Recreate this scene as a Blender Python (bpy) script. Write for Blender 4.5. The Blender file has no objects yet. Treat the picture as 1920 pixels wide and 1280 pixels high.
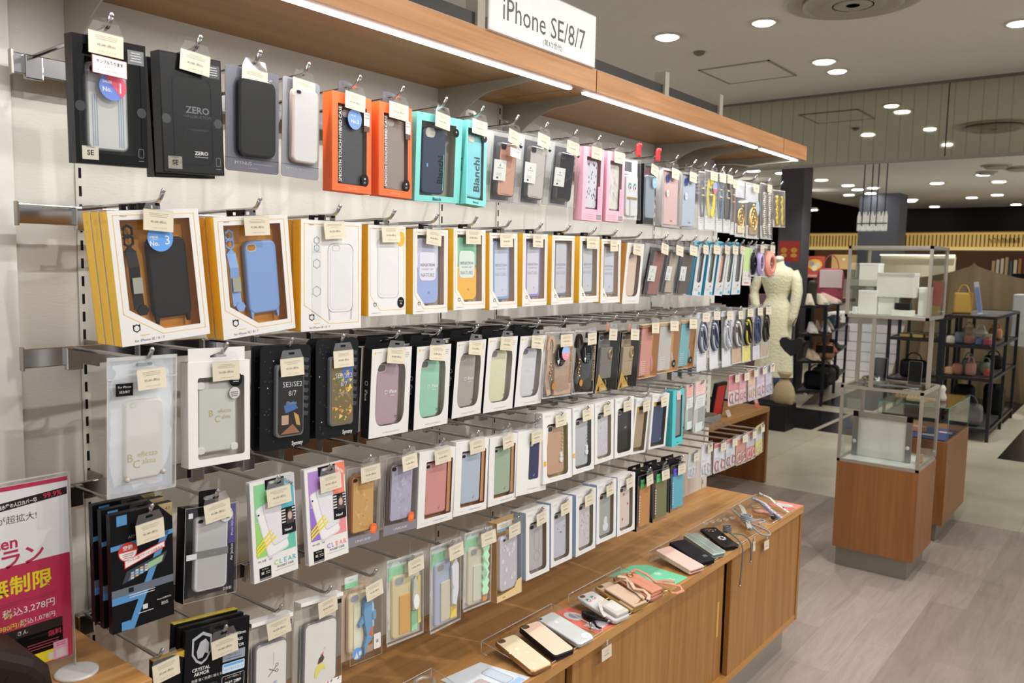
import bpy, bmesh, math, random
from mathutils import Vector, Matrix, geometry
rnd = random.Random(7)
S = bpy.context.scene
COL = S.collection
PI = math.pi

# ------------------------------------------------------------------ camera
F_PX = 1524.48
YAW, PITCH, ROLL = 0.670934175, -0.0953613457, 0.0199800030
CAM = Vector((1.449, 0.0, 1.517))
_F = Vector((-math.sin(YAW) * math.cos(PITCH), math.cos(YAW) * math.cos(PITCH), math.sin(PITCH)))
_R = Vector((math.cos(YAW), math.sin(YAW), 0))
_U = _R.cross(_F)
_R2 = _R * math.cos(ROLL) + _U * math.sin(ROLL)
_U2 = -_R * math.sin(ROLL) + _U * math.cos(ROLL)
cd = bpy.data.cameras.new('camera')
cam = bpy.data.objects.new('camera', cd)
COL.objects.link(cam)
mw = Matrix((_R2, _U2, -_F)).transposed().to_4x4()
mw.translation = CAM
cam.matrix_world = mw
cd.sensor_width = 36
cd.lens = F_PX / 1920 * 36
cd.clip_start = 0.02
cd.clip_end = 100
cd.dof.use_dof = True
cd.dof.focus_distance = 1.6
cd.dof.aperture_fstop = 8.5
S.camera = cam

def at(px, py, axis, val):
 "the world point seen at a pixel of the 1920x1280 photo on the plane axis=val"
 d = _F * F_PX + _R2 * (px - 960) - _U2 * (py - 640)
 t = (val - CAM[axis]) / d[axis]
 return CAM + d * t

# ------------------------------------------------------------------ light / view
S.view_settings.view_transform = 'Standard'
S.view_settings.look = 'None'
S.view_settings.exposure = -0.45
S.view_settings.gamma = 1
S.view_settings.use_curve_mapping = False
S.cycles.max_bounces = 10
S.cycles.transparent_max_bounces = 32
S.cycles.transmission_bounces = 8
S.cycles.glossy_bounces = 4
S.cycles.diffuse_bounces = 4
S.cycles.caustics_reflective = False
S.cycles.caustics_refractive = False
S.cycles.sample_clamp_indirect = 4
W = bpy.data.worlds.new('world')
S.world = W
W.use_nodes = True
W.node_tree.nodes['Background'].inputs[0].default_value = (1.0, 0.98, 0.95, 1)
W.node_tree.nodes['Background'].inputs[1].default_value = 1.0

def area_light(name, loc, sx, sy, power, col=(1, 0.96, 0.9), rot=(0, 0, 0), spread=PI):
 l = bpy.data.lights.new(name, 'AREA')
 l.shape = 'RECTANGLE'
 l.size, l.size_y = sx, sy
 l.energy = power
 l.color = col
 l.spread = spread
 o = bpy.data.objects.new(name, l)
 o.location = loc
 o.rotation_euler = rot
 COL.objects.link(o)
 return o

def spot_light(name, loc, target, power, size=75, blend=0.6, soft=0.05, col=(1, 0.975, 0.945)):
 l = bpy.data.lights.new(name, 'SPOT')
 l.energy = power
 l.spot_size = math.radians(size)
 l.spot_blend = blend
 l.shadow_soft_size = soft
 l.color = col
 o = bpy.data.objects.new(name, l)
 o.location = loc
 o.rotation_euler = (Vector(target) - Vector(loc)).to_track_quat('-Z', 'Y').to_euler()
 COL.objects.link(o)
 return o

# strip lamps under the canopy (their tubes are built with the canopy)
for y0, y1 in ((0.25, 1.624), (1.676, 2.755), (2.785, 3.15)):
 area_light('strip_light', (0.322, (y0 + y1) / 2, 1.9275), 0.012, y1 - y0, 5.4 * (y1 - y0), (1, 0.985, 0.96))
# ceiling downlight beams, plus unhoused fill beams added to brighten packages and glass case
for lx, ly, tx, ty, pw in ((1.35, 0.9, 0.3, 0.6, 42), (1.35, 1.9, 0.3, 1.5, 60), (1.3, 3.2, 0.3, 2.6, 60), (3.0, 0.8, 0.3, 0.8, 95), (3.0, 2.4, 0.3, 2.0, 95), (.8, 3.5, .45, 4.4, 60),
       (2.6, 4.2, 0.3, 2.6, 80), (0.78, 4.85, 0.9, 4.0, 40), (-0.18, 4.9, 0.2, 4.6, 40), (-0.7, 4.05, 0.2, 3.6, 30), (2.4, 2.6, 1.6, 3.4, 50),
       (2.2, 6.5, 1.2, 5.5, 60), (0.0, 7.3, -0.4, 7.2, 70), (-1.0, 7.2, -1.45, 7.9, 120), (0.9, 8.3, 0.4, 8.6, 80), (-1.5, 9.6, -1.6, 9.8, 80),
       (-0.2, 10.4, 0.0, 10.6, 120), (-0.7, 12.6, -0.7, 13.0, 180), (-2.4, 11.0, -1.8, 11.4, 180), (1.6, 9, 1.5, 9.4, 200), (2.2, 12, 2.2, 12.4, 260), (-3, 9, -3, 9.5, 160)):
 spot_light('downlight_and_fill_beam', (lx, ly, 2.70), (tx, ty, 0.6), pw, 100, 0.9, 0.022)

# ------------------------------------------------------------------ materials
def lin(c):
 if isinstance(c, str):
  c = [int(c[i:i + 2], 16) for i in (0, 2, 4)]
  c = [v / 255 for v in c]
 return tuple((v / 12.92 if v <= 0.04045 else ((v + 0.055) / 1.055) ** 2.4) for v in c[:3])

_mats = {}
def M(c, rough=0.5, metal=0.0, coat=0.0, spec=0.5, emit=0.0, kind='plain'):
 key = (c if isinstance(c, str) else tuple(c), rough, metal, coat, spec, emit, kind)
 if key in _mats:
  return _mats[key]
 m = bpy.data.materials.new('surface_' + str(len(_mats)))
 m.use_nodes = True
 nt = m.node_tree
 b = nt.nodes['Principled BSDF']
 lc = lin(c)
 if not metal and not emit:
  # print colours picked from the lit photo: a little more contrast for the bare surface
  l = sum(lc) / 3
  k = 0.42 if l < 0.035 else (1.15 if 0.08 < l < 0.62 else 1.0)
  k = min(k, max(1.0, 0.86 / max(lc)))
  lc = tuple(v * k for v in lc)
  if l < 0.035:
   spec *= 0.4
 col = (*lc, 1)
 b.inputs['Base Color'].default_value = col
 b.inputs['Roughness'].default_value = rough
 b.inputs['Metallic'].default_value = metal
 b.inputs['Specular IOR Level'].default_value = spec
 b.inputs['Coat Weight'].default_value = coat
 b.inputs['Coat Roughness'].default_value = 0.05
 if emit:
  b.inputs['Emission Color'].default_value = col
  b.inputs['Emission Strength'].default_value = emit
 # faint mottling so that no surface is perfectly flat in colour
 if not emit and kind == 'plain':
  tc = nt.nodes.new('ShaderNodeTexCoord')
  nz = nt.nodes.new('ShaderNodeTexNoise')
  nz.inputs['Scale'].default_value = 35
  mx = nt.nodes.new('ShaderNodeMix')
  mx.data_type = 'RGBA'
  nt.links.new(tc.outputs['Object'], nz.inputs['Vector'])
  nt.links.new(nz.outputs['Fac'], mx.inputs['Factor'])
  mx.inputs['A'].default_value = tuple(v * 0.95 for v in col[:3]) + (1,)
  mx.inputs['B'].default_value = tuple(min(1, v * 1.04) for v in col[:3]) + (1,)
  nt.links.new(mx.outputs['Result'], b.inputs['Base Color'])
 _mats[key] = m
 return m

def film(c='ffffff', fac=0.08, rough=0.05, body=0.0, name=None):
 "thin clear plastic: mostly see-through, a share of gloss, a share of milky body colour"
 key = ('film', c, fac, rough, body)
 if key in _mats:
  return _mats[key]
 m = bpy.data.materials.new('clear_plastic_' + str(len(_mats)))
 m.use_nodes = True
 nt = m.node_tree
 for n in list(nt.nodes):
  nt.nodes.remove(n)
 out = nt.nodes.new('ShaderNodeOutputMaterial')
 tr = nt.nodes.new('ShaderNodeBsdfTransparent')
 tr.inputs[0].default_value = (*lin(c), 1)
 gl = nt.nodes.new('ShaderNodeBsdfGlossy')
 gl.inputs['Roughness'].default_value = rough
 lw = nt.nodes.new('ShaderNodeLayerWeight')
 lw.inputs[0].default_value = 0.5
 pw = nt.nodes.new('ShaderNodeMath')
 pw.operation = 'POWER'
 pw.inputs[1].default_value = 4.0
 nt.links.new(lw.outputs['Facing'], pw.inputs[0])
 ma = nt.nodes.new('ShaderNodeMath')
 ma.operation = 'MULTIPLY_ADD'
 ma.inputs[1].default_value = 0.7
 ma.inputs[2].default_value = fac
 nt.links.new(pw.outputs[0], ma.inputs[0])
 # soft dents in the film break the reflections up
 nz = nt.nodes.new('ShaderNodeTexNoise')
 nz.inputs['Scale'].default_value = 14
 tc = nt.nodes.new('ShaderNodeTexCoord')
 bp = nt.nodes.new('ShaderNodeBump')
 bp.inputs['Strength'].default_value = 0.25
 bp.inputs['Distance'].default_value = 0.01
 nt.links.new(tc.outputs['Object'], nz.inputs['Vector'])
 nt.links.new(nz.outputs['Fac'], bp.inputs['Height'])
 if body:
  nt.links.new(bp.outputs['Normal'], gl.inputs['Normal'])
 mx = nt.nodes.new('ShaderNodeMixShader')
 nt.links.new(ma.outputs[0], mx.inputs[0])
 nt.links.new(tr.outputs[0], mx.inputs[1])
 nt.links.new(gl.outputs[0], mx.inputs[2])
 last = mx
 if body:
  df = nt.nodes.new('ShaderNodeBsdfDiffuse')
  df.inputs[0].default_value = (0.85, 0.85, 0.84, 1)
  m2 = nt.nodes.new('ShaderNodeMixShader')
  m2.inputs[0].default_value = body
  nt.links.new(mx.outputs[0], m2.inputs[1])
  nt.links.new(df.outputs[0], m2.inputs[2])
  last = m2
 nt.links.new(last.outputs[0], out.inputs[0])
 _mats[key] = m
 return m

def wood(c1, c2, axis, rough=0.42, scale=1.0):
 key = ('wood', c1, c2, axis, rough, scale)
 if key in _mats:
  return _mats[key]
 m = bpy.data.materials.new('wood_grain_along_' + 'xyz'[axis])
 m.use_nodes = True
 nt = m.node_tree
 b = nt.nodes['Principled BSDF']
 tc = nt.nodes.new('ShaderNodeTexCoord')
 mp = nt.nodes.new('ShaderNodeMapping')
 sc = [38 * scale] * 3
 sc[axis] = 1.6 * scale
 mp.inputs['Scale'].default_value = sc
 nz = nt.nodes.new('ShaderNodeTexNoise')
 nz.inputs['Scale'].default_value = 1.0
 nz.inputs['Detail'].default_value = 6
 nz.inputs['Distortion'].default_value = 0.6
 cr = nt.nodes.new('ShaderNodeValToRGB')
 cr.color_ramp.elements[0].position = 0.32
 cr.color_ramp.elements[0].color = (*lin(c1), 1)
 cr.color_ramp.elements[1].position = 0.68
 cr.color_ramp.elements[1].color = (*lin(c2), 1)
 nt.links.new(tc.outputs['Object'], mp.inputs[0])
 nt.links.new(mp.outputs[0], nz.inputs['Vector'])
 nt.links.new(nz.outputs['Fac'], cr.inputs[0])
 nt.links.new(cr.outputs[0], b.inputs['Base Color'])
 b.inputs['Roughness'].default_value = rough
 b.inputs['Specular IOR Level'].default_value = 0.35
 _mats[key] = m
 return m

CHROME = M('b9b9ba', 0.14, 1.0, kind='metal')
STEEL = M('a39c93', 0.34, 1.0, kind='metal')
GOLDM = M('d9b567', 0.22, 1.0, kind='metal')
BLACKP = M('15161a', 0.35)
WHITEC = M('e9e9e6', 0.45)
FILM = film(fac=0.045, rough=0.06)
BAG = film('fcfdfe', fac=0.06, rough=0.10, body=0.07)
ACRYL = film('ffffff', fac=0.025, rough=0.04, body=0.02)

# ------------------------------------------------------------------ mesh builder
_textcache = {}
def text_tris(s, bold=False):
 if (s, bold) in _textcache:
  return _textcache[(s, bold)]
 cu = bpy.data.curves.new('lettering', 'FONT')
 cu.body = s
 cu.size = 1.0
 cu.resolution_u = 2
 if bold:
  cu.offset = 0.022
 ob = bpy.data.objects.new('lettering', cu)
 COL.objects.link(ob)
 dg = bpy.context.evaluated_depsgraph_get()
 dg.update()
 me = bpy.data.meshes.new_from_object(ob.evaluated_get(dg))
 vs = [(v.co.x, v.co.y) for v in me.vertices]
 fs = [tuple(p.vertices) for p in me.polygons]
 bpy.data.objects.remove(ob)
 bpy.data.meshes.remove(me)
 bpy.data.curves.remove(cu)
 w0 = min([v[0] for v in vs], default=0)
 w1 = max([v[0] for v in vs], default=0)
 _textcache[(s, bold)] = (vs, fs, w0, w1)
 return _textcache[(s, bold)]

def rrect(cu, cv, w, h, r, k=4):
 r = min(r, w / 2 - 1e-5, h / 2 - 1e-5)
 pts = []
 for qx, qy, a0 in ((1, 1, 0), (-1, 1, 90), (-1, -1, 180), (1, -1, 270)):
  for i in range(k + 1):
   a = math.radians(a0 + 90 * i / k)
   pts.append((cu + qx * (w / 2 - r) + r * math.cos(a), cv + qy * (h / 2 - r) + r * math.sin(a)))
 return pts

def ngon(cu, cv, r, n=24, rv=None, rot=0.0):
 rv = rv or r
 return [(cu + r * math.cos(rot + 2 * PI * i / n), cv + rv * math.sin(rot + 2 * PI * i / n)) for i in range(n)]

def rect(u0, v0, u1, v1):
 return [(u0, v0), (u1, v0), (u1, v1), (u0, v1)]

def scale_poly(p, s, c=None):
 if c is None:
  c = (sum(a[0] for a in p) / len(p), sum(a[1] for a in p) / len(p))
 return [(c[0] + (a[0] - c[0]) * s, c[1] + (a[1] - c[1]) * s) for a in p]

def area2(p):
 return sum(p[i - 1][0] * p[i][1] - p[i][0] * p[i - 1][1] for i in range(len(p)))

class MB:
 "collects shapes of one part; 2D shapes live in (u, v) and face +n, with (n, u, v) = (x, y, z) unless xf is given"
 def __init__(s, xf=None):
  s.v, s.f, s.m, s.mats, s.sm = [], [], [], [], []
  s.xf = xf
 def mi(s, m):
  if m not in s.mats:
   s.mats.append(m)
  return s.mats.index(m)
 def add(s, vs, fs, m, smooth=False):
  b = len(s.v)
  s.v += [tuple(v) for v in vs]
  k = s.mi(m)
  for f in fs:
   s.f.append(tuple(b + i for i in f))
   s.m.append(k)
   s.sm.append(smooth)
  return s
 def box(s, x0, x1, y0, y1, z0, z1, m):
  vs = [(x, y, z) for x in (x0, x1) for y in (y0, y1) for z in (z0, z1)]
  return s.add(vs, [(0, 1, 3, 2), (4, 6, 7, 5), (0, 4, 5, 1), (2, 3, 7, 6), (0, 2, 6, 4), (1, 5, 7, 3)], m)
 def bbox(s, x0, x1, y0, y1, z0, z1, m, r=0.003, seg=2):
  "box with rounded edges"
  bm = bmesh.new()
  bmesh.ops.create_cube(bm, size=1)
  for v in bm.verts:
   v.co = ((x0 + x1) / 2 + v.co.x * (x1 - x0), (y0 + y1) / 2 + v.co.y * (y1 - y0), (z0 + z1) / 2 + v.co.z * (z1 - z0))
  bmesh.ops.bevel(bm, geom=bm.edges[:], offset=r, segments=seg, profile=0.5, affect='EDGES')
  bm.verts.index_update()
  s.add([v.co.copy() for v in bm.verts], [[v.index for v in f.verts] for f in bm.faces], m)
  bm.free()
  return s
 def poly(s, pts, n, m):
  if area2(pts) < 0:
   pts = pts[::-1]
  return s.add([(n, p[0], p[1]) for p in pts], [tuple(range(len(pts)))], m)
 def holed(s, outer, holes, n, m, back=None):
  loops = [[Vector((p[0], p[1], 0)) for p in outer]] + [[Vector((p[0], p[1], 0)) for p in h] for h in holes]
  tris = geometry.tessellate_polygon(loops)
  flat = [p for l in loops for p in l]
  out = []
  for t in tris:
   a, b, c = (flat[i] for i in t)
   if (b.x - a.x) * (c.y - a.y) - (b.y - a.y) * (c.x - a.x) < 0:
    t = (t[0], t[2], t[1])
   out.append(t)
  s.add([(n, p.x, p.y) for p in flat], out, m)
  if back is not None:      # reveals of the holes and the outer edge, and the back face
   s.add([(back, p.x, p.y) for p in flat], [(a, c, b) for a, b, c in out], m)
   for l in [outer] + list(holes):
    k = len(l)
    s.add([(n, p[0], p[1]) for p in l] + [(back, p[0], p[1]) for p in l],
      [(i, i + k, (i + 1) % k + k, (i + 1) % k) for i in range(k)], m)
  return s
 def slab(s, pts, n0, n1, m, bev=0.0, side=None, smooth=False):
  "prism from n0 (back) to n1 (front) with an optional rounded front edge"
  if area2(pts) < 0:
   pts = pts[::-1]
  k = len(pts)
  c = (sum(p[0] for p in pts) / k, sum(p[1] for p in pts) / k)
  mr = max(max(abs(p[0] - c[0]) for p in pts), 1e-6)
  loops = [(n0, pts)]
  if bev > 0:
   for a in (0, 35, 65, 90):
    a = math.radians(a)
    ins = bev * (1 - math.cos(a))
    loops.append((n1 - bev + bev * math.sin(a), s.inset(pts, ins)))
  else:
   loops.append((n1, pts))
  vs, fs = [], []
  for n, l in loops:
   vs += [(n, p[0], p[1]) for p in l]
  for j in range(len(loops) - 1):
   for i in range(k):
    a, b = j * k + i, j * k + (i + 1) % k
    fs.append((a, b, b + k, a + k))
  s.add(vs, fs, side or m, smooth)
  l = loops[-1]
  s.add([(l[0], p[0], p[1]) for p in l[1]], [tuple(range(k))], m)
  s.add([(n0, p[0], p[1]) for p in pts], [tuple(range(k))[::-1]], side or m)
  return s
 @staticmethod
 def inset(pts, d):
  if d <= 0:
   return pts
  k = len(pts)
  out = []
  for i in range(k):
   p0, p1, p2 = Vector(pts[i - 1]), Vector(pts[i]), Vector(pts[(i + 1) % k])
   e1, e2 = p1 - p0, p2 - p1
   if e1.length < 1e-9 or e2.length < 1e-9:
    out.append(pts[i])
    continue
   n1 = Vector((-e1.y, e1.x)).normalized()
   n2 = Vector((-e2.y, e2.x)).normalized()
   nn = n1 + n2
   if nn.length < 1e-6:
    out.append(pts[i])
    continue
   nn.normalize()
   q = p1 + nn * d / max(0.4, nn.dot(n1))
   out.append((q.x, q.y))
  return out
 def line(s, pts, w, n, m, closed=False):
  "flat stroke along (u, v) points"
  k = len(pts)
  rng = range(k if closed else k - 1)
  for i in rng:
   a, b = Vector(pts[i]), Vector(pts[(i + 1) % k])
   d = (b - a)
   if d.length < 1e-7:
    continue
   d.normalize()
   t = Vector((-d.y, d.x)) * w / 2
   a2, b2 = a - d * w / 2, b + d * w / 2
   s.poly([tuple(a2 - t), tuple(b2 - t), tuple(b2 + t), tuple(a2 + t)], n, m)
  return s
 def text(s, st, size, u, v, n, m, align='c', rot=0.0, sx=1.0, bold=False, maxw=None):
  vs, fs, w0, w1 = text_tris(st, bold)
  if not vs:
   return s
  kx = size * sx
  if maxw and (w1 - w0) * kx > maxw:
   kx = maxw / (w1 - w0)
  off = {'l': -w0, 'c': -(w0 + w1) / 2, 'r': -w1}[align]
  ca, sa = math.cos(rot), math.sin(rot)
  out = []
  for x, y in vs:
   x, y = (x + off) * kx, (y - 0.35) * size
   out.append((n, u + x * ca - y * sa, v + x * sa + y * ca))
  return s.add(out, fs, m)
 def bars(s, u0, u1, v, n, m, rows=3, gap=0.003, th=0.0009, seed=0):
  "print too small to read"
  r = random.Random(seed)
  for i in range(rows):
   w = (u1 - u0) * r.uniform(0.6, 1)
   c = (u0 + u1) / 2
   s.poly(rect(c - w / 2, v - i * gap - th, c + w / 2, v - i * gap), n, m)
  return s
 def tube(s, pts, r, m, seg=8, closed=False, smooth=True, rr=None):
  pts = [Vector(p) for p in pts]
  k = len(pts)
  up = Vector((0.13, 0.27, 0.95))
  rings = []
  for i, p in enumerate(pts):
   a = pts[i - 1] if (i > 0 or closed) else p
   b = pts[(i + 1) % k] if (i < k - 1 or closed) else p
   t = (b - a)
   if t.length < 1e-9:
    t = Vector((1, 0, 0))
   t.normalize()
   x = t.cross(up)
   if x.length < 1e-4:
    x = t.cross(Vector((1, 0, 0)))
   x.normalize()
   y = t.cross(x)
   ra = rr[i] if rr else r
   rings.append([p + (x * math.cos(2 * PI * j / seg) + y * math.sin(2 * PI * j / seg)) * ra for j in range(seg)])
  vs = [v for g in rings for v in g]
  fs = []
  for i in range(k if closed else k - 1):
   for j in range(seg):
    a, b = i * seg + j, i * seg + (j + 1) % seg
    c, d = ((i + 1) % k) * seg + (j + 1) % seg, ((i + 1) % k) * seg + j
    fs.append((a, b, c, d))
  if not closed:
   fs.append(tuple(range(seg))[::-1])
   fs.append(tuple((k - 1) * seg + j for j in range(seg)))
  return s.add(vs, fs, m, smooth)
 def ribbon(s, pts, w, m, th=0.0012, axis=(1, 0, 0)):
  "flat strap of width w along 3D points; the width runs square to the path and to axis"
  pts = [Vector(p) for p in pts]
  k = len(pts)
  ax = Vector(axis)
  vs = []
  for i, p in enumerate(pts):
   t = pts[min(i + 1, k - 1)] - pts[max(i - 1, 0)]
   t.normalize()
   x = t.cross(ax)
   x = x.normalized() if x.length > 1e-4 else Vector((0, 1, 0))
   y = t.cross(x).normalized()
   for a, b in ((-1, -1), (1, -1), (1, 1), (-1, 1)):
    vs.append(p + x * a * w / 2 + y * b * th / 2)
  fs = []
  for i in range(k - 1):
   for j in range(4):
    fs.append((i * 4 + j, i * 4 + (j + 1) % 4, i * 4 + 4 + (j + 1) % 4, i * 4 + 4 + j))
  fs += [(3, 2, 1, 0), tuple((k - 1) * 4 + j for j in range(4))]
  return s.add(vs, fs, m)
 def lathe(s, prof, cx, cy, m, seg=24, smooth=True, sx=1.0, sy=1.0):
  "profile of (r, z) about a vertical axis"
  vs, fs = [], []
  for r, z in prof:
   for j in range(seg):
    a = 2 * PI * j / seg
    vs.append((cx + r * sx * math.cos(a), cy + r * sy * math.sin(a), z))
  for i in range(len(prof) - 1):
   for j in range(seg):
    a, b = i * seg + j, i * seg + (j + 1) % seg
    fs.append((a, b, b + seg, a + seg))
  fs.append(tuple(range(seg))[::-1])
  fs.append(tuple((len(prof) - 1) * seg + j for j in range(seg)))
  return s.add(vs, fs, m, smooth)
 def ball(s, c, r, m, sc=(1, 1, 1), seg=12):
  vs, fs = [], []
  h = seg // 2
  for i in range(h + 1):
   t = PI * i / h
   for j in range(seg):
    a = 2 * PI * j / seg
    vs.append((c[0] + r * sc[0] * math.sin(t) * math.cos(a), c[1] + r * sc[1] * math.sin(t) * math.sin(a), c[2] + r * sc[2] * math.cos(t)))
  for i in range(h):
   for j in range(seg):
    a, b = i * seg + j, i * seg + (j + 1) % seg
    fs.append((a, a + seg, b + seg, b))
  return s.add(vs, fs, m, True)
 def build(s, name, parent=None, matrix=None):
  me = bpy.data.meshes.new(name)
  vs = s.v
  if s.xf is not None:
   vs = [tuple(s.xf @ Vector(v)) for v in vs]
  me.from_pydata(vs, [], s.f)
  for m in s.mats:
   me.materials.append(m)
  me.polygons.foreach_set('material_index', s.m)
  me.polygons.foreach_set('use_smooth', s.sm)
  me.update()
  o = bpy.data.objects.new(name, me)
  COL.objects.link(o)
  if parent is not None:
   o.parent = parent
  if matrix is not None:
   o.matrix_world = matrix
  return o

ORD = ('first second third fourth fifth sixth seventh eighth ninth tenth eleventh twelfth thirteenth fourteenth fifteenth sixteenth seventeenth eighteenth '
  'nineteenth twentieth twenty-first twenty-second twenty-third twenty-fourth twenty-fifth twenty-sixth').split()
_labels = set()
def tag(o, label=None, cat=None, group=None, kind=None):
 if label:
  if label in _labels and not group:
   print('DUPLICATE LABEL', label)
  _labels.add(label)
  n = len(label.split())
  if n > 16 or n < 4:
   print('LABEL LENGTH', n, label)
  o['label'] = label
 if cat:
  o['category'] = cat
 if group:
  o['group'] = group
 if kind:
  o['kind'] = kind
 return o

def empty(name, loc, rot=(0, 0, 0)):
 o = bpy.data.objects.new(name, None)
 o.empty_display_size = 0.02
 o.location = loc
 o.rotation_euler = rot
 COL.objects.link(o)
 return o

def kids(o):
 return _kids.get(o.name, [])

def copy_tree(o, parent=None):
 c = o.copy()
 COL.objects.link(c)
 c.parent = parent
 for ch in [x for x in bpy.data.objects if x.parent == o]:
  copy_tree(ch, c)
 return c

def struct(o):
 o['kind'] = 'structure'
 return o
# ------------------------------------------------------------------ special surfaces of the room
def node_mat(name):
 m = bpy.data.materials.new(name)
 m.use_nodes = True
 return m, m.node_tree, m.node_tree.nodes['Principled BSDF']

def plank_mat():
 m, nt, b = node_mat('pale_plank_floor')
 tc = nt.nodes.new('ShaderNodeTexCoord')
 mp = nt.nodes.new('ShaderNodeMapping')
 mp.inputs['Rotation'].default_value = (0, 0, PI / 2)
 mp.inputs['Location'].default_value = (0.07, 0.03, 0)
 br = nt.nodes.new('ShaderNodeTexBrick')
 br.offset = 0.37
 br.inputs['Scale'].default_value = 1
 br.inputs['Brick Width'].default_value = 1.0
 br.inputs['Row Height'].default_value = 0.15
 br.inputs['Mortar Size'].default_value = 0.0009
 br.inputs['Mortar Smooth'].default_value = 0.3
 br.inputs['Color1'].default_value = (*lin('b0a39a'), 1)
 br.inputs['Color2'].default_value = (*lin('978a81'), 1)
 br.inputs['Mortar'].default_value = (*lin('8f857c'), 1)
 nt.links.new(tc.outputs['Object'], mp.inputs[0])
 nt.links.new(mp.outputs[0], br.inputs['Vector'])
 m2 = nt.nodes.new('ShaderNodeMapping')
 m2.inputs['Scale'].default_value = (16, 1.6, 1)
 nz = nt.nodes.new('ShaderNodeTexNoise')
 nz.inputs['Scale'].default_value = 1.6
 nz.inputs['Detail'].default_value = 8
 nz.inputs['Roughness'].default_value = 0.65
 nz.inputs['Distortion'].default_value = 1.2
 nt.links.new(tc.outputs['Object'], m2.inputs[0])
 nt.links.new(m2.outputs[0], nz.inputs['Vector'])
 cr = nt.nodes.new('ShaderNodeValToRGB')
 cr.color_ramp.elements[0].position = 0.3
 cr.color_ramp.elements[0].color = (0.66, 0.63, 0.6, 1)
 cr.color_ramp.elements[1].position = 0.62
 cr.color_ramp.elements[1].color = (1, 1, 1, 1)
 nt.links.new(nz.outputs['Fac'], cr.inputs[0])
 mx = nt.nodes.new('ShaderNodeMix')
 mx.data_type = 'RGBA'
 mx.blend_type = 'MULTIPLY'
 mx.inputs['Factor'].default_value = 0.6
 nt.links.new(br.outputs['Color'], mx.inputs['A'])
 nt.links.new(cr.outputs[0], mx.inputs['B'])
 nt.links.new(mx.outputs['Result'], b.inputs['Base Color'])
 b.inputs['Roughness'].default_value = 0.42
 return m

def stone_mat(c1, c2, name, rough=0.25):
 m, nt, b = node_mat(name)
 tc = nt.nodes.new('ShaderNodeTexCoord')
 nz = nt.nodes.new('ShaderNodeTexNoise')
 nz.inputs['Scale'].default_value = 1.7
 nz.inputs['Detail'].default_value = 7
 cr = nt.nodes.new('ShaderNodeValToRGB')
 cr.color_ramp.elements[0].position = 0.3
 cr.color_ramp.elements[0].color = (*lin(c1), 1)
 cr.color_ramp.elements[1].position = 0.7
 cr.color_ramp.elements[1].color = (*lin(c2), 1)
 nt.links.new(tc.outputs['Object'], nz.inputs['Vector'])
 nt.links.new(nz.outputs['Fac'], cr.inputs[0])
 br = nt.nodes.new('ShaderNodeTexBrick')
 br.offset = 0
 br.inputs['Scale'].default_value = 1
 br.inputs['Brick Width'].default_value = 0.9
 br.inputs['Row Height'].default_value = 0.9
 br.inputs['Mortar Size'].default_value = 0.003
 br.inputs['Color1'].default_value = (1, 1, 1, 1)
 br.inputs['Color2'].default_value = (0.93, 0.93, 0.93, 1)
 br.inputs['Mortar'].default_value = (0.75, 0.75, 0.73, 1)
 nt.links.new(tc.outputs['Object'], br.inputs['Vector'])
 mx = nt.nodes.new('ShaderNodeMix')
 mx.data_type = 'RGBA'
 mx.blend_type = 'MULTIPLY'
 mx.inputs['Factor'].default_value = 1
 nt.links.new(cr.outputs[0], mx.inputs['A'])
 nt.links.new(br.outputs['Color'], mx.inputs['B'])
 nt.links.new(mx.outputs['Result'], b.inputs['Base Color'])
 b.inputs['Roughness'].default_value = rough
 return m

def wallpaper_mat():
 m, nt, b = node_mat('off_white_ribbed_board')
 b.inputs['Base Color'].default_value = (*lin('cfcbc2'), 1)
 b.inputs['Roughness'].default_value = 0.55
 tc = nt.nodes.new('ShaderNodeTexCoord')
 mp = nt.nodes.new('ShaderNodeMapping')
 mp.inputs['Scale'].default_value = (1, 40, 260)
 nz = nt.nodes.new('ShaderNodeTexNoise')
 nz.inputs['Scale'].default_value = 1.5
 bp = nt.nodes.new('ShaderNodeBump')
 bp.inputs['Strength'].default_value = 0.25
 bp.inputs['Distance'].default_value = 0.001
 nt.links.new(tc.outputs['Object'], mp.inputs[0])
 nt.links.new(mp.outputs[0], nz.inputs['Vector'])
 nt.links.new(nz.outputs['Fac'], bp.inputs['Height'])
 nt.links.new(bp.outputs['Normal'], b.inputs['Normal'])
 return m

def mirror_mat():
 m, nt, b = node_mat('striped_smoked_mirror')
 b.inputs['Metallic'].default_value = 1
 b.inputs['Roughness'].default_value = 0.03
 tc = nt.nodes.new('ShaderNodeTexCoord')
 wv = nt.nodes.new('ShaderNodeTexWave')
 wv.bands_direction = 'X'
 wv.inputs['Scale'].default_value = 3.9
 cr = nt.nodes.new('ShaderNodeValToRGB')
 cr.color_ramp.elements[0].position = 0.0
 cr.color_ramp.elements[0].color = (0.44, 0.44, 0.37, 1)
 cr.color_ramp.elements[1].position = 0.06
 cr.color_ramp.elements[1].color = (0.56, 0.57, 0.47, 1)
 nt.links.new(tc.outputs['Object'], wv.inputs['Vector'])
 nt.links.new(wv.outputs['Fac'], cr.inputs[0])
 nt.links.new(cr.outputs[0], b.inputs['Base Color'])
 return m

WALLM = wallpaper_mat()
CEILM = M('ece8df', 0.8)
OAK = dict(c1='9a6a37', c2='b98a50')
TOPW = wood('ad7a41', 'c4935a', 1)
TOPW2 = wood('a8743a', 'bd8a4c', 1)
FASW = wood('a97545', 'bf8d5e', 1, scale=1.6)
DOORW = wood('94652f', 'ab7c44', 2)
CASEW = wood('8a5a32', '9b683d', 2)

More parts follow.
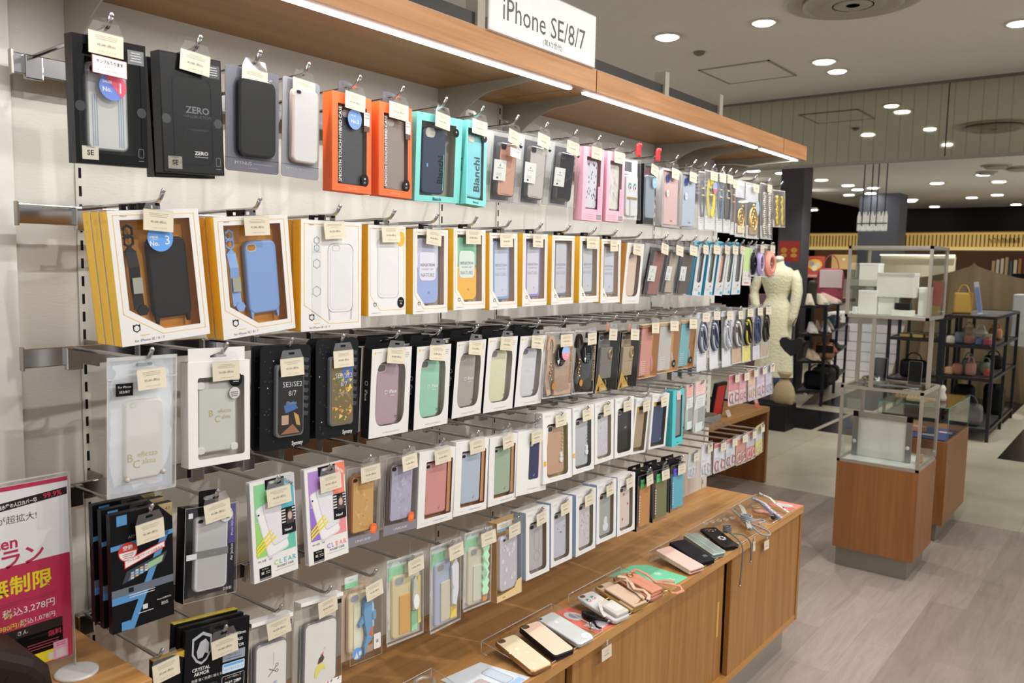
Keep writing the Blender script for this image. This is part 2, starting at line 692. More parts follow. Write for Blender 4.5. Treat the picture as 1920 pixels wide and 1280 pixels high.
# ------------------------------------------------------------------ floor, ceiling, walls
ZC = 2.75
YT = 5.54        # plank floor ends, polished stone begins
b = MB(); b.box(-3.5, 5, -2, YT, -0.05, 0, plank_mat()); struct(b.build('floor'))
b = MB(); b.box(-8, 3.6, YT, 26, -0.05, 0, stone_mat('b5ae98', 'cfc8b2', 'pale_polished_stone')); struct(b.build('floor'))
# black stone strips across the far floor
bs = M('26272a', 0.25)
b = MB()
for x0, x1, y0, y1 in ((-2.6, -1.05, 7.75, 8.9), (-1.0, -0.1, 7.75, 8.9), (-1.5, -0.9, 9.3, 11.5), (0.5, 1.6, 7.65, 9.3), (-0.6, 0.3, 9.5, 11.5)):
 b.box(x0, x1, y0, y1, 0, 0.001, bs)
struct(b.build('floor'))

def downlight(x, y, tilt=None, r=0.055, glow=22.0, label='', group=None, z=ZC):
 o = empty('ceiling_downlight', (x, y, z))
 b = MB()
 ring = [(r * 1.28, -0.004), (r * 1.28, 0.0), (r, 0.0), (r, -0.004)]
 n = 28
 vs, fs = [], []
 for rr, zz in ((r * 1.3, 0.0), (r * 1.3, -0.005), (r, -0.005), (r * 0.9, 0.03)):
  for j in range(n):
   a = 2 * PI * j / n
   vs.append((rr * math.cos(a), rr * math.sin(a), zz))
 for i in range(3):
  for j in range(n):
   a, c = i * n + j, i * n + (j + 1) % n
   fs.append((a, c, c + n, a + n))
 b.add(vs, fs, M('c9c6bf', 0.5), True)
 b.build('trim_ring', o)
 b = MB()
 b.slab([(p[0], p[1]) for p in ngon(0, 0, r * 0.86, 24)], 0, 0.006, M('fffdf4', 0.5, emit=glow, kind='lamp'))
 me = b.build('lamp_disc', o)
 me.rotation_euler = (0, PI / 2, 0)      # the slab faces +x, turn it to face down
 me.location = (0, 0, -0.004)
 if tilt:
  me.rotation_euler = (tilt, PI / 2, 0)
 tag(o, label, 'ceiling light', group)
 return o

nearl = [(1251, 69, 0, 'round downlight between the title board and the access hatch'),
   (1432, 42, 0.5, 'tilted downlight beside the large round air vent'),
   (1912, 43, 0.5, 'tilted downlight cut by the photo right edge'),
   (1545, 115, 0, 'bright flat downlight near the access hatch'),
   (1570, 133, 0.5, 'small tilted spotlight just behind the bright flat downlight')]
NEARL = []
for px, py, tl, lb in nearl:
 p = at(px, py, 2, ZC)
 NEARL.append((p.x, p.y, tl, lb))
# ceiling in front of the mirror panel and beyond it, with the hatch and vents set in
YM = 5.96
b = MB(); b.box(-3.5, 4.5, -1.2, YM + 0.02, ZC + 0.002, ZC + 0.1, CEILM); struct(b.build('ceiling'))
CZ2 = at(1660, 305, 1, YM)[2]
b = MB()
far_edge = [(-8, YM), (3.4, YM), (3.4, 19.2), (-1.0, 19.2), (-3.3, 17.5), (-3.35, 15.2), (-3.4, 12.4), (-4.5, 10.5), (-8, 9.0)]
vs = [(x, y, ZC + 0.002) for x, y in far_edge] + [(x, y, ZC + 0.12) for x, y in far_edge]
k = len(far_edge)
b.add(vs, [tuple(range(k))[::-1], tuple(range(k, 2 * k))] + [(i, (i + 1) % k, (i + 1) % k + k, i + k) for i in range(k)], M('f2efea', 0.8))
struct(b.build('ceiling'))
b = MB(); b.box(-10, 3.5, 8, 27, 3.35, 3.4, M('202226', 0.8)); struct(b.build('ceiling'))
# mirror bulkhead
b = MB()
b.box(-2.6, 0.282, YM, YM + 0.02, CZ2 + 0.02, ZC, mirror_mat())
b.box(0.288, 1.9, YM, YM + 0.02, CZ2 + 0.02, ZC, mirror_mat())
mo = b.build('mirror_bulkhead'); tag(mo, 'smoked striped mirror panel hanging from the ceiling across the aisle', 'mirror')
struct(mo)
b = MB(); b.box(-2.6, 1.9, YM - 0.004, YM + 0.03, CZ2, CZ2 + 0.02, M('8d8a80', 0.4)); b.box(-2.6, 1.9, YM - 0.012, YM, ZC - 0.014, ZC + 0.002, M('5d5a52', 0.4)); b.box(0.281, 0.289, YM - 0.003, YM + 0.02, CZ2, ZC, M('3c3b34', 0.4))
struct(b.build('trim_1'))
for x, y, tl, lb in NEARL:
 downlight(x, y, tl, label=lb, r=0.06 if not tl else 0.052)
# access hatch: flat panel in a thin frame
o = empty('access_hatch', (0, 0, ZC))
c = [at(x, y, 2, ZC) for x, y in ((1309, 132), (1370, 158), (1493, 140), (1440, 112))]
x0, x1 = (c[0].x + c[1].x) / 2, (c[2].x + c[3].x) / 2
y0, y1 = (c[0].y + c[3].y) / 2, (c[1].y + c[2].y) / 2
b = MB()
for q in ((x0, x1, y0, y0 + .012), (x0, x1, y1 - .012, y1), (x0, x0 + .012, y0, y1), (x1 - .012, x1, y0, y1)):
 b.box(*q, -0.004, 0.001, M('8d887a', 0.5))
b.build('frame', o)
b = MB(); b.box(x0 + .014, x1 - .014, y0 + .014, y1 - .014, -0.002, 0.001, CEILM); b.build('hatch_panel', o)
tag(o, 'square ceiling access hatch with a thin grey frame', 'hatch')

def round_vent(x, y, r, label, z=ZC, grp=None):
 o = empty('air_vent', (x, y, z))
 b = MB()
 b.lathe([(r, 0), (r, -0.008), (r * .93, -0.014), (r * .8, -0.004)], 0, 0, M('b3ada0', .5), 40)
 b.build('frame', o)
 for i, q in enumerate((.72, .5, .3)):
  b = MB()
  b.lathe([(r * q, -0.012), (r * q, -0.028), (r * (q - .1), -0.038), (r * (q - .2), -0.03)], 0, 0, M('a8a295', .5), 36)
  b.build('blade', o)
 tag(o, label, 'air vent', grp)
p = at(1600, -2, 2, ZC)
round_vent(p.x, p.y, 0.3, 'large round air vent cut by the top of the photo')
p = at(1311, 98, 2, ZC)
b = MB(); b.lathe([(0.035, 0), (0.03, -0.01), (0.012, -0.02)], p.x, p.y, M('6f6a60', .4)); o = b.build('sprinkler_head'); o.location.z = ZC
tag(o, 'small sprinkler head on the ceiling beside the title board', 'sprinkler')
# lamps that the mirror shows
nm = 0
for px, py in ((1825, 161), (1686, 205), (1660, 194), (1551, 286), (1776, 270), (1627, 249)):
 pp = at(px, py, 1, YM); d = pp - CAM; q = CAM + d * ((ZC - CAM.z) / d.z)
 yy = 2 * YM - q.y
 w_ = Vector((q.x, yy, ZC)) - CAM
 px2, py2 = 960 + F_PX * w_.dot(_R2) / w_.dot(_F), 640 - F_PX * w_.dot(_U2) / w_.dot(_F)
 if yy > 0.3 and not (-20 < px2 < 1940 and -20 < py2 < 1300) and all((q.x - a[0]) ** 2 + (yy - a[1]) ** 2 > 0.04 for a in NEARL):
  nm += 1
  downlight(q.x, yy, None, r=0.05, label=f'{ORD[nm - 1]} round downlight shown only by the mirror panel, counted from the right', group='downlights seen in the mirror')
# far lamps
far = [(1412, 320), (1467, 324), (1540, 337), (1590, 347), (1637, 352), (1608, 355), (1592, 365), (1707, 377), (1752, 387), (1768, 392),
  (1822, 370), (1757, 343), (1845, 327), (1873, 340), (1905, 383), (1894, 402), (1684, 389), (1632, 362), (1870, 365), (1711, 374)]
for i, (px, py) in enumerate(sorted(far)):
 p = at(px, py, 2, ZC)
 downlight(p.x, p.y, None, r=0.09, glow=30, label=f'{ORD[i]} round downlight from the left in the far white ceiling', group='far ceiling downlights')
for px, py, rr in ((1868, 310, .16), (1915, 314, .2), (1850, 322, .12)):
 p = at(px, py, 2, ZC)
 round_vent(p.x, p.y, rr, {1868: 'far ceiling air vent between the other two', 1915: 'far ceiling air vent at the photo right edge', 1850: 'far ceiling air vent lowest of three'}[px], grp='far ceiling vents')

# the display wall
YW0, YW1 = 0.53, 3.175
b = MB()
b.box(-0.05, 0, YW0 - 0.02, YW1, 0, 2.135, WALLM)
struct(b.build('wall_display'))
b = MB()
b.box(-0.052, 0.0015, YW0, YW1, 2.135, 2.165, M('3a3a3a', .4))
for y in (1.64, 2.66, 3.12):
 b.box(-0.03, 0.012, y, y + .03, 2.12, 2.21, M('b9b3a6', .5))
struct(b.build('trim_2'))
b = MB(); b.box(-0.25, -0.05, -2, YW1 - .3, 0, 2.12, M('bdb8ad', .7)); b.box(-0.1, 0.012, -2, YW0, 0, ZC, M('cfccc6', .6)); struct(b.build('wall_left'))
# slotted uprights
slot = M('14151f', .6)
for y, lab in ((0.636, 'slotted wall upright at the near end of the display'), (1.526, 'slotted wall upright where the first bay ends'),
    (1.751, 'slotted wall upright where the second bay starts'), (2.637, 'slotted wall upright where the second bay ends'),
    (3.135, 'slotted wall upright at the far end of the display')):
 b = MB()
 b.box(0.0003, 0.0012, y - .008, y + .008, 0.595, 2.13, M('c4c0b6', .4))
 b.box(0.0012, 0.0014, y - .0085, y - .0072, 0.595, 2.13, M('8c887e', .4))
 z = 0.61
 while z < 2.12:
  b.box(0.0012, 0.0016, y - .0022, y + .0022, z, z + .017, slot)
  z += 0.0305
 o = b.build('slotted_upright')
 tag(o, lab, 'upright')

# bars and their arms
BARZ = [1.808, 1.580, 1.352, 1.122, 0.897]
ROWN = ['top', 'second', 'third', 'fourth', 'lowest']
for k, z in enumerate(BARZ):
 for j, (a, c) in enumerate(((0.518, 1.60), (1.66, 2.66), (2.69, 3.165))):
  o = empty('hanging_rail', (0.05, a, z))
  b = MB()
  b.bbox(0, 0.007, 0, c - a, -0.0155, 0.0155, CHROME, 0.0015)
  b.build('bar', o)
  b = MB()
  b.bbox(-.001, 0.011, -0.004, 0.0, -0.019, 0.019, STEEL, 0.0012); b.build('end_cap', o)
  for yy in ((0.636, 1.526), (1.751, 2.637), (3.135,))[j]:
   b = MB()
   b.box(-0.049, 0.0, yy - a - .002, yy - a + .002, -0.022, 0.02, STEEL)
   b.build('bracket', o)
  tag(o, f'flat chrome rail of the {ROWN[k]} row in the ' + ('near', 'middle', 'far')[j] + ' bay', 'rail')

# canopy: board, fascia, brackets, lamp tubes
UND = wood('a07a4c', 'b08a5a', 1, scale=0.7)
for j, (a, c, lab) in enumerate(((-0.6, 1.688, 'near wooden canopy board above the pegs'), (1.692, 2.93, 'middle wooden canopy board above the pegs'),
        (2.934, 3.175, 'short wooden canopy board at the far end'))):
 o = empty('canopy_shelf', (0, a, 1.948))
 L = c - a
 b = MB(); b.box(0.0, 0.332, 0, L, 0, 0.018, UND); b.build('board', o)
 b = MB(); b.box(0.332, 0.351, 0, L, -0.016, 0.036, FASW); b.build('fascia', o)
 tag(o, lab, 'shelf')
for y, lab in ((0.62, 'curved metal canopy bracket at the near upright'), (1.51, 'metal canopy bracket ending the near bay'), (1.765, 'metal canopy bracket starting the middle bay'),
    (2.62, 'metal canopy bracket ending the middle bay'), (2.80, 'metal canopy bracket starting the far bay'), (3.12, 'metal canopy bracket at the far end')):
 n = 9
 pts = [(0.001, 1.947), (0.318, 1.947), (0.318, 1.937), (0.20, 1.925)]
 for i in range(n + 1):
  t = i / n
  pts.append((0.03 + 0.15 * (1 - t) ** 1.6, 1.925 - 0.105 * t ** 1.3))
 pts.append((0.001, 1.815))
 b = MB()
 k = len(pts)
 b.add([(x, y - .0015, z) for x, z in pts] + [(x, y + .0015, z) for x, z in pts],
   [tuple(range(k)), tuple(range(k, 2 * k))[::-1]] + [(i, i + k, (i + 1) % k + k, (i + 1) % k) for i in range(k)], M('a9a598', .35, .3, kind='metal'))
 o = b.build('canopy_bracket')
 tag(o, lab, 'bracket')
tube = M('fdfcff', .4, emit=14, kind='lamp')
for y0, y1, lab in ((0.25, 1.624, 'long white strip lamp under the near canopy board'), (1.676, 2.755, 'long white strip lamp under the middle canopy board'),
     (2.785, 3.15, 'short white strip lamp under the far canopy board')):
 o = empty('strip_lamp', (0.322, y0, 1.938))
 b = MB(); b.box(-.007, .007, 0, y1 - y0, -.005, .009, M('e8e6e2', .4)); b.build('housing', o)
 b = MB(); b.bbox(-.0062, .0062, .004, y1 - y0 - .004, -.0095, -.005, tube, .001); b.build('tube', o)
 tag(o, lab, 'lamp')
# supply cable at the far end
b = MB(); b.tube([(0.02, 3.1, 1.93), (0.1, 3.1, 1.925), (0.16, 3.1, 1.915), (0.22, 3.11, 1.922), (0.3, 3.13, 1.928), (0.318, 3.148, 1.932)], 0.003, M('dedad0', .5))
o = b.build('supply_cable'); tag(o, 'pale supply cable drooping to the far strip lamp', 'cable')

# title board standing on the fascia
o = empty('title_board', (0.353, 1.28, 1.984))
b = MB(xf=None)
Lb, Hb = 0.392, 0.098
b.bbox(0, 0.004, 0, Lb, 0, Hb + .02, M('eeeeec', .15, coat=1.0), .001)
b.poly(rect(0.003, 0.003, Lb - .003, Hb + .017), 0.0041, M('f1f1f0', .12, coat=1.0))
ink = M('4c4c4c', .5)
b.text('iPhone SE/8/7', 0.064, Lb * .5, 0.053, 0.0043, ink, 'c', sx=0.86, maxw=Lb * .93)
b.text('(第3/2世代)', 0.0150, Lb * .56, 0.015, 0.0043, ink, 'c')
b.build('printed_panel', o)
b = MB()
for q in ((0, Lb, 0, .0025), (0, Lb, Hb + .0175, Hb + .02), (0, .0025, 0, Hb + .02), (Lb - .0025, Lb, 0, Hb + .02)):
 b.box(0.0041, 0.0062, q[0], q[1], q[2], q[3], ACRYL)
b.build('acrylic_frame', o)
tag(o, 'white model title board standing on the wooden canopy', 'sign')

# ------------------------------------------------------------------ long cabinet under the display
XF = 0.413
YE = 3.178
o = empty('display_cabinet', (0, 0, 0))
b = MB(); b.bbox(0.001, XF, 0.575, YE, 0.563, 0.591, TOPW, .0015); b.build('worktop', o)
b = MB()
b.box(0.001, XF - .004, YE - .02, YE - .001, 0.126, 0.563, DOORW)
b.box(0.001, XF - .05, 0.576, YE - .02, 0.126, 0.563, DOORW)
b.box(XF - .05, XF - .006, .576, YE - .02, 0.126, 0.15, TOPW2)
b.build('body', o)
for a, c, fr in ((2.513, YE - .021, XF - .008), (2.06, 2.50, XF - .028), (1.585, 2.05, XF - .014), (1.12, 1.575, XF - .028)):
 b = MB(); b.bbox(fr - .018, fr, a, c, 0.15 if fr < XF - .01 else .13, 0.562, DOORW, .001); d = b.build('door', o)
 if a == 2.06:
  b = MB(); b.box(XF - .0285, XF - .0268, 2.455, 2.468, 0.30, 0.42, M('cf9a4e', .35)); b.build('finger_groove', d)
b = MB(); b.box(0.02, XF - .045, 0.58, YE - .04, 0.0, 0.126, M('a7a29c', .35, .6, kind='metal')); b.build('plinth', o)
tag(o, 'long low oak cabinet with sliding doors under the pegs', 'cabinet')

# taller counter at the left
o = empty('side_counter', (0, 0, 0))
b = MB(); b.bbox(0.02, 0.333, -0.3, 0.572, 0.872, 0.900, TOPW, .0015); b.build('worktop', o)
b = MB(); b.box(0.02, 0.325, -.3, .566, 0, .872, DOORW); b.build('body', o)
tag(o, 'taller wooden counter at the photo left, holding the pink sign', 'counter')

# open shelf unit behind the wall end
o = empty('open_shelf_unit', (0, 0, 0))
b = MB(); b.bbox(-1.15, -0.652, 3.35, 5.60, 0.512, 0.546, TOPW2, .0015); b.build('worktop', o)
b = MB(); b.box(-1.15, -.654, 5.565, 5.599, 0, .512, CASEW); b.build('side_panel', o)
b = MB(); b.box(-1.15, -1.13, 3.36, 5.565, 0, .512, CASEW); b.build('back_panel', o)
b = MB(); b.box(-1.15, -.654, 3.36, 3.39, 0, .512, CASEW); b.build('side_panel', o)
tag(o, 'low open wooden shelf unit behind the end of the display wall', 'shelf unit')
# measured hanging positions: key -> (y, z of top edge, width, height, roll deg, tilt deg), front plane x = 0.305
POS = {
 'zero1': (0.5472, 1.8099, 0.0995, 0.1683, 1.6, 2.8),
 'zero2': (0.6650, 1.8129, 0.0990, 0.1714, 2.3, 1.5),
 'mynb': (0.7708, 1.8133, 0.0968, 0.1597, 0.5, 1.6),
 'mynw': (0.8643, 1.8142, 0.0747, 0.1617, -1.5, -0.2),
 'or1': (0.9727, 1.8084, 0.0895, 0.1701, -0.8, -0.9),
 'or2': (1.0778, 1.8080, 0.0834, 0.1702, -1.1, -1.5),
 'bia1': (1.1992, 1.8070, 0.1305, 0.1698, 1.2, 3.3),
 'bia2': (1.3107, 1.8096, 0.0628, 0.1725, -2.8, -2.1),
 'gr1': (1.4170, 1.8037, 0.1046, 0.1532, 0.5, 4.8),
 'gr2': (1.5265, 1.8103, 0.1060, 0.1579, -1.0, 3.4),
 'gr3': (1.6465, 1.8090, 0.1077, 0.1519, -0.3, 5.6),
 'pk1': (1.7605, 1.8120, 0.0941, 0.1823, 0.5, 1.0),
 'pk2': (1.8683, 1.8127, 0.0871, 0.1798, -0.2, 0.2),
 'eye': (1.9568, 1.8049, 0.0779, 0.1617, 0.5, -1.1),
 'blk': (2.0641, 1.8013, 0.0959, 0.1668, 0.1, -0.5),
 'wpk': (2.1802, 1.8008, 0.1112, 0.1686, -0.5, -0.9),
 'wbl': (2.2979, 1.8024, 0.1083, 0.1695, 1.1, -0.0),
 'yel': (2.4389, 1.8229, 0.0843, 0.1881, 0.1, -2.0),
 'pearl': (2.9062, 1.8230, 0.1125, 0.1996, 0.1, -2.5),
 'gold': (3.0298, 1.8102, 0.1249, 0.1375, 1.7, -2.4),
 'a1': (0.6050, 1.5845, 0.1367, 0.1911, 5.1, -0.1),
 'a2': (0.7661, 1.5848, 0.1362, 0.1912, 5.3, 1.0),
 'a3': (0.9282, 1.5850, 0.1339, 0.1913, 0.3, 0.8),
 'a4': (1.0580, 1.5834, 0.0952, 0.1686, 0.3, -0.2),
 'a5': (1.1750, 1.5815, 0.0988, 0.1672, 0.7, 0.3),
 'a6': (1.2917, 1.5873, 0.1009, 0.1682, 0.5, -0.4),
 'a7': (1.4043, 1.5839, 0.0975, 0.1678, 1.2, -0.3),
 'a8': (1.5222, 1.5869, 0.0948, 0.1670, 0.8, 0.2),
 'a9': (1.6355, 1.5872, 0.0942, 0.1666, 1.1, 0.3),
 'a10': (1.7520, 1.5897, 0.0903, 0.1674, 0.9, -0.2),
 'a11': (1.8558, 1.5858, 0.0969, 0.1670, 0.3, -0.4),
 'a12': (1.9856, 1.5801, 0.0926, 0.1681, -0.6, 3.9),
 'a13': (2.1296, 1.5792, 0.1051, 0.1551, -3.1, 7.8),
 'a16': (2.4070, 1.5841, 0.0597, 0.1586, -4.9, 3.8),
 'a20': (2.6961, 1.5897, 0.0732, 0.1638, -0.0, 3.2),
 'donut': (2.9617, 1.6059, 0.1159, 0.1210, -1.1, -2.3),
 'c1': (0.5835, 1.3736, 0.1035, 0.2031, -1.0, 1.1),
 'c2': (0.7059, 1.3564, 0.1071, 0.1633, -1.4, -1.4),
 'c3': (0.8304, 1.3729, 0.1008, 0.1764, -1.6, -0.6),
 'c4': (0.9404, 1.3780, 0.0963, 0.1781, -1.6, -1.2),
 'c5': (1.0732, 1.3517, 0.1030, 0.1716, -0.6, 2.6),
 'c6': (1.1888, 1.3488, 0.0991, 0.1692, 0.1, 2.9),
 'c7': (1.3039, 1.3514, 0.0942, 0.1659, 0.3, 4.9),
 'c8': (1.4105, 1.3530, 0.1042, 0.1689, -0.7, 3.6),
 'c9': (1.5246, 1.3495, 0.1028, 0.1669, -1.2, 4.1),
 'c10': (1.6310, 1.3533, 0.1245, 0.1621, -2.1, 0.6),
 'c12': (1.8638, 1.3414, 0.1099, 0.1642, -0.7, 2.8),
 'c14': (2.0912, 1.3497, 0.1049, 0.1562, -0.2, 2.9),
 'c17': (2.4236, 1.3740, 0.0778, 0.1900, -0.0, -1.7),
 'c23': (2.9569, 1.3784, 0.0746, 0.1925, 1.6, -0.9),
 'd1': (0.5760, 1.1492, 0.0937, 0.1774, 0.3, 0.7),
 'd2': (0.6900, 1.1286, 0.0916, 0.1457, -5.0, -6.2),
 'd3': (0.8002, 1.1508, 0.0878, 0.1707, 1.3, -1.9),
 'd5': (1.0027, 1.1333, 0.0810, 0.1489, -2.2, -0.9),
 'd7': (1.2030, 1.1309, 0.1076, 0.1562, -2.2, 0.2),
 'd10': (1.5306, 1.1236, 0.1198, 0.1512, -3.7, -1.5),
 'd13': (1.8451, 1.1538, 0.0947, 0.1639, 0.4, -1.6),
 'd17': (2.2765, 1.1376, 0.0707, 0.1733, 0.5, -0.4),
 'e2': (0.9048, 0.9083, 0.0948, 0.1585, -4.8, -4.3),
 'e3': (1.0094, 0.9040, 0.0808, 0.1470, -3.3, -3.5),
 'e8': (1.5558, 0.9238, 0.0954, 0.1646, -0.9, -2.3),
 'e12': (1.9758, 0.9280, 0.0968, 0.1671, -1.2, -2.2),
 'e15': (2.2947, 0.9014, 0.1002, 0.1462, -1.9, -2.4),
 'e17': (2.5016, 0.9327, 0.0825, 0.1107, -2.8, -1.9),
 'e22': (2.9581, 0.9312, 0.0698, 0.1160, 6.7, 0.8),
 'redp': (2.6951, 1.1493, 0.1000, 0.1069, -1.3, -2.2),
 'st1': (2.3766, 1.8151, 0.0444, 0.1829, 1.3, -1.6),
 'st3': (2.5064, 1.8229, 0.0551, 0.1919, 1.6, -1.9),
 'st4': (2.5644, 1.8242, 0.0635, 0.1926, 1.0, -2.0),
 'st5': (2.6124, 1.8122, 0.0394, 0.1839, 0.7, -1.6),
 'ring1': (2.6747, 1.8143, 0.0878, 0.1918, 0.2, -2.1),
 'ring2': (2.7815, 1.8139, 0.1170, 0.1930, 0.3, -2.1),
 'a14': (2.2218, 1.5757, 0.0822, 0.1462, -2.9, 7.1),
 'a15': (2.3155, 1.5783, 0.0971, 0.1515, -2.0, 6.1),
 'a17': (2.4880, 1.5856, 0.0590, 0.1613, -4.1, 3.5),
 'a18': (2.5702, 1.5874, 0.0645, 0.1640, -3.0, 4.6),
 'a19': (2.6351, 1.5881, 0.0584, 0.1630, -1.7, 5.0),
 'a21': (2.7705, 1.5899, 0.0755, 0.1331, -1.1, 0.7),
 'd_blk': (2.8082, 1.5966, 0.0531, 0.1077, 0.3, -1.8),
 'd_pur': (2.8689, 1.6041, 0.0698, 0.1171, 0.2, -1.9),
 'c11': (1.7468, 1.3504, 0.0999, 0.1632, -4.0, -0.5),
 'c13': (1.9784, 1.3350, 0.1032, 0.1607, -0.6, 3.3),
 'c15': (2.2082, 1.3503, 0.1297, 0.1515, -0.5, 1.7),
 'c16': (2.3346, 1.3507, 0.1030, 0.1511, -0.8, 3.1),
 'c18': (2.5059, 1.3768, 0.0736, 0.1924, 1.5, -2.6),
 'c19': (2.6076, 1.3726, 0.0790, 0.1902, 0.1, -3.0),
 'c20': (2.6972, 1.3715, 0.0874, 0.1857, 0.2, -2.5),
 'c21': (2.7853, 1.3763, 0.0794, 0.1921, 0.0, -2.0),
 'c22': (2.8755, 1.3778, 0.0740, 0.1926, 1.2, -1.6),
 'd4': (0.9096, 1.1519, 0.0888, 0.1714, 0.9, -3.4),
 'd6': (1.1037, 1.1367, 0.0894, 0.1542, -3.0, -0.0),
 'd8': (1.3119, 1.1339, 0.1080, 0.1598, -3.1, -0.9),
 'd9': (1.4194, 1.1271, 0.1011, 0.1564, -1.5, -0.4),
 'd11': (1.6268, 1.1563, 0.1225, 0.1726, -1.9, -3.8),
 'd12': (1.7439, 1.1544, 0.1004, 0.1720, -0.8, -2.4),
 'd14': (1.9517, 1.1517, 0.1005, 0.1640, -1.4, -2.0),
 'd15': (2.0588, 1.1372, 0.0838, 0.1611, -3.7, 2.3),
 'd16': (2.1648, 1.1384, 0.1058, 0.1634, -3.3, 1.2),
 'd18': (2.3511, 1.1467, 0.0504, 0.1409, 1.1, -0.7),
 'd19': (2.4300, 1.1516, 0.0833, 0.1638, 1.5, 1.1),
 'e0': (0.6976, 0.9320, 0.1138, 0.1622, -5.9, -8.3),
 'e00': (0.6089, 0.9107, 0.0446, 0.1413, -2.5, -1.9),
 'e1': (0.7991, 0.9061, 0.0832, 0.1613, -4.3, -6.2),
 'e4': (1.1118, 0.9293, 0.1015, 0.1683, -3.3, -4.9),
 'e5': (1.2305, 0.9268, 0.0949, 0.1871, 0.6, 0.0),
 'e6': (1.3361, 0.9282, 0.0927, 0.1736, -2.9, -2.2),
 'e7': (1.4453, 0.9247, 0.0931, 0.1855, -0.6, -1.9),
 'e9': (1.6571, 0.9255, 0.0934, 0.1636, -0.5, -1.8),
 'e10': (1.7687, 0.9237, 0.0939, 0.1656, 0.6, -1.0),
 'e11': (1.8707, 0.9291, 0.0998, 0.1633, -0.7, -1.8),
 'e13': (2.0865, 0.9085, 0.0888, 0.1633, -1.7, -1.2),
 'e14': (2.1850, 0.9052, 0.1006, 0.1557, -3.5, -2.9),
 'e16': (2.3982, 0.9209, 0.0605, 0.0829, -5.4, -2.0),
 'e18': (2.6079, 0.9192, 0.0966, 0.1024, -2.2, -1.2),
 'e19': (2.7020, 0.9198, 0.0874, 0.1050, 0.8, 0.1),
 'e20': (2.7935, 0.9186, 0.0885, 0.1090, -1.4, -0.7),
 'e21': (2.8792, 0.9190, 0.0834, 0.1093, 0.9, -0.7),
 'p1': (2.6989, 1.1480, 0.0932, 0.1093, -0.0, -1.5),
 'p2': (2.7814, 1.1460, 0.0642, 0.1096, 1.7, -0.4),
 'p3': (2.8644, 1.1511, 0.0741, 0.1156, 1.3, -0.9),
 'p4': (2.9465, 1.1539, 0.0822, 0.1179, 1.1, -1.7),
 'p5': (3.0275, 1.1551, 0.0700, 0.1174, 1.4, -0.9),
}
XP = 0.305
def rotm(r, t, y=0.0):
 return (Matrix.Rotation(math.radians(r), 3, 'X') @ Matrix.Rotation(math.radians(t), 3, 'Y') @ Matrix.Rotation(math.radians(y), 3, 'Z')).to_euler()

def hang(key, name, label, cat, group=None, dx=0.0, dy=0.0, dz=0.0):
 y, z, w, h, r, t = POS[key]
 r = max(-6, min(6, r)); t = max(-4, min(8, t))
 o = empty(name, (XP + dx, y + dy, z + dz), rotm(r, t))
 tag(o, label, cat, group)
 return o, w, h

# ---- phone case lying in (u, v), its back towards the viewer
def phone(root, cu, cv, w, h, n, d, m, name='phone_case', camc='26282c', campos=(0.235, 0.085), cams=(0.26, 0.085), rad=0.16, rim=None, mb=None, extra=None, camn=0.0003, label=None):
 b = mb or MB()
 pts = rrect(cu, cv, w, h, w * rad, 5)
 b.slab(pts, n - d, n, m, bev=min(d * .45, .0035), side=rim, smooth=False)
 if campos:
  px, py = cu - w / 2 + w * campos[0], cv + h / 2 - h * campos[1]
  cw, ch = w * cams[0], w * cams[0] * 0.62
  b.poly(rrect(px, py, cw * 1.18, ch * 1.3, ch * .6, 4), n + camn, M('b9b6b0', .3) if rim is None else rim)
  b.poly(rrect(px, py, cw, ch, ch * .48, 4), n + camn * 2, M(camc, .3))
 if extra:
  extra(b)
 if mb is None:
  o = b.build(name, root)
  if label:
   o['label'] = label
  return o

def carton(root, w, h, d, front, side, win=None, inner=None, deco=None, name='carton', pane=True, backn=None, toptab=None, filmm=None, sidedeco=None):
 "card box, front frame at n=0, open window, tray behind"
 b = MB()
 o = rect(-w / 2, -h, w / 2, 0)
 e = 0.0006
 inner = inner or side
 if win:
  b.holed(o, win if isinstance(win[0], list) else [win], 0, front, back=-e)
 else:
  b.poly(o, 0, front)
 # sides, back
 b.box(-d, -e, -w / 2, -w / 2 + e, -h, 0, side)
 b.box(-d, -e, w / 2 - e, w / 2, -h, 0, side)
 b.box(-d, -e, -w / 2, w / 2, -e, 0, side if not isinstance(toptab, tuple) else toptab[0])
 b.box(-d, -e, -w / 2, w / 2, -h, -h + e, side)
 b.box(-d, -d + e, -w / 2, w / 2, -h, 0, inner)
 if win:
  q = e * 1.2
  b.box(-d + e, -e * 2, -w / 2 + q, -w / 2 + q * 1.5, -h + q, -q, inner)
  b.box(-d + e, -e * 2, w / 2 - q * 1.5, w / 2 - q, -h + q, -q, inner)
 if deco:
  deco(b)
 c = b.build(name, root)
 if win and pane:
  b = MB()
  for p in (win if isinstance(win[0], list) else [win]):
   b.poly(scale_poly(p, 1.02), -e * 1.6, filmm or FILM)
  b.build('window_film', c)
 return c

def tab(root, m=None, wd=0.03, hgt=0.026, n=-0.006, u=0.0, base=-.001, hole=True, name='hang_tab'):
 b = MB()
 o = [(u - wd / 2, base), (u + wd / 2, base), (u + wd / 2, hgt - .005), (u + wd / 2 - .005, hgt), (u - wd / 2 + .005, hgt), (u - wd / 2, hgt - .005)]
 hl = rrect(u, hgt - .0085, wd * .5, .005, .0025, 4)
 b.holed(o, [hl], n, m or FILM, back=n - .0005)
 return b.build(name, root)

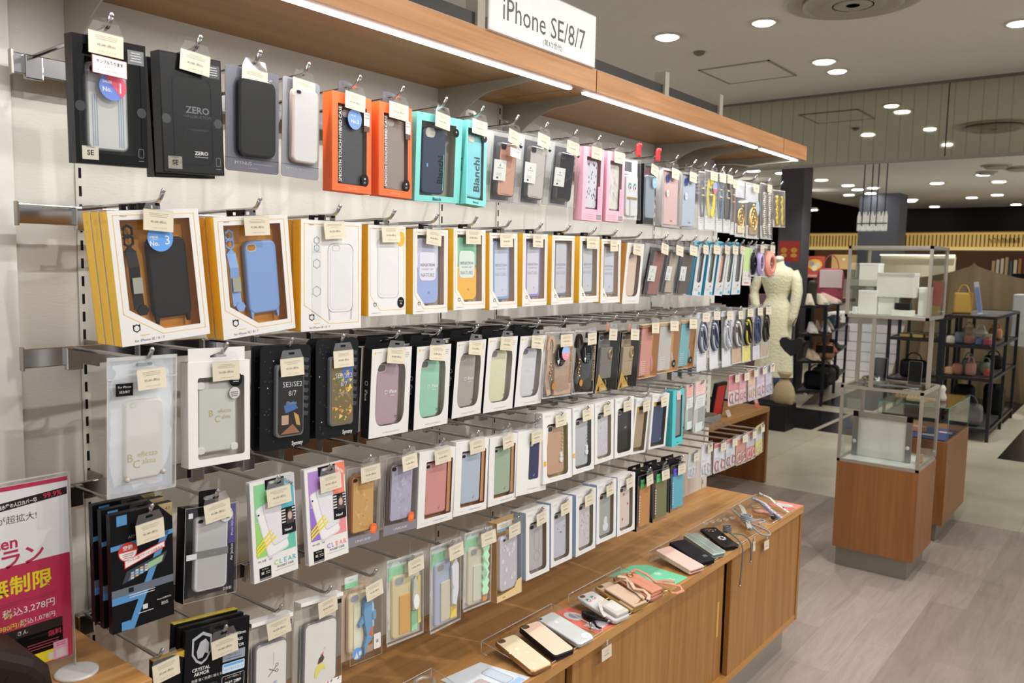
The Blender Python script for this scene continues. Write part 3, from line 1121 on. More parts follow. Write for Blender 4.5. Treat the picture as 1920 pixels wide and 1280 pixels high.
def clearbox(root, w, h, d, m=None, top=None):
 "rigid see-through box"
 m = m or ACRYL
 b = MB()
 r = [(-w / 2, -h), (w / 2, -h), (w / 2, 0), (-w / 2, 0)]
 b.slab(r, -d, 0, m)
 # creased edges catch light
 ed = film('ffffff', .25, .2, .28)
 t = .0006
 for q in ((-w / 2, -w / 2 + t, -h, 0), (w / 2 - t, w / 2, -h, 0), (-w / 2, w / 2, -t, 0), (-w / 2, w / 2, -h, -h + t)):
  b.box(.0001, .0003, q[0], q[1], q[2], q[3], ed)
 o = b.build('clear_box', root)
 return o

def bag(root, w, h, seed, bulge=0.008, m=None, hem=0.004, zipline=None):
 "soft film pouch, crumpled"
 m = m or BAG
 r = random.Random(seed)
 nu, nv = 9, 15
 b = MB()
 for sgn, base in ((1, 0.0), (-1, -0.0035)):
  vs = []
  for j in range(nv + 1):
   for i in range(nu + 1):
    u, v = -w / 2 + w * i / nu, -h * j / nv
    e = math.sin(PI * i / nu) * math.sin(PI * min(1, j / nv * 1.0))
    nn = base + sgn * bulge * (e ** .7 if e > 0 else 0) * .8 + (r.uniform(-1, 1) * .0011 if 0 < i < nu else 0)
    wob = r.uniform(-.0012, .0012) if i in (0, nu) else 0
    vs.append((nn, u + wob, v + (r.uniform(-.0015, .0015) if j == nv else 0)))
  fs = []
  for j in range(nv):
   for i in range(nu):
    a = j * (nu + 1) + i
    f = (a, a + nu + 1, a + nu + 2, a + 1)
    fs.append(f if sgn > 0 else f[::-1])
  b.add(vs, fs, m, True)
 ed = film('ffffff', .15, .15, .4)
 for q in ((-w / 2, -w / 2 + hem * .4, -h, 0), (w / 2 - hem * .4, w / 2, -h, 0), (-w / 2, w / 2, -h, -h + hem), (-w / 2, w / 2, -hem, 0)):
  b.box(-.0005, .0002, q[0], q[1], q[2], q[3], ed)
 if zipline:
  b.box(0, .0012, -w / 2, w / 2, zipline - .001, zipline + .001, ed)
 return b.build('clear_pouch', root)

def sticker(root, pts, n, m, name='sticker', deco=None, label=None):
 b = MB()
 b.poly(pts, n, m)
 if deco:
  deco(b)
 o = b.build(name, root)
 if label:
  o['label'] = label
 return o

# ---- price tags, hung on the peg tips
_tagsrc = {}
TAGC = M('cfc6b0', .6)
def tagmesh(kind):
 if kind in _tagsrc:
  return _tagsrc[kind]
 o = empty('price_tag', (0, 0, 0))
 b = MB()
 price = ['¥5,280 (税込)', '¥3,080 (税込)', '¥2,200 (税込)', '¥3,960 (税込)'][kind]
 b.slab(rect(-.0225, -.042, .0225, -.012), -.0006, 0, TAGC)
 g = M('4a4640', .6)
 b.bars(-.016, .016, -.0168, .00015, M('7a746a', .6), 3, .0023, .0005, seed=kind)
 b.text(price, .0042, 0, -.029, .00015, g, 'c')
 b.text('U N I C A S E', .0030, .001, -.0375, .00015, M('b48e72', .6), 'c', sx=1.3)
 b.build('card', o)
 b = MB()
 b.holed([(-.0225, -.013), (.0225, -.013), (.017, .002), (-.017, .002)], [rrect(0, -.004, .012, .004, .002, 3)], 0.0001, film('ffffff', .10, .08, .03), back=-.0005)
 b.build('clear_holder', o)
 _tagsrc[kind] = o
 return o

TAGS_USED = set()
def price_tag(key, short, du=0.0, dz=0.0, kind=0, roll=None, dx=0.0, label=None, scale=1.0, tilt=None):
 y, z, w, h, r, t = POS[key]
 src = tagmesh(kind)
 o = src if kind not in TAGS_USED else copy_tree(src)
 TAGS_USED.add(kind)
 if roll is None:
  roll = rnd.uniform(-5, 5)
 # a light card swings a little out from what it hangs before
 o.location = (XP + .0075 + dx, y + du, z + .013 + dz)
 o.rotation_euler = rotm(roll, tilt if tilt is not None else -2 + rnd.uniform(-2, 2), rnd.uniform(-6, 6))
 o.scale = (scale,) * 3
 tag(o, label or f'cream price tag in front of the {short}', 'price tag', None)
 return o

_peg = []
def peg(key, row, short, dy=0.0, y=None, back=False, label=None):
 z = BARZ[row]
 yy = (POS[key][0] if y is None else y) + dy
 if not _peg:
  o = empty('peg_hook', (0, 0, 0))
  b = MB()
  pts = [(0.0, 0, 0.0), (.10, 0, .002), (.236, 0, .004), (.244, 0, .006), (.249, 0, .010), (.256, 0, .019)]
  b.tube(pts, .0031, CHROME, 8)
  b.ball((.2562, 0, .0193), .0036, CHROME, seg=8)
  b.build('rod', o)
  b = MB()
  b.bbox(-.006, .006, -.013, .013, -.035, .002, CHROME, .002)
  b.build('clip', o)
  _peg.append(o)
  c = o
 else:
  c = copy_tree(_peg[0])
 c.location = (.060, yy, z + .012)
 tag(c, label or f'chrome peg hook carrying the {short}', 'peg')
 return c
LT = M('c9c9c7', .5)
DK = M('2a2a2c', .5)
# ================================================================== top row
def zero_box(key, short, label, variant):
 o, w, h = hang(key, 'boxed_phone_case', label, 'boxed phone case')
 blk = M('191a1d', .32)
 def deco(b):
  for s in (-1, 1):
   b.poly(ngon(s * (w / 2 - .008), -h * .55, .007, 16), .0003, M('34363a', .3))
  b.poly(rect(w * .24, -.028, w * .47, -.009), .0004, M('6d7074', .5))
  b.bars(w * .26, w * .45, -.012, .0006, M('cfcfcf', .5), 4, .0035, .0011, 3)
  b.poly(rect(-w * .42, -h * .965, -w * .2, -h * .86), .0004, M('c2bfae', .5))
  b.text('SE', .0095, -w * .31, -h * .91, .0006, M('2c2c2c', .5), bold=True)
  b.bars(-w * .4, -w * .22, -h * .865, .0006, M('4c4c4c', .5), 1, .002, .0008, 1)
  b.line(rrect(w * .40, -h * .885, .007, .012, .001, 2), .0005, .0005, M('8b8d90', .5), closed=True)
  b.bars(w * .34, w * .46, -h * .945, .0005, M('8b8d90', .5), 1, .002, .0007, 1)
 if variant == 0:
  win = rrect(-w * .01, -h * .49, w * .86, h * .84, .004, 3)
  carton(o, w, h, .022, blk, blk, win, M('222326', .4), deco)
  def ex(b):
   for k in (-.36, -.31, -.26, .24, .29, .34):
    b.box(-.0095, -.0091, w * .6 * k - .0006, w * .6 * k + .0006, -h * .85, -h * .44, M('8fa0b5', .25))
  phone(o, -w * .01, -h * .535, w * .58, h * .70, -.0095, .008, M('c3c5c4', .18, coat=.6), extra=ex, rim=M('9c9f9f', .25, .3, kind='metal'))
  b = MB()
  b.poly(ngon(w * .02, -h * .37, .0185, 28), .0009, M('6b86d8', .4))
  b.poly([p for p in ngon(w * .02, -h * .37, .0184, 28, rot=-.9)][:15], .0011, M('d5566f', .4))
  b.text('SALES', .0050, -w * .06, -h * .335, .0014, WHITEC, bold=True)
  b.text('No.', .0085, -w * .06, -h * .395, .0014, WHITEC, bold=True)
  b.text('1', .020, w * .12, -h * .375, .0014, WHITEC)
  s = b.build('rank_sticker', o)
 else:
  carton(o, w, h, .022, blk, M('303236', .3), None, None, lambda b: (deco(b),
   b.line(rrect(0, -h * .55, w * .62, h * .74, .012, 5), .0008, .0004, M('2b2e33', .3), closed=True),
   b.text('ZERO', .0135, w * .08, -h * .455, .0005, M('676a6e', .4), bold=True, sx=1.1),
   b.text('HALLIBURTON', .0062, w * .08, -h * .51, .0005, M('4d5054', .4), sx=1.1),
   b.text('Protective Shockproof', .0032, w * .1, -h * .62, .0005, M('55585c', .4)),
   b.text('ZERO', .0072, w * .12, -h * .82, .0005, M('c5c6c8', .4), bold=True, sx=1.2),
   b.bars(-w * .0, w * .24, -h * .85, .0005, M('a5a6a8', .4), 1)))
  b = MB(); b.poly(rect(-w / 2 + .002, -h + .002, w / 2 - .002, -.002), .0004, FILM); b.build('wrap_film', o)
 tab(o, FILM, .032, .028)
 return o
S1 = 'black box with the silver ridged case'
zero_box('zero1', S1, 'black window box with a silver ridged case, topmost and nearest on the wall', 0)
S2 = 'all black embossed case box'
z2 = zero_box('zero2', S2, 'glossy all black embossed case box, second on the top row', 1)
c = copy_tree(z2); c.location += Vector((-.032, .0, -.004)); c.rotation_euler.x += .02
tag(c, 'black case box hanging just behind the all black embossed one', 'boxed phone case')
price_tag('zero1', S1, -.008, .004, 0, -2)
o = empty('sample_card', (XP + .009, POS['zero1'][0] - .005, POS['zero1'][1] - .027), rotm(-2, -4))
b = MB(); b.slab(rect(-.0235, -.024, .0235, 0), -.0006, 0, M('8f2f33', .5)); b.poly(rect(-.0227, -.0233, .0227, -.0007), .0002, M('efecec', .5))
b.text('サンプルあります', .0056, 0, -.0072, .0004, M('333333', .5), bold=True, maxw=.036)
b.text('スタッフにお申しつけください', .0026, 0, -.013, .0004, M('555555', .5), maxw=.028)
b.text('WE HAVE SAMPLES', .0029, 0, -.0185, .0004, M('777777', .5))
b.build('card', o); tag(o, 'white sample notice card with red border on the nearest black box', 'notice card')
price_tag('zero2', S2, .006, .003, 1, -6)
peg('zero1', 0, S1, -.002); peg('zero2', 0, S2, .01)

def blister(key, short, label, card, cm, edge):
 o, w, h = hang(key, 'carded_phone_case', label, 'carded phone case')
 b = MB()
 b.slab(rrect(0, -h / 2, w, h, .005, 4), -.0012, 0, card)
 b.box(0, .0003, -w / 2, w / 2, -h * .875, -h * .87, M('404045', .5))
 b.text('MYNUS', .0075, -w * .18, -h * .915, .0004, M('a9a9b2', .4), sx=1.25)
 b.bars(-w * .0, w * .38, -h * .915, .0004, M('94949c', .4), 1, .002, .0007)
 b.bars(-w * .1, w * .1, -h * .96, .0004, M('94949c', .4), 1, .002, .0005)
 b.build('backing_card', o)
 phone(o, w * .03, -h * .475, w * .70, h * .75, .0105, .0105, cm, rad=.2, rim=edge, campos=(.2, .06) if card is not BLK_CARD else None, cams=(.17, .06))
 b = MB(); b.slab(rrect(w * .03, -h * .475, w * .76, h * .785, .013, 5), .0, .0125, film(fac=.05, rough=.04), bev=.003); b.build('blister_shell', o)
 tab(o, FILM, .03, .030, n=-.0012)
 price_tag(key, short, .0, -.002, 1, -4)
 peg(key, 0, short, .006)
BLK_CARD = M('6b6c74', .38, .25, kind='metal')
blister('mynb', 'grey card with the black case', 'grey carded case in glossy black, third on the top row', BLK_CARD, M('1b1c1e', .25, coat=.4), M('151515', .2))
blister('mynw', 'grey card with the white case', 'grey carded case in plain white, fourth on the top row', M('8b8c92', .33, .35, kind='metal'), M('d4d4d3', .35), M('b8a9a2', .3))

def orange(key, short, label, cm, mark):
 o, w, h = hang(key, 'boxed_phone_case', label, 'boxed phone case')
 og = M('f4692c', .5)
 win = rect(-w * .36, -h * .925, w * .38, -h * .11)
 def deco(b):
  b.text('UNiCASE', .0042, 0, -h * .962, .0004, M('f7b08d', .5), sx=1.3)
  b.poly(rect(w * .30, -h * .29, w * .45, -h * .15), .0004, M('e8e4e0', .5))
  b.bars(w * .31, w * .44, -h * .17, .0006, DK, 2, .006)
  b.poly(rect(w * .30, -h * .35, w * .45, -h * .295), .0004, M('5c3a34', .5))
  b.poly(ngon(w * .33, -h * .86, .009, 20, .0115), .0004, M('26252c', .4))
  b.text('SE', .0045, w * .33, -h * .845, .0006, WHITEC, bold=True)
  b.text('8/7', .0038, w * .33, -h * .885, .0006, WHITEC)
 carton(o, w, h, .026, og, og, win, M('b8a898', .5), deco)
 phone(o, w * .02, -h * .54, w * .64, h * .78, -.005, .008, cm, rad=.17, camc='c0bbb2', campos=(.3, .06), cams=(.28, .08))
 b = MB(); b.text('SMOOTH TOUCH HYBRID CASE', .0098, -w * .295, -h * .52, -.0006, M('e8e8e6', .4), rot=PI / 2, sx=.92, maxw=h * .8); b.build('side_lettering', o)
 tab(o, M('3a3c42', .4), .034, .026, n=-.018)
 price_tag(key, short, .002, .001, 2, -5)
 if mark:
  b = MB(); b.poly(ngon(.004, -.042, .016, 24, .018), .0025, M('6f97d3', .4))
  b.text('SALES', .0045, .000, -.036, .003, WHITEC); b.text('No.2', .0088, .004, -.046, .003, WHITEC, bold=True); b.build('rank_sticker', o)
 peg(key, 0, short, .008)
orange('or1', 'orange box with the black case', 'bright orange window box showing a black case', M('35363b', .45), True)
orange('or2', 'orange box with the taupe case', 'bright orange window box showing a taupe grey case', M('82766f', .4), False)

def bianchi(key, short, label, cm, dark):
 o, w, h = hang(key, 'boxed_phone_case', label, 'boxed phone case')
 tq = M('7accc6', .5)
 win = rect(-w * .40 if dark else -w * .46, -h * .93, w * .36, -h * .09)
 tx = M('22485a', .4)
 def deco(b):
  b.text('Bianchi', .0088 if dark else .006, -w * .02, -h * .965, .0004, tx, bold=True, maxw=w * .34 if dark else w * .4)
  b.poly(ngon(w * .36, -h * .17, .0085, 20), .0005, M('23252b', .4)); b.text('SE', .004, w * .36, -h * .16, .0007, WHITEC, bold=True)
 carton(o, w, h, .030, tq, M('68b8b2', .5), win, M('c2b8a8', .5), deco)
 def ex(b):
  if dark:
   b.text('Bianchi', .022, w * .07, -h * .62, -.0045, M('0d151e', .5), rot=PI / 2, bold=True, sx=.9)
   b.box(-.005, -.0040, w * .13, w * .14, -h * .86, -h * .44, M('6ec3cc', .3))
   b.poly(rect(-w * .23, -h * .60, -w * .20, -h * .56), -.0045, M('4fa3cf', .3))
  else:
   b.text('Bianchi', .026, w * .08, -h * .62, -.0045, tx, rot=PI / 2, bold=True, sx=1.0)
 phone(o, -w * .07 if dark else -w * .05, -h * .53, .066 if dark else w * .8, h * .76, -.005, .008, cm, rad=.17, camc='c8c2b4', campos=(.3, .075), cams=(.35, .09), extra=ex)
 b = MB(xf=Matrix.Translation((-.015, -w / 2 - .0004, 0)) @ Matrix.Rotation(-PI / 2, 4, 'Z'))
 b.text('BIANCHI PERFORMANCE' if dark else 'Bianchi', .006 if dark else .0095, 0, -h * .52, 0, tx, rot=PI / 2 if dark else -PI / 2, bold=True); b.build('side_lettering', o)
 tab(o, FILM, .034, .028, n=-.018)
 price_tag(key, short, .0, .002, 3, -5)
 peg(key, 0, short, .004)
bianchi('bia1', 'turquoise box with the navy case', 'turquoise window box showing a dark navy case', M('20344f', .42), True)
bianchi('bia2', 'turquoise box with the turquoise case', 'narrow turquoise window box showing a turquoise case', M('6fc3cd', .4), False)

def greybox(key, row, short, label, cm, sample=False, glare=False, tagk=1, case=True):
 o, w, h = hang(key, 'boxed_phone_case', label, 'boxed phone case')
 D = .024
 b = MB()
 b.box(-D, -D + .0008, -w / 2, w / 2, -h, 0, M('9a9a98', .4))
 b.poly(rect(-w * .46, -h * .99, -w * .22, -h * .01), -D + .001, M('a9aca8', .4))
 b.poly(rect(-w * .22, -h * .96, w * .40, -h * .06), -D + .0011, M('54565d', .4))
 b.build('backing_card', o)
 clearbox(o, w, h, D)
 def ex(b):
  b.line([(w * .0, -h * .62), (w * .3, -h * .5)], .0006, -.0035, M('8a6a58', .6))
  b.bars(-w * .1, w * .2, -h * .87, -.0035, M('6c564b', .6), 1)
 phone(o, w * .07, -h * .53, w * .60 if case else w * .62, h * .76 if case else h * .86, -.004, .010, cm, rad=.16 if case else .04, extra=ex if case else None, campos=(.22, .075) if case else None, rim=M('4c4a4a', .3))
 def sd(b):
  b.poly(ngon(-w * .22, -h * .475, .0026, 12), .0007, M('7f9c93', .5))
  b.bars(-w * .32, -w * .12, -h * .51, .0007, M('777a7a', .5), 1)
  b.bars(-w * .34, -w * .16, -h * .59, .0007, M('999c9c', .5), 2)
  b.poly(rect(-w * .32, -h * .665, -w * .26, -h * .64), .0007, M('3c3f44', .5))
 sticker(o, rect(-w * .42, -h * .69, -w * .02, -h * .40), .0004, M('d6d9d6', .5), 'label_sticker', sd)
 b = MB(); b.poly(ngon(w * .42, -h * .14, .007, 18, .0085), .0004, M('d7d7d5', .5)); b.text('SE', .004, w * .42, -h * .13, .0006, DK, bold=True)
 b.poly(ngon(w * .42, -h * .14, .0069, 18, .0084)[9:], .0006, M('2c2d31', .4)); b.build('model_sticker', o)
 tab(o, FILM, .03, .026, n=-.012)
 price_tag(key, short, .012, .003, tagk, -8)
 peg(key, row, short, .016)
 return o
greybox('gr1', 0, 'clear box with the tan leather case', 'clear plastic box with a tan leather case', M('b98b75', .55), True)
o = empty('sample_card', (XP + .009, POS['gr1'][0] + .012, POS['gr1'][1] - .034), rotm(-6, -4))
b = MB(); b.slab(rect(-.019, -.021, .019, 0), -.0006, 0, M('93484a', .5)); b.poly(rect(-.0184, -.0204, .0184, -.0006), .0002, M('e9e6e4', .5)); b.text('サンプルあります', .0046, 0, -.0065, .0004, DK, bold=True, maxw=.03); b.bars(-.012, .012, -.012, .0004, LT, 2, .004); b.build('card', o)
tag(o, 'small white sample notice card on the tan leather case box', 'notice card')
greybox('gr2', 0, 'clear box with the stone grey leather case', 'clear plastic box with a stone grey leather case', M('aaa59f', .55))
greybox('gr3', 0, 'clear box with the navy black leather case', 'clear plastic box with a navy black leather case', M('22242f', .55), tagk=2)

def pinkbox(key, short, label, dots):
 o, w, h = hang(key, 'boxed_phone_case', label, 'boxed phone case')
 pk = M('efb9c9', .5)
 win = rect(-w * .34, -h * .84, w * .36, -h * .13)
 def deco(b):
  b.bars(-w * .42, w * .1, -h * .91, .0004, M('b8889a', .5), 3, .005)
  b.poly(rect(w * .22, -h * .98, w * .46, -h * .91), .0004, M('8e8a92', .5)); b.text('iPhone SE', .0035, w * .34, -h * .945, .0006, WHITEC)
 carton(o, w, h, .026, pk, M('e9aec0', .5), win, M('c99f96' if dots else 'd2c4b6', .5), deco)
 r = random.Random(5 if dots else 9)
 def ex(b):
  for i in range(30):
   u, v = r.uniform(-w * .3, w * .22), r.uniform(-h * .72, -h * .2)
   if dots:
    b.poly(ngon(u, v, .0016, 8, .0023), -.0045, M('35353d', .4))
    b.poly(ngon(u, v + .0032, .0011, 6), -.0045, M('35353d', .4))
   else:
    b.line([(u, v), (u + r.uniform(-.01, .01), v + r.uniform(-.012, .012)), (u + r.uniform(-.01, .01), v + r.uniform(-.012, .012))], .0007, -.0045, M('b9b6ae', .4))
 phone(o, -w * .03, -h * .5, w * .62, h * .66, -.005, .008, M('d5d6e0' if dots else 'dbdad3', .3), campos=None, extra=ex)
 sticker(o, rect(w * .24, -h * .86, w * .44, -h * .52), .0005, M('eeb2c6', .5), 'label_sticker', lambda b: b.bars(w * .26, w * .42, -h * .56, .0007, M('b9798f', .5), 8, .006))
 tab(o, FILM, .03, .026, n=-.014)
 price_tag(key, short, .002, .0, 1, -3)
 peg(key, 0, short, .008)
pinkbox('pk1', 'pink box with the black paw print case', 'pink window box showing a clear case dotted with black prints', True)
pinkbox('pk2', 'pink box with the pale pearl case', 'pink window box showing a pale pearl case', False)

# white pack with a pair of eye ornaments
o, w, h = hang('eye', 'boxed_phone_case', 'white clear pack with a pouch case and a pair of cartoon eyes', 'boxed phone case')
b = MB(); b.box(-.012, -.011, -w / 2, w / 2, -h, 0, M('c9cbca', .5)); b.poly(rect(-w * .42, -h * .2, w * .1, -h * .04), -.0108, M('3b3f42', .5)); b.poly(rect(-w * .42, -h * .34, -w * .1, -h * .24), -.0108, M('55595c', .5)); b.build('backing_card', o)
b = MB()
b.slab(rrect(0, -h * .6, w * .8, h * .68, .008), -.0108, -.004, M('c7c9cb', .5), bev=.002)
for u in (-.012, .014):
 b.poly(ngon(u, -h * .45, .0085, 16, .010), -.0035, M('2f8f80', .4)); b.poly(ngon(u + .001, -h * .47, .0062, 16, .0075), -.0032, WHITEC); b.poly(ngon(u + .002, -h * .47, .0035, 12, .0045), -.0029, M('b03a3a', .4)); b.poly(ngon(u + .003, -h * .465, .0016, 10), -.0026, BLACKP)
b.bbox(-.004, -.001, -w * .34, w * .3, -h * .66, -h * .625, GOLDM, .001)
b.slab(rect(-.014, -h * .95, -.008, -h * .66), -.0038, -.003, M('a9a9ab', .4))
b.build('pouch_case', o)
clearbox(o, w, h, .013); tab(o, FILM, .03, .026, n=-.008); peg('eye', 0, 'white pack with the cartoon eyes', .004)
S_ = 'dark box with the clear grey case'
o, w, h = hang('blk', 'boxed_phone_case', 'dark clear box with a grey see-through case and a blue badge', 'boxed phone case')
b = MB(); b.box(-.022, -.021, -w / 2, w / 2, -h, 0, M('22252c', .4)); b.box(-.021, -.0, -w / 2, -w / 2 + .001, -h, 0, M('1c1f26', .4)); b.poly(rect(-w * .4, -h * .16, w * .2, -h * .03), -.0205, M('5d2b35', .4)); b.build('backing_card', o)
phone(o, .0, -h * .53, w * .56, h * .72, -.006, .009, M('7f8b98', .2, coat=.6), campos=None)
clearbox(o, w, h, .022)
sticker(o, ngon(w * .12, -h * .29, .013, 22, .016), .0007, M('8fb2dd', .4), 'rank_sticker', lambda b: b.text('No.3', .007, w * .12, -h * .28, .0009, WHITEC, bold=True))
tab(o, FILM, .03, .026, n=-.014); price_tag('blk', S_, .0, -.002, 2, -10); peg('blk', 0, S_, .006)
# red sold-out style clips on two pegs
for key, dy, lb in (('eye', .004, 'red plastic clip on the peg tip above the cartoon eye pack'), ('blk', .006, 'red plastic clip on the peg tip above the dark clear box')):
 o = empty('peg_clip', (XP + .012, POS[key][0] + dy, BARZ[0] + .026))
 b = MB(); b.bbox(-.004, .004, -.010, .008, -.022, .010, M('d3262b', .35), .003); b.bbox(-.005, .005, -.004, .012, .003, .014, M('d3262b', .35), .003); b.build('clip', o)
 tag(o, lb, 'clip')
def whitebox(key, short, label, cm, n2):
 o, w, h = hang(key, 'boxed_phone_case', label, 'boxed phone case')
 b = MB(); b.box(-.022, -.0215, -w / 2, w / 2, -h, 0, M('dddcda', .5))
 b.box(-.0215, 0, -w / 2, w / 2, -h, -h + .006, M('dcdad8', .5)); b.box(-.0215, 0, -w / 2, w / 2, -.006, 0, M('e6e3de', .5)); b.box(-.0215, 0, -w / 2, -w / 2 + .005, -h, 0, M('d9d6d3', .5)); b.build('tray', o)
 phone(o, w * .04, -h * .5, w * .78, h * .9, -.004, .009, cm, rad=.05, campos=None, extra=lambda b: (b.poly(rrect(w * .08, -h * .19, .012, .003, .0015), -.0036, M('3b3a3c', .4)), b.poly(rect(w * .0, -h * .90, w * .14, -h * .87), -.0036, GOLDM), b.line([(-w * .3, -h * .52), (w * .4, -h * .52)], .0004, -.0036, LT)))
 sticker(o, ngon(-w * .22, -h * .17, .0095, 20, .0125), .0006, M('273a80', .4), 'round_sticker', lambda b: (b.poly(ngon(-w * .22, -h * .42, .0075, 18, .010), .0006, M('e8e8e8', .5)), b.bars(-w * .27, -w * .17, -h * .41, .0008, DK, 2)))
 clearbox(o, w, h, .022); tab(o, FILM, .03, .026, n=-.012); price_tag(key, short, .006, .001, n2, -4); peg(key, 0, short, .01)
whitebox('wpk', 'white box with the dusty pink flip case', 'white trimmed clear box with a dusty pink flip case', M('c6a5a4', .45), 0)
whitebox('wbl', 'white box with the grey blue flip case', 'white trimmed clear box with a grey blue flip case', M('a7b2c6', .4), 3)

# ---- straps in slim bags (loops of flat strap, a card at the bottom)
def strap_bag(key, row, label, col, short, col2=None, cardc='e6e6e4', head=None, style='flat', tagk=0, tg=True, cardh=.24, band=None, cat='phone strap', top=.12, seed=None):
 o, w, h = hang(key, 'bagged_phone_strap', label, cat)
 r = random.Random(seed or key)
 u0 = 0.0
 b = MB()
 if head:
  b.poly(rect(-w / 2 + .001, -h * top, w / 2 - .001, -.001), -.0035, M(head, .5))
 b.slab(rect(-w * .44, -h * .985, w * .44, -h * (1 - cardh)), -.0035, -.0025, M(cardc, .5))
 b.bars(-w * .34, w * .34, -h * (1 - cardh) - .006, -.0022, M('8a8c90', .5), 3, .006, .0012, 2)
 if band:
  b.poly(rect(-w * .44, -h * .985, w * .44, -h * .88), -.0022, M(band, .5))
 b.build('backing_card', o)
 b = MB()
 m = M(col, .45) if style != 'chain' else M(col, .25, .8, kind='metal')
 if style == 'flat':
  for s in (-1, 1):
   pts = []
   for i in range(14):
    t = i / 13
    pts.append((.001 + .002 * s, u0 + s * w * (.05 + .17 * math.sin(t * PI)), -h * (top + .04 + (.86 - top - cardh * .55) * t)))
   b.ribbon(pts, w * .22, m)
  b.bbox(-.001, .006, -w * .14, w * .14, -h * .30, -h * .27, M('e9d9b0', .3, .5, kind='metal'), .0006)
  b.bbox(-.001, .006, -w * .14, w * .14, -h * .42, -h * .395, M('e9d9b0', .3, .5, kind='metal'), .0006)
 elif style == 'cord':
  for k in range(3):
   pts = []
   for i in range(21):
    t = 2 * PI * i / 20
    pts.append((.002 + .003 * k * .6, u0 + w * (.33 - .06 * k) * math.sin(t) * (1 + .25 * math.sin(2 * t + k * 1.7)), -h * (.42 + .02 * k) + h * (.26 - .04 * k) * math.cos(t + .3 * k)))
   b.tube(pts[:-1], w * .062, m if k != 1 or not col2 else M(col2, .45), 6, closed=True)
  b.tube([(.003, 0, -h * .5), (.005, w * .1, -h * .6), (.003, 0, -h * .68)], w * .06, m, 6)
  b.bbox(0, .006, -w * .09, w * .09, -h * .70, -h * .62, M('cfcfcf', .25, .9, kind='metal'), .001)
 elif style == 'chain':
  n = 22
  for k in range(2):
   for i in range(n):
    t = i / (n - 1)
    cu = (k - .5) * w * .42 + .003 * math.sin(i)
    cv = -h * (.2 + .72 * t)
    b.tube([(.002 + .002 * math.cos(a), cu + w * .09 * math.cos(a), cv + h * .024 * math.sin(a)) for a in [2 * PI * q / 8 for q in range(8)]], w * .028, m, 5, closed=True)
 elif style == 'ring':
  for k, (cv, rr) in enumerate(((-h * .66, w * .27), (-h * .72, w * .18))):
   b.tube([(.002, rr * math.cos(a) , cv + rr * 1.3 * math.sin(a)) for a in [2 * PI * q / 20 for q in range(20)]], w * .035, M('d9b26f', .3, .7, kind='metal'), 6, closed=True)
  for i in range(9):
   b.ball((.003, w * (.1 * math.sin(i * 1.7)), -h * (.40 + .055 * i)), w * .05, M('e6c78a', .3, .5, kind='metal'), seg=6)
  b.bbox(0, .005, -w * .3, w * .3, -h * .93, -h * .80, M(col, .5), .001)
 elif style == 'coil':
  for cu in (0.0,):
   for k in range(3):
    b.tube([(.001 + .003 * k, w * (.36 - .05 * k) * math.cos(a), -h * .58 + h * (.34 - .05 * k) * math.sin(a)) for a in [2 * PI * q / 24 for q in range(24)]], w * .075, m, 6, closed=True)
  b.ball((.006, .003, -h * .58), w * .06, CHROME, seg=8)
 b.build('strap', o)
 bag(o, w, h, key, .004, BAG if style != 'chain' else film('f4f4f2', .12, .12, .05))
 if tg:
  price_tag(key, short, w * .12, -.004, tagk, -2, scale=.95)
 peg(key, row, short, .003)
 return o
strap_bag('st1', 0, 'slim bag with a folded dark grey strap, left of the yellow one', '5a6068', 'slim dark grey strap bag', tg=False)
strap_bag('yel', 0, 'slim bag with a bright yellow phone strap', 'd6c42d', 'bright yellow strap bag', tagk=2)
p = POS['yel']
o = empty('rank_badge', (XP + .012, p[0] + .013, p[1] - .042)); b = MB(); b.slab(ngon(0, -.012, .015, 24, .018), -.0004, 0, M('98b4ea', .4)); b.poly(ngon(0, -.012, .0148, 24, .0178, rot=-PI)[1:13], .0002, M('e0748e', .4)); b.text('No.1', .008, 0, -.012, .0004, WHITEC, bold=True); b.build('disc', o)
tag(o, 'blue and pink rank badge below the yellow strap price tag', 'badge')
strap_bag('st3', 0, 'slim bag with a grey blue strap, right of the yellow one', '62788f', 'grey blue strap bag', tagk=3)
strap_bag('st4', 0, 'slim bag with a black padded strap and steel ring', '3a3f42', 'black padded strap bag', tagk=1)
strap_bag('st5', 0, 'very slim rose brown strap bag beside the gold rings', '8d6a66', 'rose brown strap bag', tagk=1)
strap_bag('ring1', 0, 'pale strap bag with gold ring charms, nearer of two', 'cbbf9f', 'nearer gold ring strap bag', cardc='cfcac2', style='ring', tg=False, head='c9c9cc', top=.30)
strap_bag('ring2', 0, 'pale strap bag with gold ring charms and blue oval label', '9a8a70', 'farther gold ring strap bag', cardc='c9c2bb', style='ring', head='c9c9cc', top=.34)
b = MB(); b.slab(ngon(.036, -.085, .017, 20, .026), .003, .0036, M('9fb1bd', .5)); b.bars(.026, .046, -.105, .0038, M('31405e', .5), 1); o = b.build('oval_label', [x for x in bpy.data.objects if x.get('label') == 'pale strap bag with gold ring charms and blue oval label'][0])
strap_bag('pearl', 0, 'bag with a braided pearl white phone strap', 'e0ddd2', 'pearl white braided strap bag', style='chain', cardc='d9d9d4', tagk=2)
strap_bag('gold', 0, 'bag with a bunch of yellow gold chain, last on the top row', 'd8c06a', 'gold chain strap bag', style='chain', cardc='c5c3c8', tg=False, cardh=.2)

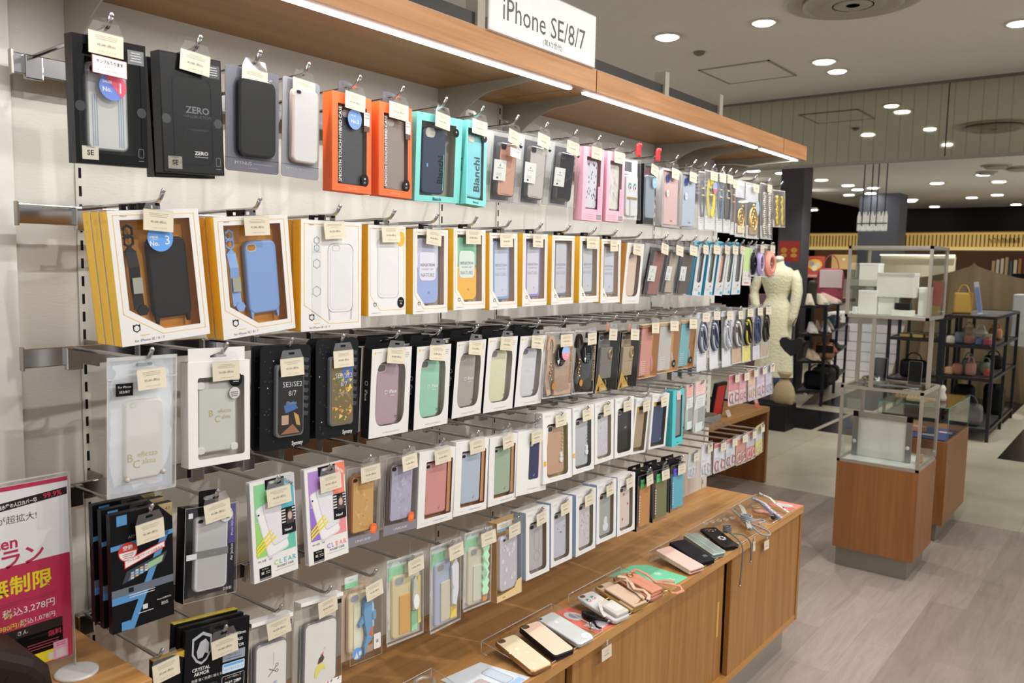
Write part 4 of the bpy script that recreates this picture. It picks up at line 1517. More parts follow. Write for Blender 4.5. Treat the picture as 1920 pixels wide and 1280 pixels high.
# ================================================================== second row
YEL = M('ffcb38', .5)
YIN = M('d08c24', .5)
YIN2 = M('d8c5b7', .5)
WH = M('e6e5e2', .5)
YL = M('e5b63e', .5)
def hexlogo(b, u, v, r, n, m):
 b.line(ngon(u, v, r, 6, rot=PI / 2), r * .28, n, m, closed=True)
 for s in (-1, 1):
  b.poly([(u + s * r * .98, v + r * .55), (u + s * r * .98, v + r * 1.15), (u + s * r * .45, v + r * .85)], n, m)
def iface(key, short, label, kind, cm, rim=None, tagk=0, tape=True, inn=None, tagdx=-.0, white_tag=False):
 o, w, h = hang(key, 'boxed_phone_case', label, 'boxed phone case')
 big = w > .12
 cut = [(-w * .385, -h * .07), (w * .385, -h * .07), (w * .395, -h * .905), (-w * .02 if big else -w * .16, -h * .905), (-w * .385, -h * .735 if big else -h * .75)]
 def deco(b):
  l = [(-w * .45, -h * .035), (w * .44, -h * .035), (w * .45, -h * .94), (-w * .05 if big else -w * .2, -h * .94), (-w * .45, -h * .76 if big else -h * .77)]
  b.line(l, .0008, .0003, YL, closed=True)
  hexlogo(b, -w * .33, -h * .875, .0052 if big else .0034, .0004, M('2b2026', .4))
  b.text('Hang and', .0035, -w * .25, -h * .93, .0004, YL, 'c') if big else None
  b.text('for iPhone SE / 8 / 7', .0055 if big else .0028, -w * .20 if big else -w * .30, -h * .968, .0004, M('6f6a68', .5), 'c', maxw=w * .42 if big else w * .3)
  b.text('Hamee', .0035 if big else .0026, -w * .34, -h * .04, .0005, M('6f6a68', .5))
 side = YEL
 if kind == 'printed':
  def deco2(b):
   deco(b)
   g = M('aeb3bc', .5)
   if big:
    b.line(rrect(w * .14, -h * .52, w * .42, h * .63, .012, 5), .0012, .0004, g, closed=True)
    b.poly(rrect(w * .14, -h * .52, w * .35, h * .58, .008, 5), .00035, M('dedfe0', .4))
    b.line(rrect(w * .06, -h * .245, w * .12, h * .05, .004, 4), .0008, .0005, g, closed=True)
    for s in (-1, 1):
     b.line([(w * .14 + s * w * .19, -h * .82), (w * .14 + s * w * .18, -h * .9)], .003, .0004, g)
    b.poly(rect(-w * .33, -h * .9, -w * .18, -h * .2), .0003, M('dcdcdb', .5))
    for cv, rr in ((-.18, .006), (-.25, .006), (-.39, .008), (-.64, .009)):
     b.line(ngon(-w * .255, h * cv, rr, 6, rot=PI / 2), .0012, .0005, M('8e979e', .4), closed=True)
    b.poly([(-w * .33, -h * .29), (-w * .18, -h * .29), (-w * .255, -h * .24)], .0005, M('b6bfc6', .4))
   else:
    b.line(rrect(w * .02, -h * .47, w * .56, h * .66, .010, 5), .0016, .0004, M('d2d4d6', .5), closed=True)
    b.poly(rrect(w * .02, -h * .47, w * .50, h * .60, .008, 5), .00035, M('dfdfde', .4))
    b.poly(ngon(w * .36, -h * .14, .0105, 20, .014), .0006, M('f0b53c', .4)); b.text('Clear', .004, w * .36, -h * .12, .0008, WHITEC)
    b.poly(ngon(w * .36, -h * .86, .009, 20, .0105), .0006, M('262a38', .4)); b.text('iPhone', .003, w * .36, -h * .84, .0008, WHITEC); b.text('SE', .004, w * .36, -h * .87, .0008, WHITEC, bold=True)
  carton(o, w, h, .0235, WH, side, None, None, deco2)
 else:
  carton(o, w, h, .0235, WH, side, cut, inn or (YIN if kind == 'strap' else YIN2), deco)
  if kind == 'strap':
   cu = w * .13
   def ex(b):
    for s in (-1, 1):
     b.slab([(cu + s * w * .2, -h * .80), (cu + s * w * .155, -h * .80), (cu + s * w * .17, -h * .875), (cu + s * w * .19, -h * .875)], -.016, -.009, cm)
   phone(o, cu, -h * .52, w * .44, h * .62, -.008, .009, cm, rad=.2, campos=(.2, .09) if tagk != 0 else None, extra=ex, camc='a5701f')
   b = MB()
   su = -w * .27
   for k, cv in enumerate((-.155, -.225)):
    b.tube([(-.012, su + .007 * math.cos(a), h * cv + .0085 * math.sin(a)) for a in [PI / 2 + 2 * PI * q / 6 for q in range(6)]], .0022, cm, 6, closed=True, smooth=False)
   b.slab([(su - .009, -h * .31), (su + .009, -h * .31), (su, -h * .265)], -.015, -.009, cm)
   b.ribbon([(-.010, su, -h * .30), (-.006, su + .001, -h * .42), (-.009, su + .002, -h * .56), (-.008, su + .003, -h * .74)], w * .115, cm, .0015)
   b.slab(rect(su - .004, -h * .62, su + .010, -h * .50), -.0055, -.0045, M('8f9284', .5))
   b.slab(ngon(su + .008, -h * .75, .0085, 6), -.012, -.006, cm)
   b.build('wrist_strap', o)
  else:
   def ex(b):
    b.text('REFLECTION', .0075, -w * .045, -h * .42, -.004, M('8b8f99', .4), maxw=w * .4, bold=True)
    b.text('MAGNET SLIM', .0050, -w * .045, -h * .47, -.004, M('9a9ea8', .4), maxw=w * .38)
    b.text('NATURE', .011, -w * .045, -h * .54, -.004, M('9a9ea8', .4), maxw=w * .38)
    hexlogo(b, .0, -h * .75, .0022, -.004, M('8b8f99', .4))
   if kind == 'clear':
    b = MB()
    b.slab(rrect(-w * .03, -h * .49, w * .60, h * .78, .010, 5), -.013, -.0045, rim, bev=.003)
    b.poly(rrect(-w * .04, -h * .48, w * .47, h * .71, .007, 5), -.0042, cm)
    ex(b)
    b.build('phone_case', o)
   else:   # two-tone see-through case: kind = (top, middle, bottom) colours
    b = MB()
    top, mid, bot = kind
    b.slab(rrect(-w * .03, -h * .29, w * .62, h * .38, .010, 5), -.013, -.006, M(top, .25), bev=.002)
    b.slab(rrect(-w * .03, -h * .66, w * .62, h * .46, .016, 6), -.0135, -.005, M(bot, .25), bev=.003)
    b.slab(rrect(-w * .04, -h * .44, w * .48, h * .34, .010, 5), -.006, -.0044, M(mid, .3), bev=.001)
    ex(b)
    b.build('phone_case', o)
 b = MB()
 b.holed([(-.014, -.001), (.010, -.001), (.010, .007), (.006, .010), (-.010, .010), (-.014, .007)], [rect(-.009, .0015, .005, .0065)], -.012, BLACKP, back=-.0135)
 b.bbox(-.019, -.010, -.017, -.012, -.001, .010, BLACKP, .001)
 b.bbox(-.019, -.010, .010, .015, -.001, .010, BLACKP, .001)
 b.build('hang_tab', o)
 b = MB(xf=Matrix.Translation((-.0118, -w / 2 - .0004, 0)) @ Matrix.Rotation(-PI / 2, 4, 'Z'))
 b.text('iFace', .0085, 0, -h * .17, 0, M('f6dc9a', .4), rot=-PI / 2, bold=True); b.line(ngon(0, -h * .075, .0032, 6), .001, 0, M('f6dc9a', .4), closed=True)
 b.build('side_lettering', o)
 if tape and not white_tag:
  price_tag(key, short, tagdx, -.002, tagk, None)
 peg(key, 1, short, .008)
 return o, w, h
o, w, h = iface('a1', 'yellow edged box with the black strap case', 'large yellow edged box with a black strap case, front of its stack', 'strap', M('303031', .5), tagdx=.003)
sticker(o, ngon(w * .03, -h * .215, .0195, 28), .0008, M('5a96dc', .4), 'rank_sticker', lambda b: (b.text('MENS', .0050, -w * .04, -h * .205, .001, WHITEC, bold=True), b.text('RANKING', .0026, -w * .04, -h * .225, .001, WHITEC), b.text('No.', .0095, -w * .04, -h * .253, .001, WHITEC, bold=True), b.text('3', .019, w * .105, -h * .232, .001, WHITEC)))
c = copy_tree(o); c.location.x -= .026; tag(c, 'large yellow edged box second in the nearest stack of the second row', 'boxed phone case')
c = copy_tree(o); c.location.x -= .052; tag(c, 'large yellow edged box last in the nearest stack of the second row', 'boxed phone case')
o, w, h = iface('a2', 'yellow edged box with the blue strap case', 'large yellow edged box with a sky blue strap case', 'strap', M('7195ca', .45), tagk=1, tagdx=.003)
c = copy_tree(o); c.location.x -= .026; tag(c, 'large yellow edged box behind the one with the sky blue strap case', 'boxed phone case')
o, w, h = iface('a3', 'printed box with the clear strap case', 'large white box printed with a clear strap case', 'printed', None, tagk=2, tagdx=-.004)
c = copy_tree(o); c.location.x -= .026; tag(c, 'large yellow edged box behind the printed clear strap case', 'boxed phone case')
iface('a4', 'printed box with the plain clear case', 'white box printed with a plain clear case and two round badges', 'printed', None, tagk=3)
iface('a5', 'yellow edged box with the lilac and red case', 'yellow edged box with a lilac blue and red gradient case', ('c3c6e0', 'e2e2ee', '8fa3d2'), None, tagk=1, tagdx=.003)
iface('a6', 'yellow edged box with the green and amber case', 'yellow edged box with a green to amber gradient case', ('7fc09c', 'd9e8dc', 'e9b23c'), None, tagk=0, tagdx=.003)
iface('a7', 'yellow edged box with the pale blue clear case', 'yellow edged box with a pale blue edged clear case', 'clear', M('b9c1d2', .2), M('7d9bc8', .3), tagk=2)
iface('a8', 'yellow edged box with the violet clear case', 'yellow edged box with a violet edged clear case', 'clear', M('c3c3cb', .2), M('8f7fc6', .3), tagk=3)
iface('a9', 'yellow edged box with the grey clear case', 'yellow edged box with a smoke grey edged clear case', 'clear', M('b6b7c0', .2), M('6f7480', .3), tagk=0, tape=False)
iface('a10', 'yellow edged box with the olive clear case', 'yellow edged box with an olive edged clear case', 'clear', M('b4b7bd', .2), M('5f6a52', .3), tagk=1)
iface('a11', 'yellow edged box with the brown clear case', 'yellow edged box with a brown edged clear case, last of its kind', 'clear', M('b6bcc9', .2), M('8f7f74', .3), tagk=2)
_wt = None

def ovalwin(w, h, k=10):
 "waisted window of the black sided boxes"
 pts = []
 W2, top, bot = w * .39, -h * .15, -h * .88
 for i in range(48):
  a = 2 * PI * i / 48
  c, s = math.cos(a), math.sin(a)
  u = math.copysign(abs(c) ** .38, c) * W2
  v = (top + bot) / 2 + math.copysign(abs(s) ** .55, s) * (top - bot) / 2
  u *= 1 - .06 * math.cos(PI * (v - (top + bot) / 2) / (top - bot))
  pts.append((u, v))
 return pts
def iface2(key, row, short, label, cm, side, inn, tagk=0, text=True, header=True, cup='2f3033', tagdx=.0):
 o, w, h = hang(key, 'boxed_phone_case', label, 'boxed phone case')
 def deco(b):
  b.text('for iPhone SE 2nd/3rd 8 7', .0042, w * .05, -h * .955, .0004, M('a9a9a9', .5), maxw=w * .66)
  if header:
   b.poly(ngon(-w * .42, -h * .045, .0022, 10), .0004, M('e8c030', .5)); b.bars(-w * .38, -w * .26, -h * .038, .0004, M('b9b08c', .5), 1)
   b.bars(w * .32, w * .44, -h * .06, .0004, M('9c9c9c', .5), 3, .004)
 carton(o, w, h, .024, WH, side, ovalwin(w, h), inn, deco)
 def ex(b):
  if text:
   t = M('eef0f0', .4)
   b.text('iFace', .0095, w * .10, -h * .50, -.0045, t, bold=True)
   hexlogo(b, -w * .08, -h * .505, .0036, -.0045, t)
   b.bars(w * .03, w * .15, -h * .545, -.0045, t, 1)
   hexlogo(b, w * .2, -h * .80, .0024, -.0045, M('3b3b3d', .4))
 phone(o, -w * .04, -h * .53, w * .58, h * .71, -.005, .010, cm, rad=.24, campos=(.2, .07), cams=(.34, .08), extra=ex, camc=cup)
 if header:
  b = MB()
  b.holed([(-w / 2, 0), (w / 2, 0), (w * .46, .020), (-w * .46, .020)], [rrect(0, .010, .026, .006, .003, 3)], -.022, side, back=-.0226)
  b.build('hang_tab', o)
  b = MB(xf=Matrix.Translation((-.012, -w / 2 - .0004, 0)) @ Matrix.Rotation(-PI / 2, 4, 'Z'))
  b.text('iFace', .0105, 0, -h * .52, 0, M('b9b9bb', .4), rot=-PI / 2, bold=True)
  b.line(ngon(0, -h * .385, .0042, 6), .0013, 0, M('b9b9bb', .4), closed=True)
  b.build('side_lettering', o)
 price_tag(key, short, tagdx, -.004 if not header else -.001, tagk, -7)
 peg(key, row, short, .006)
 return o
iface2('a12', 1, 'tan sided box with the beige case', 'tan sided white box with a beige rounded case, tilted', M('cdb6a2', .4), M('d2a15c', .5), M('b49a8a', .5), 3, text=False, header=False, cup='8c7a6c')
greybox('a13', 1, 'clear box with the brick red folio', 'clear plastic box with a brick red folio, first of three tilted ones', M('8a5549', .5), tagk=0, case=False)
greybox('a14', 1, 'clear box with the beige folio', 'clear plastic box with a beige folio, middle of three tilted ones', M('a59a86', .5), tagk=1, case=False)
greybox('a15', 1, 'clear box with the dark olive folio', 'clear plastic box with a dark olive folio, last of three tilted ones', M('4a3b22', .4), tagk=2, case=False)
BLS = M('2a93b8', .45)
def bluebox(key, short, label, cm, tagk, tg=True):
 o, w, h = hang(key, 'boxed_phone_case', label, 'boxed phone case')
 win = rrect(w * .02, -h * .43, w * .5, h * .60, .010, 5)
 def deco(b):
  b.poly([(w * .0, -h * .84), (w * .2, -h * .80), (w * .15, -h * .775)], .0004, DK)
  b.bars(-w * .38, w * .1, -h * .86, .0004, M('8d9196', .5), 2, .004)
  b.poly(rrect(w * .28, -h * .94, w * .26, h * .06, .002), .0004, M('3aa7cf', .5))
 carton(o, w, h, .022, M('d5d6d5', .5), BLS, win, M('8d8880', .5), deco)
 phone(o, -w * .02, -h * .45, w * .42, h * .55, -.004, .008, cm, rad=.3, campos=None)
 tab(o, M('5fb9cf', .3), w * .9, .016, n=-.018)
 if tg:
  price_tag(key, short, .004, .002, tagk, -4, scale=.95)
 peg(key, 1, short, .003)
bluebox('a16', 'blue sided box with the slate case', 'slim blue sided box with a slate grey case', M('5b6670', .4), 0)
bluebox('a17', 'blue sided box with the green speckled case', 'slim blue sided box with a green speckled case', M('56685c', .4), 1)
bluebox('a18', 'blue sided box with the coral case', 'slim blue sided box with a coral orange case', M('d08a6a', .4), 2)
bluebox('a19', 'blue sided box with the khaki case', 'slim blue sided box with a khaki case', M('6d6c50', .4), 3)
bluebox('a20', 'blue sided box with the charcoal case', 'slim blue sided box with a charcoal case, last of the row', M('54545c', .4), 0)
o, w, h = hang('a21', 'hanging_card', 'pale green card hanging beside the blue sided boxes', 'card')
b = MB(); b.slab(rect(-w / 2, -h, w / 2, 0), -.0012, 0, M('d9d7d0', .5)); b.poly(rect(-w / 2, -h * .62, w / 2, 0), .0003, M('b9cf8d', .5)); b.bars(-w * .4, w * .4, -h * .74, .0004, M('9a9a92', .5), 2, .012); b.bars(-w * .3, w * .3, -h * .92, .0004, M('c94a4a', .5), 1, .01, .003); b.build('card', o); tab(o, FILM, .03, .02, n=-.0005); peg('a21', 1, 'pale green card', 0)
strap_bag('d_blk', 1, 'small pack with a black coiled ring strap', '2c2d33', 'black ring strap pack', style='coil', head='b9a6c4', cardc='a9a6b0', tg=False, cardh=.1)
strap_bag('d_pur', 1, 'small pack with a lilac coiled ring strap', 'a593c3', 'lilac ring strap pack', style='coil', head='b9a6c4', cardc='a9b0b8', cardh=.1, tagk=1)
strap_bag('donut', 1, 'small pack with a coral coiled ring strap', 'd98873', 'coral ring strap pack', style='coil', head='cfc2ae', cardc='8f8a8a', cardh=.1, tagk=2)
# ================================================================== third row
S_ = 'frosted zip pouch'
o, w, h = hang('c1', 'pouched_phone_case', 'frosted silver zip pouch with a clear case, nearest on the third row', 'pouched phone case')
b = MB(); b.slab(rect(-w * .47, -h * .985, w * .47, -.002), -.006, -.0055, M('f2f4f6', .3)); b.build('foil_back', o)
phone(o, .002, -h * .60, w * .56, h * .58, .002, .008, M('eeebdf', .35), rad=.18, campos=(.2, .07), cams=(.14, .06), camc='c4c1b5', extra=lambda b: (
 b.text('B', .017, -w * .19, -h * .725, .0025, M('b3a067', .4)), b.text('ellezza', .0115, w * .06, -h * .705, .0025, M('b9ab78', .4)),
 b.text('C', .017, -w * .10, -h * .775, .0025, M('b3a067', .4)), b.text('alma', .0115, w * .08, -h * .76, .0025, M('b9ab78', .4))))
b = MB(); b.ball((.004, -w * .24, -h * .88), .004, M('b6a79a', .3)); b.ball((.004, w * .28, -h * .86), .004, M('b6a79a', .3)); b.build('corner_pads', o)
bag(o, w, h, 'c1', .010, film('fafcff', .14, .09, .10), .005, -h * .155)
b = MB(); b.poly(rrect(0, -.012, w * .24, .005, .0025), .0025, M('7a8288', .4)); b.build('hang_slot', o)
sticker(o, rect(-w * .42, -h * .27, -w * .18, -h * .18), .008, M('17181a', .4), 'model_sticker', lambda b: (b.text('For iPhone', .0042, -w * .30, -h * .205, .0084, WHITEC, maxw=w * .21), b.text('SE3/8/7', .0050, -w * .30, -h * .24, .0084, WHITEC, maxw=w * .2)))
price_tag('c1', S_, .004, -.018, 0, 2, dx=.006); peg('c1', 2, S_, .008)
S_ = 'white box with the clear cornered case'
o, w, h = hang('c2', 'boxed_phone_case', 'white header box with a see-through shock corner case', 'boxed phone case')
win = rrect(w * .03, -h * .54, w * .76, h * .78, .004)
carton(o, w, h, .022, WH, M('d9d8d4', .5), win, M('c2b8ac', .5), None)
phone(o, -w * .02, -h * .54, w * .62, h * .68, -.004, .010, M('b7b9b1', .18), rad=.14, campos=None, extra=lambda b: (
 b.text('B', .015, -w * .12, -h * .50, -.0035, M('b0a06a', .4)), b.text('C', .015, -w * .02, -h * .56, -.0035, M('b0a06a', .4)), b.text('ellezza', .009, w * .10, -h * .485, -.0035, M('b3a877', .4)), b.text('alma', .009, w * .12, -h * .545, -.0035, M('b3a877', .4)),
 [b.slab(rrect(s * w * .27 - w * .02, v, w * .12, h * .07, .004), -.006, -.002, M('c6c7c1', .2), bev=.001) for s in (-1, 1) for v in (-h * .85, -h * .23)]))
sticker(o, ngon(w * .26, -h * .19, .012, 24), .0006, M('17181a', .4), 'round_sticker', lambda b: (b.bars(w * .2, w * .32, -h * .17, .0008, LT, 3), b.poly(ngon(w * .24, -h * .32, .0095, 20), .0006, M('b9bab6', .4)), b.bars(w * .17, w * .3, -h * .31, .0008, DK, 3)))
b = MB(); b.holed([(-w * .49, 0), (w * .42, 0), (w * .42, .021), (-w * .49, .021)], [[(-.016, .006), (.012, .006), (.012, .009), (0, .014), (-.016, .009)]], -.001, WH, back=-.0016); b.build('hang_tab', o)
price_tag('c2', S_, .006, -.0015, 1, 1); peg('c2', 2, S_, .006)

def cardcase(key, short, label, art, tagk):
 o, w, h = hang(key, 'carded_phone_case', label, 'carded phone case')
 kb = M('26282d', .4)
 r = random.Random(key)
 b = MB()
 b.slab(rrect(0, -h / 2, w, h, .009, 5), -.0015, 0, kb)
 for i in range(22):
  b.poly(ngon(-w * .42 + w * .2 * r.random() ** 1.5, -h * (.05 + .9 * r.random()), .0011, 8), .0003, M('3b3e44', .4) if i > 1 else LT)
 for i in range(8):
  v = -h * (.12 + .075 * i)
  b.poly([(w * .33, v), (w * .47, v - .003), (w * .44, v - .010), (w * .32, v - .007)], .0003, M('3a3d45', .35))
 b.text('Symmy', .010, w * .24, -h * .955, .0004, M('d5d5d3', .4), rot=.0, bold=True, sx=.8)
 b.build('backing_card', o)
 def ex(b):
  n0 = .0082
  cw, ch = w * .50, h * .66
  c0, c1 = w * .04, -h * .53
  # plain colour patches in place of the printed picture
  if art == 'dark':
   b.poly(rrect(c0, c1, cw, ch, .008), n0, M('28211c', .3))
   b.poly([(c0 - .014, c1 - .008), (c0 + .006, c1 - .001), (c0 + .015, c1 - .014), (c0 - .010, c1 - .021)], n0 + .0002, M('2c5d9a', .3))
   b.poly([(c0 - .020, c1 - .056), (c0 + .004, c1 - .040), (c0 + .019, c1 - .056)], n0 + .0002, M('8a5a2c', .3))
   b.poly([(c0 + .006, c1 - .020), (c0 + .016, c1 - .026), (c0 + .020, c1 - .044), (c0 + .012, c1 - .042)], n0 + .0003, M('b98a3c', .3))
   b.poly(rect(c0 - .018, c1 - .040, c0 - .004, c1 - .024), n0 + .0002, M('b58f76', .3))
  else:
   b.poly(rrect(c0, c1, cw, ch, .008), n0, M('6b5a2c', .3))
   b.poly(rect(c0, c1 + ch * .12, c0 + cw * .47, c1 + ch * .42), n0 + .0002, M('2b5aa0', .3))
   for i in range(60):
    u, v = c0 + cw * r.uniform(-.42, .42), c1 + ch * r.uniform(-.44, .3)
    s = r.uniform(.002, .006)
    b.poly([(u + s * math.cos(a + i), v + s * math.sin(a + i)) for a in (0, 1.8, 3.9)], n0 + .0003 + i * 1e-6, M(r.choice(['d9a62b', 'b9872a', 'e6c45a', '7c7a3a', 'c4702a', '4c6a3a']), .3))
  t = M('b9bec4', .4)
  b.text('SE3/SE2', .0125, c0 + .003, c1 + ch * .24, n0 + .0008, t)
  b.text('8/7', .0125, c0 + .003, c1 + ch * .11, n0 + .0008, t)
  b.text('iPhone', .0080, c0 + .001, c1 - ch * .03, n0 + .0008, M('8d96a4', .4))
 phone(o, w * .04, -h * .53, w * .56, h * .70, .0080, .0080, M('5a5d60', .15, coat=1), rad=.13, campos=None, extra=ex)
 b = MB(); b.poly(rrect(w * .04, -h * .53, w * .52, h * .68, .007), .0096, FILM); b.build('clear_cover', o)
 tab(o, FILM, w * .46, .004, n=.0006, base=-h * .24, hole=False) if False else None
 price_tag(key, short, .002, -.022, tagk, 1, dx=.004)
 peg(key, 2, short, .004)
 c = copy_tree(o); c.location += Vector((-.016, -.006, .0)); tag(c, 'black card hanging just behind the ' + short, 'carded phone case')
cardcase('c3', 'black carded case with dark patches', 'black carded case with blue and ochre patches on black', 'dark', 2)
cardcase('c4', 'black carded case with gold patches', 'black carded case with shimmering gold and blue patches', 'gold', 3)

BK = M('1a1b1f', .4)
GT = M('cfc8c0', .35)
for key, sh, lb, c_, cup, tk, dx in (('c5', 'black sided box with the mauve case', 'black sided white box with a mauve rounded case', 'a78f9b', '5b4f50', 0, .006),
       ('c6', 'black sided box with the mint case', 'black sided white box with a mint green rounded case', '8fc3ab', '4d5a55', 1, .003),
       ('c7', 'black sided box with the warm grey case', 'black sided white box with a warm grey rounded case', 'a39c95', '8d8780', 2, .006),
       ('c8', 'black sided box with the pale lime case', 'black sided white box with a pale lime rounded case', 'cbcfab', '6f7068', 3, .006),
       ('c9', 'black sided box with the silver white case', 'black sided white box with a silver white rounded case', 'c4c8cc', '5d6066', 0, .006)):
 o = iface2(key, 2, sh, lb, M(c_, .4), BK, GT, tk, cup=cup, tagdx=dx)
 b = MB(); b.box(-.050, -.028, -w * .5, w * .5, -h * .99, 0, M('d5d4d0', .5)); b.box(-.0505, -.0275, -w * .5 - .0004, -w * .5, -h * .99, 0, BK); b.holed([(-w / 2, 0), (w / 2, 0), (w * .46, .020), (-w * .46, .020)], [rrect(0, .010, .026, .006, .003, 3)], -.045, BK, back=-.0456)
 q = b.build('boxed_phone_case'); q.matrix_world = Matrix.Translation(o.location) @ o.rotation_euler.to_matrix().to_4x4()
 tag(q, 'plain box hanging just behind the ' + sh, 'boxed phone case')

def mlounge(key, short, label, c_, tagk):
 o, w, h = hang(key, 'bagged_pouch_case', label, 'bagged pouch case')
 m = M(c_, .55)
 b = MB(); b.slab(rrect(w * .16, -h * .58, w * .60, h * .78, .004), -.006, .002, m, bev=.002)
 b.text('MAEBE LOUNGE', .0125, w * .40, -h * .52, .0025, M('9a7434' if c_ != '3a3330' else 'a9843f', .35), rot=-PI / 2, bold=True, maxw=h * .85)
 b.poly(rect(w * .02, -h * .12, w * .48, -h * .005), -.003, M('1c1e26', .4))
 b.build('pouch', o)
 b = MB()
 for k in range(2):
  b.ribbon([(.000 + .003 * k, -w * (.36 - .05 * k) + w * .10 * math.cos(a), -h * .22 + h * .14 * math.sin(a)) for a in [PI * q / 8 for q in range(-2, 10)]], .009, m, .0016)
 b.ribbon([(.001, -w * .34, -h * .26), (.003, -w * .36, -h * .5), (.000, -w * .38, -h * .72), (.002, -w * .3, -h * .95)], .016, m, .002)
 b.build('strap', o)
 b = MB()
 for i in range(6):
  b.ball((.005, -w * (.30 + .03 * math.sin(i * 2.2)), -h * (.46 + .05 * i)), .0028, GOLDM, seg=8)
 b.poly(ngon(-w * .19, -h * .82, .0075, 18, .009), .006, M('b37a2e', .4)); b.build('gold_clasp', o)
 b = MB(); b.poly(ngon(-w * .02, -h * .36, .022, 28, .026), .0085, M('20222c', .45))
 b.line([(-w * .14, -h * .27), (-w * .09, -h * .42), (-w * .05, -h * .40)], .0008, .009, LT)
 b.poly([(-w * .15, -h * .43), (-w * .06, -h * .42), (-w * .1, -h * .5)], .009, LT)
 b.bars(-w * .04, w * .12, -h * .36, .009, M('8f8f92', .5), 6, .004)
 b.build('round_sticker', o)
 bag(o, w, h, key, .008, film('f6f6f6', .09, .07, .02)); tab(o, FILM, .034, .012, n=-.003)
 price_tag(key, short, .008, -.007, tagk, 1, dx=.006); peg(key, 2, short, .008)
 return o
mlounge('c10', 'bagged tan pouch case', 'bagged tan pouch case with strap and round black sticker', 'b3957c', 1)
o = empty('rank_badge', (XP + .013, POS['c10'][0] + .008, POS['c10'][1] - .042)); b = MB(); b.slab(ngon(0, -.010, .0165, 26, .018), -.0004, 0, M('9db4e6', .4)); b.poly([p_ for p_ in ngon(0, -.010, .0163, 26, .0178, rot=-PI)][0:14], .0002, M('e58fa2', .4)); b.text('No.', .006, -.006, -.012, .0004, WHITEC); b.text('2', .014, .005, -.012, .0004, WHITEC); b.build('disc', o)
tag(o, 'blue and pink rank badge on the bagged tan pouch case', 'badge')
mlounge('c11', 'bagged black pouch case', 'bagged black pouch case with strap and round black sticker', '3a3330', 2)
def ringcase(key, short, label, c_, tagk):
 o, w, h = hang(key, 'boxed_pouch_case', label, 'boxed pouch case')
 b = MB(); b.box(-.030, -.029, -w / 2, w / 2, -h, 0, M('2d2a28', .45)); b.box(-.029, 0, -w / 2, -w / 2 + .001, -h, 0, M('171719', .4)); b.box(-.029, 0, w / 2 - .001, w / 2, -h, 0, M('3d3028', .4)); b.box(-.029, 0, -w / 2, w / 2, -.001, 0, M('2a2a2d', .4)); b.build('tray', o)
 m = M(c_, .6)
 phone(o, -.002, -h * .42, w * .56, h * .74, -.014, .008, m, rad=.14, campos=(.22, .08), cams=(.3, .08))
 b = MB(); b.bbox(-.014, -.003, -w * .30, w * .24, -h * .78, -h * .26, m, .003, 3); b.box(-.0032, -.0026, -w * .2, w * .2, -h * .515, -h * .51, M('7a5738', .4)); b.build('pouch', o)
 b = MB(); b.tube([(-.001, w * .11 + .0085 * math.cos(a), -h * .38 + .012 * math.sin(a)) for a in [2 * PI * q / 18 for q in range(18)]], .0014, GOLDM, 6, closed=True); b.build('finger_ring', o)
 b = MB(); b.poly([(-w * .48, -h * .99), (w * .08, -h * .97), (-w * .36, -h * .68)], -.0005, M('b8923c', .4)); b.poly([(-w * .40, -h * .97), (-w * .30, -h * .97), (-w * .31, -h * .86)], -.0003, BLACKP); b.poly(ngon(-w * .20, -h * .86, .0018, 10), -.0003, BLACKP); b.bars(-w * .22, w * .0, -h * .93, -.0003, WHITEC, 2); b.build('corner_card', o)
 b = MB(); b.tube([(-.010, w * .06, -h * .80), (-.008, w * .10, -h * .86), (-.010, w * .12, -h * .93)], .0016, GOLDM, 6); b.ball((-.010, w * .12, -h * .94), .0035, GOLDM, seg=8); b.build('clasp', o)
 clearbox(o, w, h, .030, FILM); price_tag(key, short, .006, .006, tagk, -5); peg(key, 2, short, .012)
 b = MB(); b.slab(rect(-.014, -.001, .0, .022), -.006, -.005, M('c18a6c', .5)); b.build('hang_tab', o)
ringcase('c12', 'black boxed grey pouch case', 'black framed box with a charcoal pouch case and gold ring', '6a6862', 3)
ringcase('c13', 'black boxed khaki pouch case', 'black framed box with a khaki pouch case and gold ring', 'a08a6a', 0)
def notebox(key, short, label, c_, tagk, dot=True):
 o, w, h = hang(key, 'boxed_phone_case', label, 'boxed phone case')
 b = MB(); b.box(-.020, -.0195, -w / 2, w / 2, -h, 0, M('c39557', .5)); b.box(-.0195, 0, -w / 2, w / 2, -h, -h + .001, M('c9a36a', .5)); b.box(-.0195, 0, w / 2 - .001, w / 2, -h, 0, M('c08c4a', .5)); b.box(-.0195, 0, -w / 2, w / 2, -.008, 0, M('cdb08a', .5)); b.build('tray', o)
 b = MB(); b.bbox(-.014, -.003, -w * .46, w * .14, -h * .95, -h * .06, M(c_, .6), .0015)
 b.bars(-w * .40, -w * .12, -h * .68, -.0027, M('e9dfdc', .5), 7, .006, .0011, 5)
 b.build('folio_case', o)
 b = MB(); b.ribbon([(-.006, w * .22, -h * .62), (-.004, w * .25, -h * .75), (-.006, w * .29, -h * .9)], .010, M(c_, .55)); b.build('strap', o)
 if dot:
  sticker(o, ngon(w * .28, -h * .84, .011, 20, .012), .0006, M('22232b', .4), 'round_sticker', lambda b: b.bars(w * .22, w * .34, -h * .82, .0008, LT, 3))
 clearbox(o, w, h, .020, FILM); price_tag(key, short, .008, .004, tagk, -3); peg(key, 2, short, .01)
notebox('c14', 'kraft tray with the dusty rose folio', 'clear kraft tray box with a dusty rose folio and strap', 'b97a6c', 1, False)
notebox('c15', 'kraft tray with the grey folio', 'clear kraft tray box with a light grey folio and strap', 'a8a49f', 2)
notebox('c16', 'kraft tray with the teal folio', 'clear kraft tray box with a teal blue folio and strap', '5f9ca4', 3)
